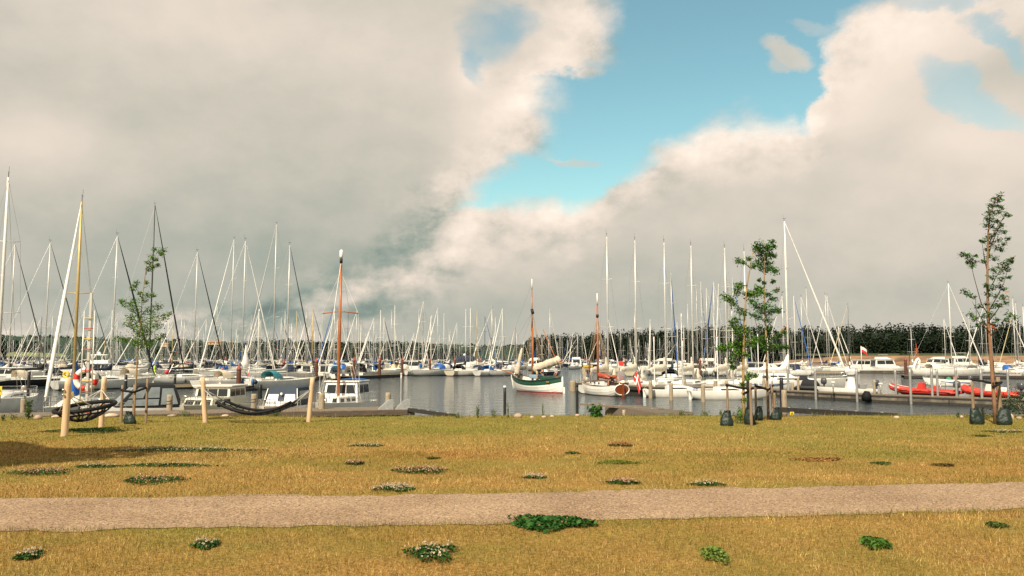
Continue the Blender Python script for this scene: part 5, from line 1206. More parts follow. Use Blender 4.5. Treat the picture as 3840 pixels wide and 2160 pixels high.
# row of small motor boats by the running pontoon
def pilot(label, u, vw, th, L=6.5, col='white', glass=None, canopy=None, hc='white', eng=True, fly=False, name='motorboat', cat='motorboat', group=None, wh=2.1, boot='navy'):
    B = L * .36; r_, g_ = mbase(name, label, cat, u, vw, th, L, B, 1.0 + .03 * L, .75 + .02 * L, hc, boot, 'navy', group=group); z = .8 + .03 * L
    wheelhouse(r_, -(.32 if L > 8 else .18) * L, (.2 if L > 8 else .16) * L, B * .40, z, z + wh * .62, col, .07 * L, .02 * L, .18, glass or GLASS, 2, nfront=3, frame=gel(col))
    g = MB(); block(g, .15 * L, .36 * L, B * .36, B * .16, z, z + .42, .08 * L, 0, .1); g.build('foredeck_cabin', gel(col), r_)
    if canopy: hood(r_, -.46 * L, -.14 * L, B * .42, z, wh * .68, canopy, True, 'cockpit_canopy')
    if eng: outboard(r_, -.52 * L, 0, .35, mat('black outboard cowl', (.02, .02, .022), .3, coat=.4), .9)
    if fly: g = MB(); block(g, -.2 * L, .08 * L, B * .36, B * .32, z + wh * .62 + .14, z + wh * .62 + .62, .1 * L, 0, .08); g.build('flying_bridge', gel(col), r_)
    rails(r_, g_, .5, (.45, .97), pushpit=False); return r_
pilot('white pilothouse boat just left of the pile at the motorboat row', 1147, 1418, 108, 6.6, canopy=None)
pilot('white pilothouse boat just right of the pile at the motorboat row', 1215, 1418, 104, 6.6)
pilot('white motorboat with blue tarpaulin left of the orange mast', 1262, 1420, 100, 6.4, canopy='lightblue')
pilot('white motorboat directly behind the orange mast', 1318, 1419, 96, 6.4, canopy='offwhite')
pilot('white motorboat with tall black cockpit canopy right of the orange mast', 1365, 1414, 80, 6.8, canopy='black', wh=2.5)
pilot('white motorboat with slanted dark windows between the black canopy and the beige canopy', 1398, 1409, 60, 6.0)
r_ = pilot('cabin boat with rounded beige canopy and yellowish hull', 1440, 1408, 196, 6.6, 'sand', GLASSB, 'sand', 'cream', False, boot='sand', wh=2.2)
r_ = pilot('white wheelhouse boat with dark blue hull band at the pontoon tip', 1520, 1404, 188, 9.5, 'white', None, None, 'white', False, name='fishing_boat', cat='fishing boat', wh=3.0, boot='navy')
g_ = hull_pts(9.5, 9.5 * .36, 1.0 + .03 * 9.5, .75 + .02 * 9.5, tr=.85, rake=.6, srake=-.02, p=2.6, sag=.02, draft=.3, exp=.45)
for s in (0, -1): MB().tube([(q[s][0], q[s][1] * 1.01, q[s][2] - .32) for q in g_], .16, 6).build('rubbing_band', cloth('navy'), r_)
# the big cruiser with a navy canopy
r_, g_ = mbase('motor_cruiser', 'big white motor cruiser with navy canopy over its bridge', 'motor cruiser', 1712, 1396, 193, 11.0, 3.6, 1.75, 1.35, 'white', 'grey', 'navy', rake=1.2)
g = MB(); q = block(g, -4.2, 2.4, 1.5, 1.0, 1.5, 2.75, 2.6, .1, .25, rnd=.2); cb = g.build('superstructure', gel('white'), r_)
for sd in ('left', 'right'):
    for s0 in (.08, .26): window(cb, q[sd], s0, s0 + .15, .45, .82)
window(cb, q['front'], .08, .48, .3, .9); window(cb, q['front'], .52, .92, .3, .9)
hood(r_, -4.3, .6, 1.45, 2.8, 1.25, 'navy', False, 'bridge_canopy'); MB().tube([(-2, 0, 4.0), (-2, 0, 4.45), (-2, 0, 4.6)], [.35, .35, .12], 10).build('radar_dome', gel('white'), r_)
rails(r_, g_, .7, (.35, .98), pushpit=False)
for x in (-.5, .6): MB().tube([(x, 1.79, .95), (x, 1.84, .95)], .16, 10).build('porthole', GLASS, r_)
sb('white sailing yacht lying bow left at the tip of the cruiser pontoon', 1845, 1157, 1393, 176, 12, 'white', 'white', 'red', 'white', ('white', .08), None, cab='high')
pilot('white motor cruiser with dark bridge canopy behind the furled jib of the green boat', 2003, 1388, 250, 9.5, 'white', fly=True, eng=False, name='motor_cruiser', cat='motor cruiser', wh=2.8)
pilot('white flybridge cruiser with stern facing the viewer left of the far piles', 2160, 1379, 88, 11, 'white', fly=True, eng=False, name='motor_cruiser', cat='motor cruiser', wh=2.9)
pilot('small yellow hulled boat behind the standing man', 2190, 1379, 170, 6, 'white', hc='yellow', eng=False)
pilot('red roofed small boat behind the red sail bundle', 2298, 1383, 185, 7, 'white', eng=False, canopy='red')

# ------------------------------------------------------------------ the green and white double ender
STRAKEW = mat('white clinker planks', (.80, .78, .72), .4, var=.08, scale=2, stretch=(.5, 1, 6))
def classic(name, label, cat, stern, bow, L, B, fb, fs, hm, tr, canoe, st=21, strake=.022, sag=.28):
    d = bow - stern; a = math.atan2(d.y, d.x); c = (stern + bow) / 2
    rings = hull_pts(L, B, fb, fs, tr=tr, rake=.25 * fb, srake=-.12, p=2.3, sag=sag, draft=.45, n=7, st=st, strake=strake, canoe=canoe, exp=.72)
    root = thing(name, label, cat, (c.x, c.y, 0), a)
    link(hull_mesh((name,), rings, hm, smooth=False), 'hull', root); return root, rings
gr, grr = classic('double_ended_boat', 'white clinker double ender with dark green sheer and tall orange brown mast', 'traditional boat', PZ(2118, 1475), PZ(1921, 1463), 9.2, 3.1, 1.95, 1.72, hullmat('white', 'red', 'red'), .06, True, sag=.52)
GREENP = mat('glossy dark green paint', (.012, .075, .04), .3, var=.15, coat=.3); BLACKG = mat('black green paint', (.012, .02, .018), .35)
def band(rings, i0, i1, m, root, name, off=.012, top=0, row=0):
    for s in (1, -1):
        A = []
        for r in rings:
            h = r[:len(r) // 2 + 1] if s == 1 else r[::-1][:len(r) // 2 + 1]
            a, b_ = Vector(h[row]), Vector(h[row + 1]); A += [a + Vector((0, s * off, .0 + top)), a.lerp(b_, i0) + Vector((0, s * off, 0)), a.lerp(b_, i1) + Vector((0, s * off, 0))]
        f = []; n = len(rings)
        for i in range(n - 1): f.append((i * 3 + 1, (i + 1) * 3 + 1, (i + 1) * 3 + 2, i * 3 + 2))
        MB().add(A, f if s == 1 else [q[::-1] for q in f], 0, True).build(name, m, root)
band(grr, .02, .48, BLACKG, gr, 'sheer_band', .012); band(grr, .48, 1.0, GREENP, gr, 'green_strake', .014); band(grr, .0, .42, GREENP, gr, 'green_strake', .012, row=2)
link(deck_mesh(('green', 1), grr, mat('varnished boat deck', (.30, .20, .10), .6, var=.2), drop=.42, camber=.03), 'deck', gr)
g = MB()
for s in (0, -1): g.tube([Vector(r[s]) + Vector((0, 0, .02)) for r in grr], .05, 5)
g.build('gunwale', GREENP, gr)
s0, s1 = grr[0], grr[-1]
for r, q in ((s0, 'stern_post'), (s1, 'stem_post')):
    m_ = len(r) // 2; sgn = -1 if r is s0 else 1
    MB().tube([Vector((r[m_][0] + sgn * .03, 0, r[m_][2] - .2)), Vector(((r[m_][0] + r[0][0]) / 2 + sgn * .08, 0, (r[m_][2] + r[0][2]) / 2)), Vector((r[0][0] + sgn * .08, 0, r[0][2] + .06))], .06, 6).build(q, STRAKEW, gr)
x0 = s0[0][0]; MB().box((x0 - .30, 0, .1), (.36, .07, 1.1), 0, 0, .02).build('rudder', STRAKEW, gr)
MB().tube([(x0 - .3, 0, 1.1), (x0 + 1.4, 0, 1.5)], .04, 5).build('tiller', WOODM, gr)
xb = s1[0][0]; zb = 1.5
MB().tube([(xb - 1.2, .12, zb - .05), (xb + 2.55, .1, zb + .62)], [.085, .05], 8).build('bowsprit', WOODM, gr)
pm_ = PZ(1983, 1463); mg = .9                                        # mast step, along the boat
topg = PY(1983, 1036, 88.5).z - .34
MB().tube([(mg, 0, .9), (mg, 0, topg * .55)], [.135, .12], 10).build('lower_mast', WOODM, gr)
MB().tube([(mg + .1, 0, topg * .52), (mg + .1, 0, topg * .9)], [.10, .07], 8).build('topmast', WOODM, gr); MB().tube([(mg + .1, 0, topg * .9), (mg + .1, 0, topg)], [.072, .05], 8).build('mast_tip', WHITEP, gr)
MB().tube([(mg - .1, 0, topg * .68), (mg + .12, 0, topg * .72)], .17, 8).build('mast_band', BLACKPOST, gr)
g = MB(); hg = topg * .7
for s in (1, -1):
    for k in (-.9, -.45, 0): g.tube([(mg + k, s * 1.42, 1.0), (mg, 0, hg)], .016, 4)
g.tube([(xb + 2.5, .1, zb + .6), (mg, 0, hg)], .014, 4); g.tube([(xb + 2.5, .1, zb + .6), (mg + .1, 0, topg - .6)], .012, 4); g.tube([(xb, 0, zb - .1), (mg, 0, hg)], .014, 4); g.tube([(xb + .1, 0, .3), (xb + 2.5, .1, zb + .58)], .012, 4)
for k in (1.2, 2.2, 3.0, 4.0): g.tube([(mg - k * 1.25, .1 * k, 2.4 + .06 * k), (mg, 0, hg - .25 * k)], .013, 4)
g.build('rigging', mat('tan rope rigging', (.36, .26, .16), .85), gr)
be = Vector((mg - 5.4, 0, 2.95)); ba = Vector((mg - .1, 0, 2.05))
MB().tube([ba, be], .08, 8).build('boom', WOODM, gr)
CREAMSAIL = mat('natural sail cloth', (.62, .55, .42), .9, var=.16, scale=3, bump=.05, bscale=4)
def bundle(root, a, b_, r0, r1, name, m, seg=16, jit=.14, sagz=0.0):
    g = MB(); rings = []; d = (b_ - a); n = d.cross(Vector((0, 0, 1))); n = n.normalized() if n.length > .01 else Vector((1, 0, 0)); w_ = n.cross(d).normalized()
    for i in range(seg + 1):
        t = i / seg; c = a.lerp(b_, t) - Vector((0, 0, sagz * sin(pi * t))); r = (r0 + (r1 - r0) * t) * (random.uniform(1 - jit, 1 + jit)) * (.35 if i in (0, seg) else 1)
        rings.append([c + n * (r * .8 * cos(q) * random.uniform(.92, 1.08)) + w_ * (r * sin(q) * random.uniform(.92, 1.08)) for q in [2 * pi * k / 10 for k in range(10)]])
    g.loft(rings); return g.build(name, m, root)
random.seed(3)
bundle(gr, ba + Vector((-.1, 0, .1)), be + Vector((.4, 0, .32)), .50, .46, 'furled_mainsail', CREAMSAIL)
bundle(gr, Vector((xb - 1.1, .1, 1.3)), Vector((xb - 2.2, .05, 4.6)), .38, .16, 'furled_jib', CREAMSAIL, 12, .2)
MB().tube([(mg - 5.0, .3, 2.9), (mg - 2.2, .15, 6.6)], .05, 6).build('gaff', WOODM, gr)
MB().box((mg - 1.0, .2, 1.35), (1.5, 1.0, .42), 0, 0, .05).build('blue_tarpaulin', mat('light blue tarpaulin', (.22, .36, .48), .8, var=.25, scale=6), gr)
MB().box((mg - 2.9, 0, 1.22), (1.3, 1.5, .3), 0, 0, .05).build('hatch', GREENP, gr)
MB().tube([(xb - 1.5, .0, 1.15), (xb - 1.5, 0, 1.7)], .14, 8).tube([(xb - 1.5, .5, 1.55), (xb - 1.5, -.5, 1.55)], .08, 6).build('windlass', DARKM, gr)
w_, z_ = sheer_at(grr, -3.1); npl = MB(); npl.box((-2.9, w_ + .06, z_ - .27), (1.15, .03, .14), -.10, 0, .01); npo = npl.build('name_board', mat('gilded name board', (.50, .30, .08), .5), gr)
g = MB(); 
for i, x in enumerate((-3.3, -3.14, -3.0, -2.86, -2.72, -2.6, -2.48)): g.box((x, w_ + .085 - (x + 2.9) * .1, z_ - .27), (.07, .012, .07 if i % 3 else .09), -.1)
g.build('lettering', BLACKPOST, npo)
for o in gr.children:
    if o.name.split('.')[0] in ('lower_mast', 'topmast', 'mast_tip', 'mast_band', 'rigging', 'boom', 'furled_mainsail', 'furled_jib', 'gaff', 'blue_tarpaulin', 'hatch', 'windlass', 'bowsprit', 'tiller'): o.location.z += .34

# ------------------------------------------------------------------ the small gaff sail boat with a varnished oval transom
ks, krr = classic('gaff_sailboat', 'small white clinker sail boat with varnished oval transom and red sail bundle', 'traditional boat', PZ(2358, 1489), PZ(2168, 1473), 7.6, 2.7, 1.3, 1.05, hullmat('white', 'grey', 'maroon'), .62, False, sag=.2, strake=.02)
link(deck_mesh(('gaff', 1), krr, mat('grey brown boat deck', (.22, .18, .14), .75, var=.2), drop=.1), 'deck', ks)
t0 = krr[0]; cz = sum(p[2] for p in t0) / len(t0); g = MB(); tw = abs(t0[0][1]); A = [(t0[0][0] - .10, tw * 1.0 * cos(q), .66 + .50 * sin(q)) for q in [2 * pi * k / 28 for k in range(28)]]
g.add(A, [tuple(range(len(A)))]); tro = g.build('transom', mat('varnished mahogany', (.20, .050, .014), .3, var=.35, scale=3, stretch=(1, .5, 5), coat=.5), ks)
MB().tube([(t0[0][0] - .10, tw * 1.02 * cos(q), .66 + .52 * sin(q)) for q in [2 * pi * k / 28 for k in range(29)]], .06, 6, cap=False).build('transom_rim', STRAKEW, tro)
MB().box((t0[0][0] - .3, 0, .55), (.42, .09, 1.55), 0, 0, .02).build('rudder', mat('varnished mahogany', (.2, .05, .014), .3), ks)
MB().tube([(t0[0][0] - .3, 0, 1.3), (t0[0][0] + 1.1, .1, 1.5)], .04, 5).build('tiller', WOODM, ks)
for s in (1, -1): MB().box((t0[0][0] + .25, s * .5, 1.25), (.1, .9, .22), s * .25, 0, .02).build('stern_rail', mat('dark varnish', (.07, .025, .012), .4), ks)
g = MB(); q = block(g, -1.7, 1.5, .85, .6, 1.0, 1.42, .15, 0, .06, rnd=.05); cbn = g.build('cabin', gel('white'), ks); MB().box((-.1, 0, 1.46), (3.4, 1.5, .05), 0, 0, .02).build('cabin_top', mat('brown cabin top', (.16, .10, .07), .7, var=.25), cbn)
for s in (-1, 1):
    for x in (1.1, .2, -.7): MB().tube([(x, s * (.70 + .03 * (1.1 - x)), 1.24), (x, s * (.86 - .06 * (x + .7)), 1.24)], .09, 10).build('porthole', GLASS, cbn)
window(cbn, q['rear'], .25, .75, .1, .95, name='companionway')
mk = .8; topk = PY(2216, 1094, 82).z
MB().tube([(mk, 0, 1.0), (mk, 0, topk * .88)], [.12, .085], 10).build('mast', WOODM, ks); MB().tube([(mk, 0, topk * .88), (mk, 0, topk)], [.087, .06], 8).build('mast_tip', WHITEP, ks)
MB().tube([(mk, 0, topk * .76), (mk, 0, topk * .79)], .15, 8).build('mast_band', BLACKPOST, ks)
g = MB(); hk = topk * .77
for s in (1, -1):
    for k in (-.6, -.1, .3): g.tube([(mk + k, s * 1.2, 1.1), (mk, 0, hk)], .015, 4)
g.tube([(3.9, 0, 1.35), (mk, 0, hk)], .015, 4)
for k in (1.2, 2.0, 2.8, 3.5): g.tube([(mk - k, .08 * k, 1.8), (mk, 0, hk - .2 * k)], .013, 4)
g.build('rigging', mat('tan rope rigging', (.36, .26, .16), .85), ks)
MB().tube([(mk - .1, 0, 1.85), (mk - 4.1, .15, 1.75)], .06, 8).build('boom', WOODM, ks)
bundle(ks, Vector((mk - .1, 0, 2.05)), Vector((mk - 3.9, .15, 1.95)), .24, .19, 'furled_mainsail', mat('red tan sail', (.40, .065, .03), .9, var=.3, scale=5, bump=.05, bscale=6), 18, .3, .14)
for x, h_ in ((3.1, 1.7), (2.9, 2.2)): MB().tube([(x, .4, 1.1), (x + .2, .4, 1.1 + h_)], .03, 6).build('spar', PALEPOST, ks)
MB().ball((3.4, 0, 1.5), (.4, .3, .3), 8, 6, jit=.2).build('rope_coil', ROPE, ks)
kr = ks.rotation_euler[2]; wx = Vector((cos(kr), -sin(kr), 0)); fb0 = Vector((t0[0][0] + .1, -.7, 1.15)); ft0 = fb0 + wx * .95 + Vector((0, 0, 1.35))
ff = MB().tube([fb0, ft0], .022, 5).build('flag_staff', WOODM, ks)
f = link(flag_mesh(1.25, .95, .9), 'flag', ff); f.location = ft0 - wx * .05 - Vector((0, 0, .05)); f.rotation_euler = (0, R(14), -kr - R(12))

# ------------------------------------------------------------------ wooden pier, keelboats with cream sail bundles
A1, A2, A3, A4 = PZ(2128, 1466), PZ(2408, 1489), PZ(2520, 1490), PZ(2905, 1487)
A2 = Vector((13.0, 79.5, 0))
platform('wooden_pier', 'weathered wooden pier behind the two traditional boats', 'pier', A2, A1, -2.2, .95, .3, PLANK, PILE) if False else platform('wooden_pier', 'weathered wooden pier behind the two traditional boats', 'pier', A1 + Vector((.6, 1.6, 0)), A2 + Vector((.6, 1.6, 0)), 2.0, .9, .35, PLANK, DARKWOOD)
platform('wooden_pier', 'wooden pier section behind the keelboats in the middle right', 'pier', A2 + Vector((.9, 1.1, 0)), A4 + Vector((-.2, 1.3, 0)), 2.0, .9, .4, PLANK, DARKWOOD)
def gpile(label, u, vt_, vb, d=15): return pilepx(label, u, vt_, vb, 0, d, PILE)
for a in (('grey pile behind the red and white flag', 2440, 1427, 1492, 15), ('grey pile left of the front keelboats', 2517, 1436, 1501, 15), ('grey pile at the sterns of the two front keelboats', 2637, 1442, 1508, 16), ('yellowish pile top behind the front keelboats', 2569, 1424, 1480, 11), ('short yellow grey pile behind the dark windowed keelboat', 2684, 1422, 1478, 15), ('grey pile in front of the large yacht stern', 2726, 1428, 1490, 14), ('wide grey pile at the left end of the wooden pier', 2148, 1428, 1466, 24), ('grey pile behind the twin trees at the pier', 2866, 1420, 1484, 12),
          ('grey pile at the left end of the concrete pier', 2972, 1434, 1485, 12), ('grey pile behind the black covered inflatable', 2994, 1415, 1470, 9), ('grey pile behind the large yacht bow', 3096, 1418, 1462, 9), ('grey pile left of the red inflatable with pale bow stripe', 3280, 1424, 1482, 9), ('grey pile behind the white console boat', 3207, 1418, 1468, 8), ('yellow grey pile behind the first red inflatable', 3366, 1427, 1478, 7)):
    gpile(*a)
GMAST = mat('grey keelboat mast', (.60, .59, .56), .4, .25, var=.06); MASTM['kgrey'] = GMAST
OFFS = mat('cream sail bundle', (.60, .55, .46), .9, var=.22, scale=3, bump=.06, bscale=4)
kb = [(2281, 883, 1470), (2388, 897, 1468.5), (2499, 905, 1467), (2601, 917, 1466), (2729, 925, 1465), (2803, 938, 1464)]
keel = ('first grey masted keelboat with cream sails, behind the red sail bundle', 'second grey masted keelboat with cream sails, above the red and white flag', 'third grey masted keelboat with cream sails, left of the tall rusty pile', 'fourth grey masted keelboat with cream sails, just left of the rusty pile', 'fifth grey masted keelboat with cream sails, left of the hawthorn', 'sixth grey masted keelboat with cream sails, behind the hawthorn')
for i, ((u, vt_, vw), lb) in enumerate(zip(kb, keel)):
    r_, g_ = sailboat(lb, u, vt_ + 4, vw, 56, 9.0, 'white', 'white', 'navy', None, None, None, 'kgrey', 1, 'keelboats of one class with cream sails', rail=False, r=.105, spr=2, boomlen=4.0, mastfrac=.86, name='keelboat', cat='keelboat', boomz=2.35)
    random.seed(i); mx = r_['mx']; a = Vector((mx - .15, 0, 2.75)); e = Vector((mx - 4.0, .05, 2.5))
    bundle(r_, a, e, .46, .22, 'furled_mainsail', OFFS, 16, .2, .05); bundle(r_, Vector((mx - .18, 0, 2.5)), Vector((mx - .5, 0, 3.9)), .30, .1, 'sail_head', OFFS, 8, .2)
    if i in (0, 1, 3, 4): bundle(r_, Vector((mx + .5, .2, 1.25)), Vector((mx + 2.4, .1, 1.3)), .55, .4, 'lowered_jib', OFFS, 9, .3); bundle(r_, Vector((mx + 1.5, .2, 1.3)), Vector((mx + 1.7, .1, 2.6)), .55, .12, 'jib_head', OFFS, 6, .3)
# the long white hulls lying along the pier in front of them
sailboat('long low white racing hull without mast lying along the pier left of the front keelboats', 0, 0, 0, 2, 11.0, 'white', 'white', 'grey', None, None, None, rail=False, lvl=0, boomlen=None, pos=PZ(2445, 1474), top=1.9, name='racing_hull', cat='boat', spr=0, r=.01) if False else None
def frontkeel(label, u, vw, th, L, win):
    r_, g_ = sailboat(label, 0, 0, 0, th, L, 'white', 'white', 'offwhite', None, None, None, 'white', 0, None, rail=False, pos=PZ(u, vw), top=PY(u, 1120, PZ(u, vw).y).z if False else 8.2, spr=1, name='small_keelboat', cat='keelboat', r=.055, boomlen=2.6, boomz=1.75)
    MB().box((-L / 2 - .05, 0, .15), (.4, .05, 1.3), 0, 0, .02).build('rudder', gel('white'), r_); return r_
r_ = frontkeel('small white keelboat with blue emblem on its bow side, left of the two front keelboats', 2560, 1488.5, 2, 6.4, 0)
g = MB(); g.tube([(1.25, -.83, .50), (1.42, -.83, .50), (1.42, -.86, .66), (1.25, -.86, .66), (1.25, -.88, .82), (1.42, -.88, .82)], .03, 4).tube([(1.55, -.80, .50), (1.72, -.80, .50), (1.72, -.84, .66), (1.55, -.84, .66), (1.55, -.86, .82), (1.72, -.86, .82)], .03, 4); g.build('emblem', mat('blue emblem', (.03, .10, .35), .5), r_)
r_ = frontkeel('white keelboat with dark slit window nearest the viewer, right of the two front keelboats', 2752, 1497, 3, 7.0, 1)
g = MB()
for i in range(7): g.box((.9 + i * .16, -.98 + i * .025, .62), (.09, .02, .10 if i % 2 else .13), .1)
g.build('lettering', mat('grey lettering', (.25, .26, .3), .6), r_)
# white sticks with red tips
for i, (u, vt_, vb, y) in enumerate(((2453, 1262, 1440, 82), (2560, 1277, 1430, 84), (2690, 1262, 1440, 84), (2843, 1252, 1430, 88), (2879, 1264, 1440, 88))):
    p = PY(u, 1335, y); p.z = .6
    post('marker_stick', ('white stick with red tip above the red and white flag', 'shorter white stick with red tip left of the rusty pile', 'white stick with red tip left of the hawthorn', 'white stick with red tip between the twin trees', 'white stick with red tip beside the slim tree trunk')[i], 'marker stick', p, PY(u, vt_, y).z, .055, WHITEP, cap='flat', capm=REDPLAIN)
# the large white yacht behind the concrete pier
r_, g_ = sailboat('large white yacht with blue side stripe, tallest mast right of the twin trees', 2960, 822, 1466, 5, 13.0, 'white', 'navy', 'navy', 'white', ('white', .105), None, 'white', 1, r=.115, deckc='white', mxf=.02, top=PY(2945, 822, 91).z, tall=1.5, fat=.26)
for s in (1, -1): MB().tube([(-5.5, s * 1.9, .82), (-2, s * 2.05, .86), (2.2, s * 1.75, 1.02), (4.2, s * 1.05, 1.14)], .05, 6).build('side_stripe', mat('blue stripe', (.03, .13, .32), .4), r_)
g = MB(); q = block(g, -3.8, 1.5, 1.35, .9, 1.15, 1.95, 1.4, .3, .3, rnd=.15); dk = g.build('deck_saloon', gel('white'), r_)
for sd in ('left', 'right'):
    for s0 in (.06, .30, .54): window(dk, q[sd], s0, s0 + .2, .4, .8)
# ------------------------------------------------------------------ the concrete pier on the right and its boats
cA, cB = PZ(2912, 1487), PZ(3255, 1506); cC = PZ(3262, 1507); d_ = (PZ(3840, 1531) - cC); cD = cC + d_ * 1.5
platform('concrete_pier', 'left part of the low concrete pier with the white console boat', 'pier', cA, cB, 2.1, .62, .52, PLANK, CONC)
platform('concrete_pier', 'right part of the low concrete pier with the red inflatables', 'pier', cC, cD, 2.1, .64, .52, PLANK, CONC)
p = PZ(3244, 1507); MB_ = MB(); MB_.tube([(0, -.05, .1), (0, -.1, .55), (.05, -.1, .95)], [.36, .42, .2], 10); o = MB_.build('tyre_fender', RUBBER); o.location = (p.x, p.y - .25, 0); tag(o, 'black rubber fender hanging at the gap of the concrete pier', 'fender')
GPOLE = mat('dull galvanised pole', (.36, .36, .34), .5, .4, var=.2, scale=5)
for u, vt_, vb, lb in ((2957, 1372, 1487, 'thin grey pole at the left end of the concrete pier'), (3060, 1378, 1497, 'thin grey pole left of the white console boat'), (3215, 1382, 1506, 'thin grey pole behind the fender gap of the pier'), (3417, 1382, 1514, 'thin grey pole in front of the first red inflatable seat'), (3498, 1380, 1516, 'thin grey pole in front of the first red inflatable middle'), (3684, 1384, 1524, 'thin grey pole in front of the second red inflatable')):
    pilepx(lb, u, vt_, vb, 0, 9.5, GPOLE, 'mooring_pole', 'pole')
for u, vt_, vb, lb in ((3360, 1384, 1478, 'thin grey pole behind the first red inflatable bow'), (3517, 1382, 1483, 'thin grey pole behind the first red inflatable stern'), (3588, 1378, 1487, 'thin grey pole between the two red inflatables'), (3783, 1384, 1494, 'thin grey pole beside the outboard of the second red inflatable')):
    pilepx(lb, u, vt_, vb, .5, 8.5, GPOLE, 'mooring_pole', 'pole')
for u, vt_, vb, lb in ((3125, 1434, 1474, 'service pedestal with white lamp top near the white console boat'), (3303, 1439, 1479, 'service pedestal with white box top left of the red inflatable')):
    p = PZ(u, vb, .64); root = thing('service_pedestal', lb, 'pedestal', p); h = zt(p, u, vt_) - .64
    MB().tube([(0, 0, 0), (0, 0, h)], .045, 6).build('stand', GALV, root); MB().box((0, 0, h), (.32, .2, .14), 0, 0, .03).build('lamp_box', WHITEP, root); MB().box((0, -.02, h * .55), (.14, .12, .3), 0, 0, .02).build('socket_box', GALV, root)
REDTUBE = mat('red inflatable tube', (.60, .045, .03), .5, var=.12, scale=3); GREYCOWL = mat('dark grey outboard cowl', (.07, .075, .085), .3, coat=.4)
def rib(label, stern, bow, L, B, tube, col2, cons=True, cover=False, eng=True, stripe=False, name='inflatable_boat'):
    d = bow - stern; a = math.atan2(d.y, d.x); c = (stern + bow) / 2; root = thing(name, label, 'inflatable boat', (c.x, c.y, 0), a); rt = .27
    P = []
    for t in np.linspace(0, 1, 8): P.append(Vector((-L / 2 + t * L * .62, B / 2 - rt, .42 + .03 * t)))
    for t in np.linspace(.12, 1, 7): P.append(Vector((-L / 2 + L * .62 + L * .36 * sin(t * pi / 2), (B / 2 - rt) * cos(t * pi / 2), .45 + .52 * t ** 1.4)))
    full = P + [Vector((p.x, -p.y, p.z)) for p in P[::-1][1:]]
    rs = [.1] + [rt] * (len(full) - 2) + [.1]; tb = MB().tube([full[0] - Vector((.35, 0, 0))] + full[1:-1] + [full[-1] - Vector((.35, 0, 0))], rs, 10).build('tube', tube, root)
    for s in (1, -1): MB().tube([Vector((p.x, s * (p.y + rt * .96), p.z + .02)) for p in P[:12]], .035, 5).build('rubbing_strake', RUBBER if stripe else tube, tb)
    if stripe:
        for s in (1, -1): MB().tube([Vector((p.x + .1, s * (p.y + rt * .55) , p.z + .24)) for p in P[9:14]], .07, 5).build('pale_stripe', gel('offwhite'), tb)
    g = MB(); g.loft([[(x, y * w_, z + k * abs(y)) for y in (-1, -.6, 0, .6, 1)] for x, w_, z, k in ((-L / 2, B * .36, -.1, .3), (0, B * .36, -.15, .4), (L * .3, B * .25, 0, .5), (L * .46, .05, .55, .2))], closed=False, cap=False); g.build('hull', gel('grey'), root)
    MB().box((-.05 * L, 0, .34), (L * .84, B - 2.2 * rt, .06)).build('floor', deckm('grey'), root)
    for k in range(3 if not cover else 0):
        g = MB(); x = -L * .3 + k * L * .22
        for s in (1, -1): g.tube([(x + .1 * i, s * (B / 2 + .02), .62 - .09 * sin(pi * i / 8)) for i in range(9)], .018, 4)
        g.build('grab_line', RUBBER, tb)
    if cons:
        g = MB(); q = block(g, -.3, .45, .38, .34, .38, 1.28, .2, .1, .05, rnd=.06); cs = g.build('console', col2, root); window(cs, q['front'], .1, .9, .62, .95, GLASSB, 'windscreen')
        MB().tube([(-.45 + .0, .19 * cos(k * pi / 6), 1.2 + .19 * sin(k * pi / 6)) for k in range(13)], .02, 5).build('steering_wheel', RUBBER, cs)
        MB().box((-1.35, 0, .72), (.6, .5, .66), 0, 0, .08).build('seat', col2 if not stripe else REDTUBE, root)
        MB().tube([(-2.1, .5, .4), (-2.1, .5, 1.3), (-2.1, -.5, 1.3), (-2.1, -.5, .4)], .03, 6).build('seat_frame', STEEL, root)
    if cover: bundle(root, Vector((-L * .42, 0, .72)), Vector((L * .36, 0, .85)), B * .34, B * .26, 'cover', cloth('black'), 9, .12); g = MB(); g.loft([[(x, .42 * cos(q) * w_, .8 + h * max(0, sin(q))) for q in [pi * k / 8 for k in range(9)]] for x, h, w_ in ((-1.0, .3, .8), (-.6, 1.0, 1), (0, 1.05, 1), (.4, .4, .8))], closed=False); g.build('console_cover', cloth('black'), root)
    if eng: outboard(root, -L / 2 - .12, 0, .55, GREYCOWL, 1.25)
    return root
rib('long red inflatable with pale bow stripe and red seat on the pier', PZ(3588, 1489), PZ(3338, 1479), 6.6, 2.3, REDTUBE, REDTUBE, stripe=True)
rib('red inflatable with white console at the right end of the pier', PZ(3842, 1499), PZ(3600, 1487), 5.6, 2.2, REDTUBE, gel('white'))
rib('black inflatable under a black cover behind the twin trees', PZ(3075, 1470), PZ(2935, 1466), 4.9, 2.0, mat('black inflatable tube', (.02, .02, .022), .5), gel('white'), cons=False, cover=True, eng=True)
rib('small dark inflatable beside the slim tree trunk', PZ(2905, 1466), PZ(2842, 1463), 3.4, 1.6, mat('black inflatable tube', (.02, .02, .022), .5), gel('white'), cons=False, eng=False)
r_, g_ = mbase('console_boat', 'white open console boat with grey outboard on the far side of the pier', 'console boat', 3180, 1476, 176, 5.6, 2.1, .75, .5, 'white', 'white', 'navy')
g = MB(); q = block(g, -.7, .2, .38, .34, .5, 1.65, .15, .1, .05); cs = g.build('console', gel('white'), r_); window(cs, q['front'], .1, .9, .7, .95, GLASS, 'windscreen'); MB().tube([(-.85, .2 * cos(k * pi / 6), 1.45 + .2 * sin(k * pi / 6)) for k in range(13)], .025, 5).build('steering_wheel', RUBBER, cs)
MB().box((-1.5, 0, .78), (.7, .8, .5), 0, 0, .08).build('seat', mat('grey seat', (.2, .2, .2), .6), r_); outboard(r_, -2.95, 0, .5, GREYCOWL, 1.2)
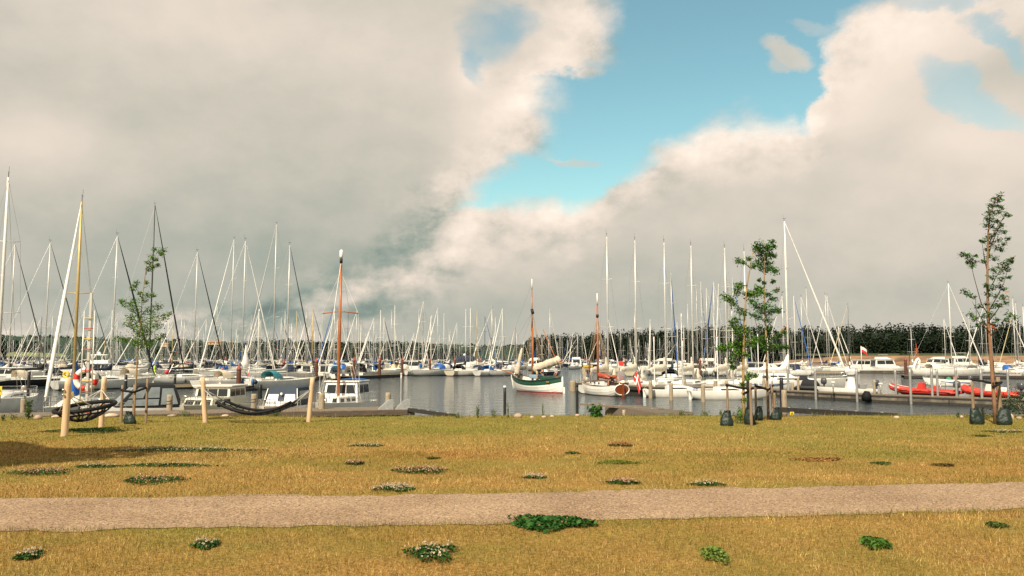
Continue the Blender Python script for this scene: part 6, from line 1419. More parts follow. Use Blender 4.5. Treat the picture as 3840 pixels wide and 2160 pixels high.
# motor boat under way with the bare backed man
r_, g_ = mbase('open_motorboat', 'small white open motorboat with blue stripe carrying a shirtless man', 'motorboat', 3556, 1447, 172, 5.4, 1.9, 1.1, .75, 'white', 'white', 'navy', rake=.5)
for s in (1, -1): MB().tube([(-2.4, s * .86, .45), (0, s * .97, .5), (1.2, s * .8, .6)], .05, 5).build('side_stripe', mat('blue stripe', (.03, .13, .32), .4), r_)
outboard(r_, -2.85, 0, .45, GREYCOWL, 1.1); MB().box((-1.2, 0, .62), (.4, 1.4, .08)).build('thwart', gel('white'), r_); rails(r_, g_, .3, (.6, .98), pushpit=False)
MB().ball((-.1, 0, .85), (.35, .45, .35), 8, 6, jit=.15).build('green_net', mat('green fishing net', (.05, .22, .12), .9), r_)

# ------------------------------------------------------------------ right background
platform('floating_pontoon', 'long dark floating pontoon at the far right behind the motorboat', 'pontoon', PZ(3392, 1419), PZ(4300, 1424), 2.4, .55, .45, PLANK, DARKWOOD)
platform('floating_pontoon', 'pale pontoon in front of the white cruisers at the right', 'pontoon', PZ(3225, 1399), PZ(3405, 1401), 2.2, .6, .4, PLANK, CONC)
platform('floating_pontoon', 'pale pontoon at the sterns of the white yachts right of the twin trees', 'pontoon', PZ(2880, 1404), PZ(3200, 1402), 2.0, .6, .4, PLANK, PILE)
r_, g_ = sailboat('long white sailing yacht with navy sail cover on the far right pontoon', 3572, 1063, 1412, 3, 14, 'white', 'white', 'navy', None, ('white', .10), 'offwhite', 'white', 1, r=.11, boomlen=7.0, mxf=.10)
mx = r_['mx']; MB().tube([(-6, 2.2, 0.9), (6, 1.5, 1.2)], .04, 5).build('side_stripe', DARKWOOD, r_)
r2 = thing('dinghy', 'white inflatable dinghy leaning upright on the far right pontoon', 'dinghy', PZ(3445, 1413) + Vector((0, 1.5, .6)), R(20))
g = MB(); P = [Vector((.55, 0, .2)), Vector((.6, 0, 1.6)), Vector((.35, 0, 2.6)), Vector((0, .05, 2.9)), Vector((-.35, 0, 2.6)), Vector((-.6, 0, 1.6)), Vector((-.55, 0, .2))]
g.tube([Vector((p.x + p.z * .38, p.y, p.z)) for p in P], .24, 10); g.build('tube', gel('white'), r2); g = MB(); g.add([Vector((p.x * .95 + p.z * .38, .08, p.z)) for p in P], [tuple(range(7))]); g.add([Vector((p.x * .95 + p.z * .38, -.02, p.z)) for p in P], [tuple(range(6, -1, -1))]); g.build('floor', gel('grey'), r2)
pilot('white pilothouse motor boat with dark wrapped windows at the pale pontoon', 3225, 1393, 184, 9.0, 'white', eng=False, wh=3.0, name='motor_cruiser', cat='motor cruiser')
r_ = pilot('white flybridge cruiser with dark front windows at the pale pontoon', 3322, 1395, 4, 10.5, 'white', fly=True, eng=False, wh=3.2, name='motor_cruiser', cat='motor cruiser')
MB().box((-.6, 0, 4.3), (1.6, 1.8, .06), 0, 0, .02).build('hardtop', gel('white'), r_); g = MB()
for x in (-1.2, 0): g.tube([(x, .8, 3.2), (x, .8, 4.3)], .03, 4).tube([(x, -.8, 3.2), (x, -.8, 4.3)], .03, 4)
g.build('hardtop_frame', STEEL, r_)
r_ = pilot('large white motor yacht with hardtop bridge behind the far right mast', 3610, 1381, 6, 13, 'white', fly=True, eng=False, wh=3.4, name='motor_yacht', cat='motor yacht')
MB().box((-1, 0, 5.0), (3.4, 2.6, .1), 0, 0, .04).build('hardtop', gel('white'), r_); g = MB()
for x in (-2.3, .4): g.tube([(x, 1.1, 3.4), (x, 1.1, 5)], .05, 4).tube([(x, -1.1, 3.4), (x, -1.1, 5)], .05, 4)
g.build('hardtop_frame', STEEL, r_); wheelpole(r_, (-3, 0, 4), 3)
pilot('white motor yacht with square hull windows left of the hardtop bridge yacht', 3508, 1381, 186, 12, 'white', fly=True, eng=False, wh=3.0, name='motor_yacht', cat='motor yacht')
# radio tower on the beach
p = PY(3438, 1345, 300); p.z = .5; root = thing('lattice_mast', 'short red and yellow lattice mast in front of the beach', 'lattice mast', p); g = MB(); h = PY(3438, 1305, 300).z - .5
for a, b_ in ((-.5, -.5), (.5, -.5), (.5, .5), (-.5, .5)): g.tube([(a, b_, 0), (a * .6, b_ * .6, h)], .07, 4)
for k in range(6): z = h * k / 6; g.tube([(-.5, -.5, z), (.5, -.5, z + h / 6)], .05, 4)
g.build('lattice', mat('red yellow lattice', (.45, .12, .04), .6), root); MB().tube([(0, 0, h * .7), (0, 0, h * 1.25)], .07, 5).build('aerial', REDPLAIN, root)
sbr = [('white sailing yacht with maroon boot stripe, bow right, behind the large yacht bow', 3012, 1114, 1399, 8, 10.5, 'white', 'maroon', 'maroon', 'white', ('white', .08)), ('white yacht with two tone mast behind the large yacht forestay', 3033, 1083, 1396, 10, 11, 'white', 'navy', 'navy', 'offwhite', None), ('white yacht with navy boom cover and twin masts behind, right of the large yacht', 3104, 1106, 1396, 6, 11, 'white', 'navy', 'navy', 'navy', ('white', .08)),
       ('white yacht with pale furled jib reaching down left of the twin mast pair', 3112, 1108, 1392, 186, 10.5, 'white', 'navy', 'navy', 'offwhite', ('offwhite', .07)), ('white yacht with beige furled jib left of the small flag', 3187, 1145, 1398, 178, 10, 'white', 'navy', 'black', None, ('sand', .08)), ('white yacht with slim mast directly right of the twin trees', 2940, 1110, 1404, 8, 10, 'white', 'navy', 'red', 'offwhite', None),
       ('white yacht with white sail cover behind the right tree trunk', 3705, 1140, 1398, 172, 11, 'white', 'navy', 'navy', 'white', ('white', .10)), ('white yacht with black mast behind the right tree', 3672, 1112, 1396, 176, 11, 'white', 'navy', 'red', 'navy', None), ('white yacht with maroon boom cover right of the right tree', 3725, 1175, 1397, 184, 10, 'white', 'navy', 'maroon', 'maroon', None), ('white yacht with thick mast near the right edge', 3812, 1120, 1402, 184, 11.5, 'white', 'navy', 'red', 'white', None), ('white yacht with thin mast at the right edge', 3822, 1137, 1396, 176, 10, 'white', 'navy', 'red', 'grey', ('sand', .08))]
for lb, u, vt_, vw, th, L, hc, bt, af, cv, jb in sbr:
    sailboat(lb, u, vt_, vw, th, L, hc, bt, af, cv, jb, 'offwhite' if len(lb) % 2 else None, 'dark' if 'black mast' in lb else 'alu', 1, r=.12 if 'thick' in lb else .085, mxf=.08)
p = PZ(3812, 1420); r_, g_ = sailboat('white sailing boat with stern lettering and grey sail on deck at the far right', 3850, 1150, 1414, 40, 10, 'white', 'white', 'grey', 'offwhite', None, None, 'white', 1)
g = MB(); x = g_[0][0][0] - .3
for i in range(8): g.box((x - .02, -.9 + i * .24, .78), (.03, .14 if i != 2 else .06, .2 if i % 3 else .28))
g.build('lettering', mat('red blue lettering', (.35, .06, .08), .5), r_)
# white pole flag on a stern
p = at(3230, 190, 1.5); root = thing('flag_pole', 'white pole with small red and white flag in front of the dark wood', 'flag', p); MB().tube([(0, 0, 0), (0, 0, PY(3230, 1298, 190).z - 1.5)], .09, 6).build('pole', WHITEP, root); f = link(flag_mesh(1.6, 1.3, .45, False), 'flag', root); f.location = (.05, 0, PY(3230, 1300, 190).z - 1.5)

# ------------------------------------------------------------------ the crowded rows beyond: every boat a thing, shared shells
random.seed(21)
zones = []
def far(u, vt_, seed, y=None, cover=None, jib=None, mc=None, label=None, group=None):
    rr = random.Random(seed)
    if y is None:
        want = rr.uniform(11.5, 15.0); y = (want - 4) * F / max(20, 1335 - vt_); y = min(max(y, 165), 430)
    L = rr.choice((8.5, 9.5, 10.5, 11.5)); hc = rr.choices(('white', 'navy', 'cream'), (16, 2, 1))[0]
    cover = cover or rr.choices(('blue', 'navy', 'black', 'offwhite', 'white', 'green', 'red', 'beige'), (2.2, 4, 3, 5, 4, .5, .6, 1.2))[0]
    jib = jib if jib is not None else rr.choices((None, 'white', 'darkgrey', 'blue', 'offwhite'), (5, 5, 2, .7, 2))[0]
    mc = mc or rr.choices(('alu', 'white', 'gold', 'dark'), (9, 4, .7, .5))[0]; th = rr.choice((55, 60, 65, 235, 240, 245)) + rr.uniform(-6, 6)
    if u > 2100: th = rr.choice((70, 110, 250, 290, 175)) + rr.uniform(-6, 6)
    nm = {'offwhite': 'off white'}.get(cover, cover); jn = {None: 'bare forestay', 'darkgrey': 'dark jib', 'offwhite': 'cream jib'}.get(jib, f'{jib} jib')
    zone = 'far left rows' if u < 1000 else 'middle rows' if u < 1950 else 'under the dark wood'
    hn = {'navy': 'dark blue'}.get(hc, hc)
    lb = label or f'distant {hn} yacht, {nm} boom cover, {jn}, {mc.replace("alu", "silver").replace("dark", "black")} mast, {zone}'
    b = PY(u, 1335, y); b.z = 0
    r_, g_ = sailboat(lb, u, vt_, 0, th, L, hc, 'navy' if hc != 'navy' else 'white', 'red', cover, (jib, .085) if jib else None, rr.choice((None, 'navy', 'beige', 'black', 'blue', 'offwhite')), mc, 0, group or f'yachts crowded {"in the " if "rows" in zone else ""}{zone}', r=.068, pos=b, top=PY(u, vt_, y).z, rail=False, spr=2 if rr.random() < .6 else 1)
    if rr.random() < .18:
        mx = r_['mx']; z = PY(u, vt_, y).z * rr.uniform(.4, .75)
        g = MB(); g.add([(mx - .5, .5, z), (mx - .75, .55, z - .06), (mx - .75, .55, z - .3), (mx - .5, .5, z - .24)], [(0, 1, 2, 3)]); g.build('pennant', FLAGR, r_)
    return r_
c2 = lambda x, y: (900 + x / 2.415, 850 + y / 2.415)
T = [c2(*q) for q in ((95, 800), (160, 745), (180, 850), (400, 765), (590, 715), (650, 740), (720, 885), (850, 690), (880, 850), (1050, 765), (1092, 845), (1133, 970), (1208, 825), (1268, 755), (1300, 825), (1368, 755), (1397, 712), (1500, 980), (1575, 960), (1617, 750), (1655, 678), (1725, 815), (1735, 800), (1788, 732), (1845, 787), (1903, 935), (1963, 867), (2043, 747), (2085, 740), (2145, 762), (2217, 815), (2277, 718), (2312, 818), (2375, 742))]
c3 = lambda x, y: (1850 + x / 2.07, 800 + y / 2.07)
T += [c3(*q) for q in ((440, 742), (470, 905), (518, 932), (535, 947), (597, 947), (655, 940), (690, 922), (895, 822), (990, 892), (1100, 742), (1515, 702), (1585, 555), (1622, 532), (1663, 580), (1720, 530), (1760, 548), (1832, 547), (1870, 502))]
c4 = lambda x, y: (2650 + x / 1.811, 700 + y / 1.811)
T += [c4(*q) for q in ((57, 648), (155, 660), (525, 745), (603, 742), (970, 806))]
c1 = lambda x, y: (x / 1.811, 600 + y / 1.811)
T += [c1(*q) for q in ((270, 1065), (345, 1060), (600, 905), (655, 1075), (750, 1020), (790, 1040), (1135, 1075), (1225, 1035), (1245, 1072), (1315, 1005), (1393, 1078), (1465, 995), (1500, 1100), (1610, 1100), (1700, 1095), (1755, 1010))]
for i, (u, v) in enumerate(T):
    far(u, v, i)
for lb, u, v, y, cv, jb, mc in (('distant yacht with gold mast right of the yacht with blue fenders', 1109, 1165, 190, 'blue', None, 'gold'), ('second distant yacht with gold mast, nearer the orange mast', 1171, 1202, 200, 'navy', None, 'gold'), ('distant yacht with black mast just right of the orange mast', 1303, 1172, 205, 'black', None, 'dark'), ('distant boat with orange wooden mast left of the green boat', 1932, 1222, 240, 'beige', None, 'wood'), ('grey masted yacht with blue furled jib behind the third keelboat', 2521, 1024, 118, 'navy', 'blue', 'alu')):
    far(u, v, int(u), y, cv, jb, mc, lb)
rows = [(168, 70), (205, 70), (245, 70), (290, 70), (340, 60), (390, 60)]
k = 0; rn = random.Random(5)
for y, _ in rows:
    u = -20.0
    while u < 2560:
        if not (1490 < u < 1960 and y < 200) and not (1960 < u < 2520 and y < 235):
            far(u, 1335 - (rn.uniform(9.0, 12.5) - 4) * F / y, 1000 + k, y + rn.uniform(-4, 4)); k += 1
        u += rn.uniform(4.4, 9.0) * F / y * (1.2 if y > 300 else 1.0) * (1.35 if u > 1960 else 1)
for y, u0, u1 in ((170, 2440, 3050), (205, 2900, 3260), (210, 3420, 3900), (180, 3640, 3900)):
    u = u0
    while u < u1:
        far(u, 1335 - (rn.uniform(10, 14) - 4) * F / y, 3000 + k, y + rn.uniform(-4, 4)); k += 1
        u += rn.uniform(6, 11) * F / y
# motor boats scattered in the same rows
for i, (u, vw, L, cv, lb) in enumerate(((350, 1392, 9, 'navy', 'distant white motor boat with navy canopy behind the ladder'), (520, 1396, 9, 'blue', 'distant white motor boat with blue canopy behind the left tree'), (690, 1392, 8.5, 'black', 'distant white motor boat with black canopy behind the red round buoy'), (790, 1390, 9, 'offwhite', 'distant white motor boat with cream canopy left of the beige sprayhood'), (985, 1388, 8.5, 'blue', 'distant white motor boat with blue canopy left of the blue fenders'), (1240, 1385, 8, 'lightblue', 'distant white motor boat with light blue canopy behind the motorboat row'), (1590, 1386, 9, 'beige', 'distant white motor boat with beige canopy left of the big cruiser'), (1650, 1380, 8, 'navy', 'distant white motor boat with navy canopy behind the big cruiser bow'), (2090, 1378, 9, 'white', 'distant white motor boat behind the furled cream mainsail'), (2260, 1376, 9, 'white', 'distant white motor boat right of the small wooden mast'), (2420, 1388, 10, 'black', 'white motor boat with black canopy frame behind the second keelboat'), (2480, 1392, 12, 'white', 'white motor yacht with raked roof behind the third keelboat'), (2660, 1396, 14, 'red', 'large white motor yacht with red cover left of the hawthorn'), (2810, 1410, 9, 'white', 'white cabin cruiser with rounded bow between the twin trees'))):
    pilot(lb, u, vw, 200 if i % 2 else 70, L, canopy=cv, eng=False, fly=(i in (11, 12)), wh=2.5)
# ------------------------------------------------------------------ young trees with stakes, belts and watering bags
BARK = mat('smooth young bark', (.30, .20, .10), .85, var=.35, scale=6, stretch=(4, 4, 1), bump=.004, bscale=20)
BARKD = mat('dark twig bark', (.10, .06, .035), .85, var=.3)
def young_tree(label, ub, vb, trunk, limbs, clumps, cols, leaf, tr=.045, seed=1, bark=None, accents=None, twig=BARKD, cat='young tree', density=1.0, fl=.5, asp=.5):
    """trunk and limbs as polylines, leaf clumps as (u, v, r) around them; each gets its own depth"""
    p0 = GR(ub, vb); y0 = p0.y; r_ = np.random.default_rng(seed); root = thing('young_tree', label, cat, p0)
    def W(u, v, dy=0.0): q = PY(u, v, y0 + dy); return q - p0
    tp = [W(u, v) for u, v in trunk]; tp[0].z = -.05; n = len(tp)
    MB().tube(tp, [tr * (1 - .8 * i / (n - 1)) for i in range(n)], 8).build('trunk', bark or BARK, root)
    g = MB()
    for i, lm in enumerate(limbs):
        dy = r_.uniform(-.5, .5); P = [W(u, v, dy * k / max(1, len(lm) - 1)) for k, (u, v) in enumerate(lm)]
        g.tube(P, [tr * .32 * (1 - .75 * k / max(1, len(lm) - 1)) for k in range(len(lm))], 5)
    V, Cc = [], []
    for (u, v, r) in clumps:
        rr = r * y0 / F; c = W(u, v, r_.uniform(-.55, .55) * min(1, .25 + rr)); nn = int((34 + rr * rr * 1500) * density)
        q = r_.normal(0, .5, (nn, 3)) * rr * np.array([1, 1.05, .78]) + np.array(c)
        a, b_ = leaf_tris(q, leaf, pick(cols, nn, r_, .65, 1.3), fl, int(r_.integers(1e6)), asp); V.append(a); Cc.append(b_)
        for k in range(4):
            e = Vector(q[k]); g.tube([Vector(c) * 1.0 + Vector((0, 0, -rr * .6)), e], [.008, .003], 3)
    g.build('limb', twig, root) if True else None
    o = tri_mesh('crown', np.concatenate(V), np.concatenate(Cc), LEAFM, parent=root, per=4)
    if accents:
        pts = np.concatenate([np.array(W(u, v, r_.uniform(-.2, .2))) + r_.normal(0, .05, (9, 3)) for u, v in accents]); a, b_ = leaf_tris(pts, leaf, pick([(.50, .13, .03), (.42, .09, .03), (.5, .2, .05)], len(pts), r_), .4, 5, .5)
        tri_mesh('red_leaves', a, b_, LEAFM, parent=o, per=4)
    return root, p0
HAW = [(.080, .20, .022), (.12, .26, .030), (.048, .13, .018), (.17, .29, .045)]
DRK = [(.040, .135, .024), (.060, .18, .030), (.026, .090, .018), (.095, .22, .035)]
# left tree: feathery, thin top
young_tree('feathery young tree beside the bowl hammock with a thin broken top', 503, 1590, [(503, 1590), (505, 1500), (511, 1420), (516, 1330), (522, 1260), (528, 1200), (532, 1130), (541, 1060), (548, 1000), (560, 950)],
    [[(516, 1290), (490, 1265), (460, 1270), (440, 1262)], [(522, 1262), (560, 1250), (600, 1256)], [(525, 1230), (500, 1205), (480, 1190)], [(528, 1205), (570, 1190), (615, 1182), (632, 1175)], [(531, 1150), (500, 1145), (465, 1128)], [(533, 1120), (510, 1080), (498, 1062)], [(540, 1080), (560, 1070), (574, 1108)],
     [(548, 1010), (565, 990), (590, 965), (605, 945)], [(515, 1310), (545, 1300), (575, 1290)], [(530, 1180), (560, 1150), (590, 1142)], [(548, 1030), (552, 1000), (572, 1000), (590, 992)]],
    [(445, 1270, 20), (470, 1275, 16), (505, 1285, 24), (535, 1290, 26), (565, 1285, 22), (592, 1265, 20), (480, 1215, 18), (500, 1225, 24), (535, 1225, 38), (565, 1215, 34), (590, 1222, 22), (612, 1258, 12), (615, 1190, 20), (634, 1178, 14), (585, 1190, 26), (520, 1190, 30), (490, 1190, 22), (470, 1140, 22), (495, 1150, 20), (500, 1130, 18), (455, 1130, 12), (510, 1165, 20), (560, 1165, 26), (592, 1150, 22),
     (540, 1125, 20), (556, 1105, 14), (574, 1108, 12), (498, 1082, 13), (512, 1060, 12), (506, 1072, 10), (525, 1100, 10), (548, 1060, 10), (560, 1010, 14), (575, 1000, 12), (592, 994, 10), (555, 985, 12), (570, 965, 14), (578, 935, 10), (600, 945, 16), (612, 940, 12), (605, 955, 10), (586, 975, 8), (530, 1260, 30), (550, 1245, 26), (515, 1250, 24)],
    HAW, .055, .03, 3, density=1.7)
# hawthorn and its slimmer neighbour
young_tree('leaning hawthorn with crooked leafy limbs, left one of the twin trees', 2790, 1590, [(2790, 1590), (2788, 1500), (2787, 1420), (2788, 1330), (2790, 1250), (2793, 1180), (2797, 1110), (2803, 1060), (2812, 1010), (2818, 970), (2824, 940)],
    [[(2790, 1300), (2755, 1290), (2720, 1305), (2698, 1302)], [(2790, 1280), (2830, 1270), (2850, 1260)], [(2795, 1160), (2765, 1150), (2735, 1118), (2722, 1115)], [(2796, 1130), (2830, 1100), (2850, 1085)], [(2803, 1070), (2775, 1075), (2765, 1085)], [(2813, 1005), (2790, 985), (2768, 975)], [(2790, 1240), (2760, 1235), (2745, 1225)], [(2789, 1330), (2765, 1340), (2755, 1360)], [(2793, 1200), (2760, 1200)]],
    [(2700, 1303, 20), (2718, 1308, 16), (2735, 1300, 18), (2755, 1295, 22), (2775, 1295, 24), (2800, 1290, 24), (2825, 1285, 22), (2845, 1270, 20), (2755, 1335, 20), (2748, 1360, 18), (2765, 1318, 18), (2722, 1117, 20), (2738, 1122, 18), (2752, 1140, 16), (2772, 1165, 18), (2790, 1175, 16), (2750, 1225, 18), (2765, 1245, 20), (2780, 1230, 22), (2800, 1240, 18), (2762, 1095, 20), (2768, 1075, 18), (2780, 1070, 14), (2800, 1105, 16), (2770, 978, 16), (2786, 985, 12), (2808, 970, 12), (2825, 1000, 14), (2830, 1105, 26), (2848, 1090, 24), (2815, 1100, 18), (2760, 1200, 16), (2745, 1210, 12), (2790, 1265, 22), (2770, 1285, 20), (2800, 1330, 14), (2750, 1380, 10), (2800, 1420, 14), (2785, 1440, 12), (2810, 1405, 14), (2830, 1410, 10), (2790, 1500, 12), (2785, 1555, 22)],
    HAW[:3], .075, .045, 5, bark=mat('yellowish hawthorn bark', (.34, .23, .09), .85, var=.35, scale=6, bump=.004), density=1.7)
young_tree('slim dark leaved young tree with full top, right one of the twin trees', 2882, 1572, [(2882, 1572), (2879, 1500), (2876, 1400), (2874, 1310), (2872, 1240), (2868, 1160), (2866, 1080), (2866, 1010), (2868, 960), (2874, 925)],
    [[(2874, 1300), (2910, 1298), (2945, 1300)], [(2872, 1260), (2840, 1230), (2825, 1175)], [(2870, 1230), (2900, 1200), (2925, 1165)], [(2868, 1180), (2845, 1150), (2820, 1135)], [(2867, 1150), (2890, 1110), (2910, 1085)], [(2866, 1100), (2840, 1085)], [(2866, 1020), (2885, 1000), (2905, 1010)], [(2866, 1000), (2850, 960), (2835, 930)], [(2868, 970), (2890, 935), (2900, 905)], [(2873, 1290), (2915, 1260), (2935, 1240)]],
    [(2880, 1300, 26), (2905, 1300, 20), (2930, 1302, 16), (2948, 1303, 10), (2855, 1285, 26), (2875, 1265, 26), (2900, 1270, 16), (2925, 1255, 14), (2938, 1245, 12), (2835, 1145, 22), (2855, 1165, 24), (2820, 1130, 16), (2845, 1190, 18), (2828, 1180, 14), (2870, 1150, 20), (2890, 1170, 20), (2905, 1160, 18), (2920, 1165, 14), (2880, 1200, 18), (2900, 1120, 16), (2912, 1090, 12), (2880, 1105, 12), (2850, 1095, 18), (2840, 1080, 14), (2850, 1230, 16), (2885, 1230, 18), (2870, 1010, 22), (2890, 1005, 20), (2905, 1018, 16), (2855, 1000, 20), (2840, 985, 18), (2835, 930, 18), (2850, 920, 24), (2868, 930, 24), (2850, 945, 26), (2875, 950, 26), (2890, 955, 14), (2885, 925, 18), (2895, 905, 12), (2902, 925, 10), (2860, 970, 24), (2880, 985, 20), (2905, 960, 10), (2898, 1055, 10), (2865, 1060, 8), (2845, 1050, 8)],
    DRK, .075, .045, 6, accents=[(2940, 1238), (2915, 1080), (2898, 1060)], density=1.7)
young_tree('tall narrow tree with rusty leaves at the right edge of the lawn', 3733, 1590, [(3733, 1590), (3728, 1500), (3722, 1420), (3716, 1340), (3712, 1270), (3707, 1200), (3704, 1130), (3703, 1060), (3703, 1000), (3704, 940), (3706, 870), (3712, 810), (3728, 760), (3745, 735)],
    [[(3710, 1240), (3675, 1185), (3645, 1130)], [(3706, 1180), (3680, 1140), (3650, 1030), (3640, 980)], [(3640, 985), (3620, 965)], [(3706, 1170), (3740, 1110), (3765, 1060), (3785, 990)], [(3704, 1100), (3735, 1040), (3760, 1000)], [(3703, 1020), (3690, 960), (3683, 910)], [(3704, 960), (3730, 890), (3755, 830)], [(3712, 1200), (3750, 1150), (3775, 1135)], [(3714, 1260), (3790, 1195)], [(3708, 860), (3700, 800)], [(3705, 920), (3740, 850), (3770, 805)], [(3716, 1250), (3650, 1185)]],
    [(3745, 735, 14), (3728, 748, 14), (3750, 752, 12), (3715, 770, 14), (3735, 770, 14), (3755, 778, 12), (3710, 795, 16), (3728, 800, 14), (3748, 795, 12), (3772, 805, 14), (3785, 808, 8), (3700, 815, 14), (3720, 825, 16), (3740, 830, 14), (3698, 845, 14), (3715, 850, 12), (3755, 845, 10), (3740, 860, 14), (3765, 870, 12), (3780, 895, 10), (3725, 880, 16), (3705, 890, 14), (3745, 900, 16), (3765, 915, 12), (3715, 915, 18), (3740, 930, 16), (3755, 938, 10), (3690, 905, 12), (3680, 905, 6), (3700, 935, 12), (3710, 960, 12), (3730, 970, 14), (3690, 980, 12), (3610, 955, 14), (3625, 960, 16), (3640, 970, 16), (3655, 985, 14), (3645, 1000, 12), (3660, 960, 8), (3630, 985, 10), (3775, 985, 18), (3790, 975, 14), (3760, 1000, 18), (3780, 1010, 14), (3795, 980, 8), (3745, 1020, 18), (3725, 1010, 12), (3720, 1040, 14), (3755, 1045, 14), (3785, 1040, 8), (3700, 1070, 12), (3720, 1080, 18), (3745, 1075, 14), (3765, 1085, 10), (3705, 1105, 14), (3735, 1110, 16), (3760, 1115, 12), (3620, 1095, 14), (3635, 1105, 12), (3650, 1115, 8), (3700, 1140, 18), (3725, 1145, 18), (3745, 1145, 12), (3770, 1135, 12), (3670, 1150, 12), (3640, 1180, 16), (3655, 1195, 12), (3690, 1185, 16), (3715, 1180, 18), (3785, 1180, 18), (3805, 1190, 16), (3770, 1200, 10), (3740, 1200, 10), (3665, 1220, 10), (3690, 1210, 12), (3720, 1215, 10)],
    DRK, .085, .055, 9, bark=mat('reddish bark', (.25, .13, .07), .85, var=.3, scale=6, bump=.004), accents=[(3760, 1005), (3772, 1085), (3770, 1110), (3745, 1140), (3715, 1225), (3712, 1240), (3722, 1228), (3790, 978)], density=1.15, fl=1.3, asp=.42)
# stakes, belts, bags
def stake(label, u, vb, vt_, d, lean=0, m=STAKE, y=None):
    p = GR(u, vb) if y is None else at(u, y, gz(PY(u, 1335, y).x, y)); return p, post('tree_stake', label, 'stake', p, zt(p, u, vt_), d * p.y / F / 2, m, lean=(lean, 0), n=8)
def belt(label, pts, r=.035):
    g = MB(); P0 = pts[0]
    g.tube([q - P0 for q in pts], r, 5, flat=1.0); o = g.build('tree_belt', RUBBER); o.location = P0; return tag(o, label, 'belt')
BAGM = mat('dark green bag plastic', (.007, .022, .015), .5, var=.4, scale=5, bump=.06, bscale=6, spec=.5)
def bag(label, u, vb, wpx, hpx, seed=1, dy=0):
    p = GR(u, vb); k = p.y / F; random.seed(seed); r_ = np.random.default_rng(seed); w_, h_ = wpx * k, hpx * k; root = thing('watering_bag', label, 'bag', p + Vector((0, dy, 0)))
    g = MB(); rings = []; n = 18
    for t, q in ((0, .86), (.08, 1.0), (.3, .98), (.5, .86), (.72, .70), (.88, .56), (1.0, .50)):
        rings.append([(w_ * .5 * q * (1 + .14 * sin(3 * a + seed + t * 3) + .10 * sin(7 * a + t * 9) + random.uniform(-.07, .07)) * cos(a) + .12 * w_ * t * (1 if seed % 2 else -1), w_ * .36 * q * (1 + .1 * sin(5 * a + seed)) * sin(a), h_ * t * (1 + .05 * sin(2 * a + seed))) for a in [2 * pi * k_ / n for k_ in range(n)]])
    g.loft(rings); g.build('body', BAGM, root)
    x = .12 * w_ * (1 if seed % 2 else -1); MB().tube([(x - .06, -.04, h_ * .95), (x - .05, -.10, h_ * 1.06), (x + .05, -.10, h_ * 1.06), (x + .06, -.04, h_ * .95)], .012, 4).build('strap', RUBBER, root)
    return root
s1, _ = stake('left grey stake of the left tree', 454, 1585, 1444, 10); s2, _ = stake('grey stake directly left of the left tree trunk', 499, 1583, 1442, 9); s3, _ = stake('tall right stake of the left tree', 547, 1585, 1420, 10)
tb = GR(503, 1590)
belt('black belt tying the left tree to its stakes', [PY(452, 1460, s1.y), PY(470, 1466, tb.y - .02), PY(503, 1470, tb.y - .07), PY(520, 1464, tb.y), PY(547, 1454, s3.y - .06)])
bag('dark green watering bag at the foot of the left tree', 494, 1589, 42, 44, 2, -.1)
a1, _ = stake('left stake of the twin trees, standing in a bag', 2730, 1586, 1436, 9); a2, _ = stake('middle front stake of the twin trees', 2818, 1597, 1436, 11); a3, _ = stake('thin stake behind the twin trees', 2836, 1573, 1438, 9); a4, _ = stake('right grey stake of the twin trees', 2898, 1575, 1440, 9, .0); a5, _ = stake('dark stake against the right twin trunk', 2882, 1574, 1470, 10, m=mat('dark stake wood', (.10, .065, .04), .85, var=.3, scale=6))
belt('black belt from the left stake to the hawthorn', [PY(2722, 1443, a1.y - .05), PY(2760, 1451, a1.y), PY(2790, 1457, GR(2790, 1590).y - .06), PY(2820, 1457, a2.y - .06)])
belt('lower black belt crossing round the hawthorn trunk', [PY(2787, 1478, GR(2790, 1590).y - .06), PY(2805, 1468, GR(2790, 1590).y), PY(2822, 1456, a2.y - .05)])
belt('black belt from the thin stake to the slim tree', [PY(2832, 1446, a3.y - .05), PY(2862, 1456, a3.y), PY(2882, 1462, GR(2882, 1572).y - .06), PY(2898, 1446, a4.y - .05)])
bag('slumped dark green watering bag at the left stake of the twin trees', 2722, 1597, 46, 54, 3, -.05); bag('dark green watering bag behind the middle front stake', 2820, 1594, 42, 62, 4, .15); bag('dark green watering bag between the twin trees', 2844, 1575, 34, 48, 5); bag('dark green watering bag right of the slim tree', 2907, 1575, 40, 44, 7)
b1, _ = stake('left stake of the right tree, standing in a bag', 3652, 1580, 1430, 11); b2, _ = stake('thick right stake of the right tree', 3754, 1582, 1414, 15, -.03)
belt('black belt tying the right tree to its two stakes', [PY(3644, 1424, b1.y - .05), PY(3690, 1430, b1.y), PY(3725, 1438, GR(3733, 1590).y - .08), PY(3756, 1434, b2.y - .1)])
belt('short black belt loop under the right tree belt', [PY(3722, 1450, GR(3733, 1590).y - .08), PY(3735, 1446, GR(3733, 1590).y - .08), PY(3752, 1438, b2.y - .1)])
bag('dark green watering bag with open top at the left stake of the right tree', 3660, 1591, 52, 58, 8, -.05); bag('large dark green watering bag at the thick right stake', 3760, 1593, 56, 62, 9, -.05)

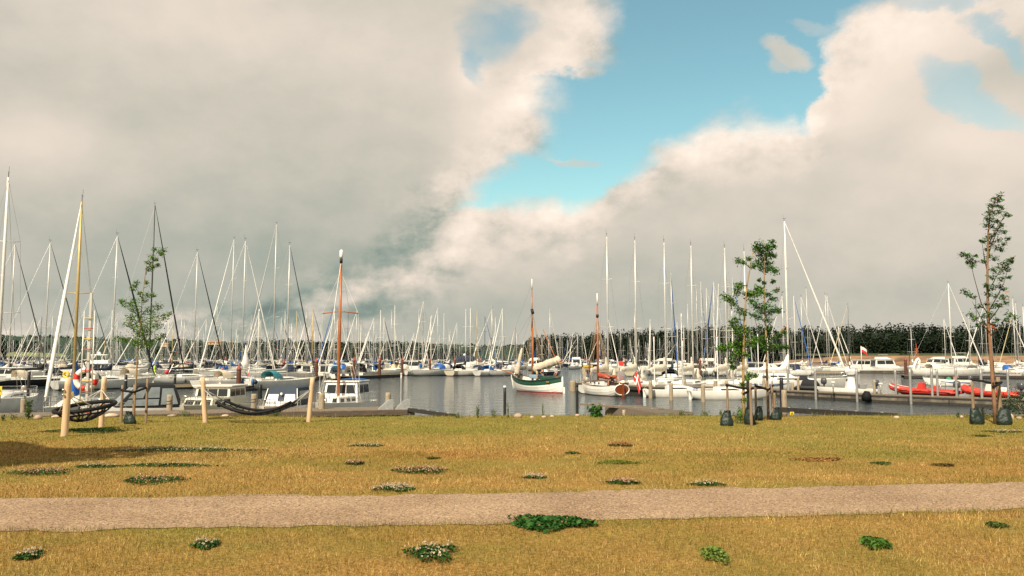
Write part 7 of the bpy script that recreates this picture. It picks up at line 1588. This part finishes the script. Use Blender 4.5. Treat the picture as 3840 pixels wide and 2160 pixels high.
# a tree just outside the view on the left, whose shade falls on the lawn
random.seed(2); r_ = np.random.default_rng(12)
sx_, sy_ = -10.6, 13.6; hz = 5.0; q = Vector((-sin(SUN_AZ), -cos(SUN_AZ), 0)) * (hz / math.tan(SUN_EL)); tp = Vector((sx_, sy_, 0)) - q
root = thing('shade_tree', 'broad leafy tree just left of the view that shades the lawn', 'tree', (tp.x, tp.y, gz(tp.x, tp.y)))
MB().tube([(0, 0, -.1), (.05, 0, 1.5), (0, .1, 3), (.1, 0, 5.5)], [.16, .13, .11, .03], 8).build('trunk', BARK, root)
n = 11000; th, ph = r_.random(n) * 2 * pi, np.arccos(r_.uniform(-1, 1, n)); qq = r_.random(n) ** .4; lob = 1 + .25 * np.sin(3 * th + 1) * np.sin(2 * ph) + .15 * np.sin(5 * th)
c = np.stack([3.6 * qq * lob * np.sin(ph) * np.cos(th), 3.1 * qq * lob * np.sin(ph) * np.sin(th), hz - .2 + 1.5 * qq * lob * np.cos(ph)], 1)
a, b_ = leaf_tris(c, .30, pick(DRK, n, r_), .4, 3, .7); tri_mesh('crown', a, b_, LEAFM, parent=root, per=4)
# ------------------------------------------------------------------ people
EDG = [('pelvis', 'waist'), ('waist', 'chest'), ('chest', 'neck'), ('neck', 'head')]
for s in 'LR': EDG += [('chest', 'sh' + s), ('sh' + s, 'el' + s), ('el' + s, 'wr' + s), ('wr' + s, 'pa' + s), ('pelvis', 'hi' + s), ('hi' + s, 'kn' + s), ('kn' + s, 'an' + s), ('an' + s, 'to' + s)]
RAD = dict(pelvis=.145, waist=.13, chest=.16, neck=.062, head=.085, sh=.075, el=.047, wr=.032, pa=.038, hi=.10, kn=.062, an=.042, to=.036)
def skin_mesh(J, edges, rad, grow, root='pelvis'):
    names = [n for n in J if any(n in e for e in edges)]; names.sort(key=lambda n: n != root)
    me = bpy.data.meshes.new('body'); me.from_pydata([J[n] for n in names], [(names.index(a), names.index(b_)) for a, b_ in edges], [])
    o = bpy.data.objects.new('tmp', me); C.objects.link(o); m = o.modifiers.new('s', 'SKIN'); m.use_smooth_shade = True
    for i, n in enumerate(names): r = RAD.get(n, RAD.get(n[:2], .05)) * grow; me.skin_vertices[0].data[i].radius = (r, r * (1.15 if n == 'pelvis' else 1)); me.skin_vertices[0].data[i].use_root = (n == root)
    o.modifiers.new('u', 'SUBSURF').levels = 2
    dg = bpy.context.evaluated_depsgraph_get(); out = bpy.data.meshes.new_from_object(o.evaluated_get(dg)); bpy.data.objects.remove(o); out.polygons.foreach_set('use_smooth', [True] * len(out.polygons)); return out
def sym(d):
    o = {}
    for k, (x, y, z) in d.items():
        if k in ('pelvis', 'waist', 'chest', 'neck', 'head'): o[k] = (x, y, z)
        else: o[k + 'L'] = (x, y, z); o[k + 'R'] = (x, -y, z)
    return o
STAND = sym(dict(pelvis=(0, 0, .95), waist=(0, 0, 1.1), chest=(.01, 0, 1.32), neck=(.01, 0, 1.5), head=(.03, 0, 1.62), sh=(0, .19, 1.42), el=(-.02, .26, 1.14), wr=(.1, .27, .92), pa=(.14, .26, .84), hi=(0, .095, .90), kn=(.02, .11, .5), an=(-.02, .12, .08), to=(.15, .14, .03)))
BEND = sym(dict(pelvis=(-.22, 0, .94), waist=(-.1, 0, 1.04), chest=(.14, 0, 1.12), neck=(.28, 0, 1.08), head=(.4, 0, 1.04), sh=(.16, .19, 1.08), el=(.22, .25, .82), wr=(.38, .2, .64), pa=(.45, .18, .58), hi=(-.22, .095, .89), kn=(-.14, .13, .49), an=(-.26, .15, .08), to=(-.08, .17, .03)))
SIT = sym(dict(pelvis=(0, 0, .12), waist=(.0, 0, .26), chest=(.06, 0, .46), neck=(.09, 0, .64), head=(.13, 0, .76), sh=(.06, .19, .57), el=(.12, .27, .32), wr=(.34, .2, .26), pa=(.42, .18, .25), hi=(.02, .1, .10), kn=(.43, .13, .13), an=(.4, .13, -.28), to=(.56, .14, -.34)))
def person(label, pose, p, face, shirt, shorts, hair, cap=None, tweak=None, skin=SKIN):
    J = dict(pose); J.update(tweak or {}); root = thing('person', label, 'person', p, R(face))
    me = skin_mesh(J, EDG, RAD, 1.0); me.materials.append(skin); body = link(me, 'body', root)
    hd = Vector(J['head']); nk = Vector(J['neck']); up = (hd - nk).normalized(); fw = Vector((1, 0, 0)); fw = (fw - up * fw.dot(up)).normalized(); sd_ = up.cross(fw)
    g = MB(); c = hd + up * .06
    g.ball(tuple(c), (.095, .078, .115), 12, 9); g.ball(tuple(c + fw * .098 - up * .01), (.022, .016, .024), 6, 5)
    for s in (1, -1): g.ball(tuple(c + sd_ * s * .08), (.02, .012, .032), 6, 5)
    g.tube([c + fw * .09 - up * .055 + sd_ * .022, c + fw * .096 - up * .055, c + fw * .09 - up * .055 - sd_ * .022], .008, 4)
    for s in 'LR':
        pa, wr = Vector(J['pa' + s]), Vector(J['wr' + s]); d = (pa - wr).normalized(); q = d.cross(Vector((0, 1, 0))); q = q.normalized() if q.length > .1 else Vector((0, 0, 1)); w_ = d.cross(q)
        for k, ln in enumerate((.07, .085, .09, .08)): b0 = pa + d * .02 + q * (.024 - .016 * k); g.tube([b0, b0 + d * ln * .6, b0 + d * ln + w_ * .02], [.010, .009, .007], 5)
        g.tube([pa - d * .02 + q * .03, pa + d * .03 + q * .06], [.012, .009], 5)
    hm = g.mesh('head', [skin]); bm_ = __import__('bmesh').new(); bm_.from_mesh(me); bm_.from_mesh(hm); bm_.to_mesh(me); bm_.free()
    eg = MB()
    for s in (1, -1): eg.ball(tuple(c + fw * .086 + sd_ * s * .033 + up * .012), .012, 6, 5)
    eg.build('eye', BLACKPOST, root)
    hb = MB(); hb.ball(tuple(c + up * .03 - fw * .012), (.102, .088, .098), 12, 8); hb.build('cap' if cap else 'hair', mat('cap ' + cap, COL[cap], .8) if cap else mat('hair ' + hair, COL[hair], .8), root)
    if cap: MB().ball(tuple(c + fw * .11 + up * .04), (.07, .065, .012), 8, 5).build('cap_peak', mat('cap ' + cap, COL[cap], .8), root)
    if shirt:
        E_ = [e for e in EDG if set(e) <= {'pelvis', 'waist', 'chest'}] + [e for s in 'LR' for e in (('chest', 'sh' + s), ('sh' + s, 'sl' + s))]
        J2 = dict(J); [J2.__setitem__('sl' + s, tuple(Vector(J['sh' + s]).lerp(Vector(J['el' + s]), .75))) for s in 'LR']; RAD['sl'] = .062
        J2['nb'] = tuple(Vector(J['chest']).lerp(Vector(J['neck']), .72)); RAD['nb'] = .075; E_.append(('chest', 'nb'))
        m2 = skin_mesh(J2, E_, RAD, 1.34, 'chest'); m2.materials.append(cloth(shirt)); link(m2, 'shirt', root)
    J3 = dict(J); [J3.__setitem__('th' + s, tuple(Vector(J['hi' + s]).lerp(Vector(J['kn' + s]), .85))) for s in 'LR']; RAD['th'] = .088
    m3 = skin_mesh(J3, [('waist', 'pelvis')] + [e for s in 'LR' for e in (('pelvis', 'hi' + s), ('hi' + s, 'th' + s))], RAD, 1.22); m3.materials.append(cloth(shorts)); link(m3, 'shorts', root)
    g = MB()
    for s in 'LR': a, b_ = Vector(J['an' + s]), Vector(J['to' + s]); g.tube([a - (b_ - a) * .25 - Vector((0, 0, .03)), b_ * .6 + a * .4, b_ + (b_ - a) * .25], [.05, .052, .03], 8)
    g.build('shoes', RUBBER, root); return root
COL['denim'] = (.05, .09, .16); COL['khaki'] = (.52, .38, .19)
mwg = lambda x, y, z: Matrix.Translation(gr.location) @ Matrix.Rotation(gr.rotation_euler[2], 4, 'Z') @ Vector((x, y, z))
person('man in black shirt and khaki shorts bending over on the green boat', BEND, mwg(-1.3, .75, 1.36), -12, 'black', 'khaki', 'darkgrey')
person('man in grey shirt with dark cap standing in the stern of the green boat', STAND, mwg(-3.2, -.2, 1.12), 200, 'grey', 'darkgrey', 'darkgrey', 'black')
person('man in dark shirt and denim shorts standing on the pier behind the small sail boat', STAND, PZ(2206, 1434, .95), 250, 'black', 'denim', 'darkgrey')
mwk = lambda x, y, z: Matrix.Translation(ks.location) @ Matrix.Rotation(ks.rotation_euler[2], 4, 'Z') @ Vector((x, y, z))
person('man in black shirt sitting in the cockpit of the small sail boat', SIT, mwk(-2.45, .25, 1.3), 155, 'black', 'black', 'darkgrey', None, dict(elL=(.3, .3, .5), wrL=(.52, .3, .62), paL=(.6, .3, .66)))
mo = [o for o in C.objects if o.name.startswith('open_motorboat')][0]; q_ = Matrix.Rotation(mo.rotation_euler[2], 4, 'Z')
person('shirtless man in white cap sitting in the open motorboat', SIT, mo.location + q_ @ Vector((-1.2, 0, .95)), 172, None, 'navy', 'grey', 'white')
person('person in red shirt standing among the pontoon yachts left of the large rusty pile', STAND, PZ(833, 1418, .55), 200, 'red', 'darkgrey', 'black')
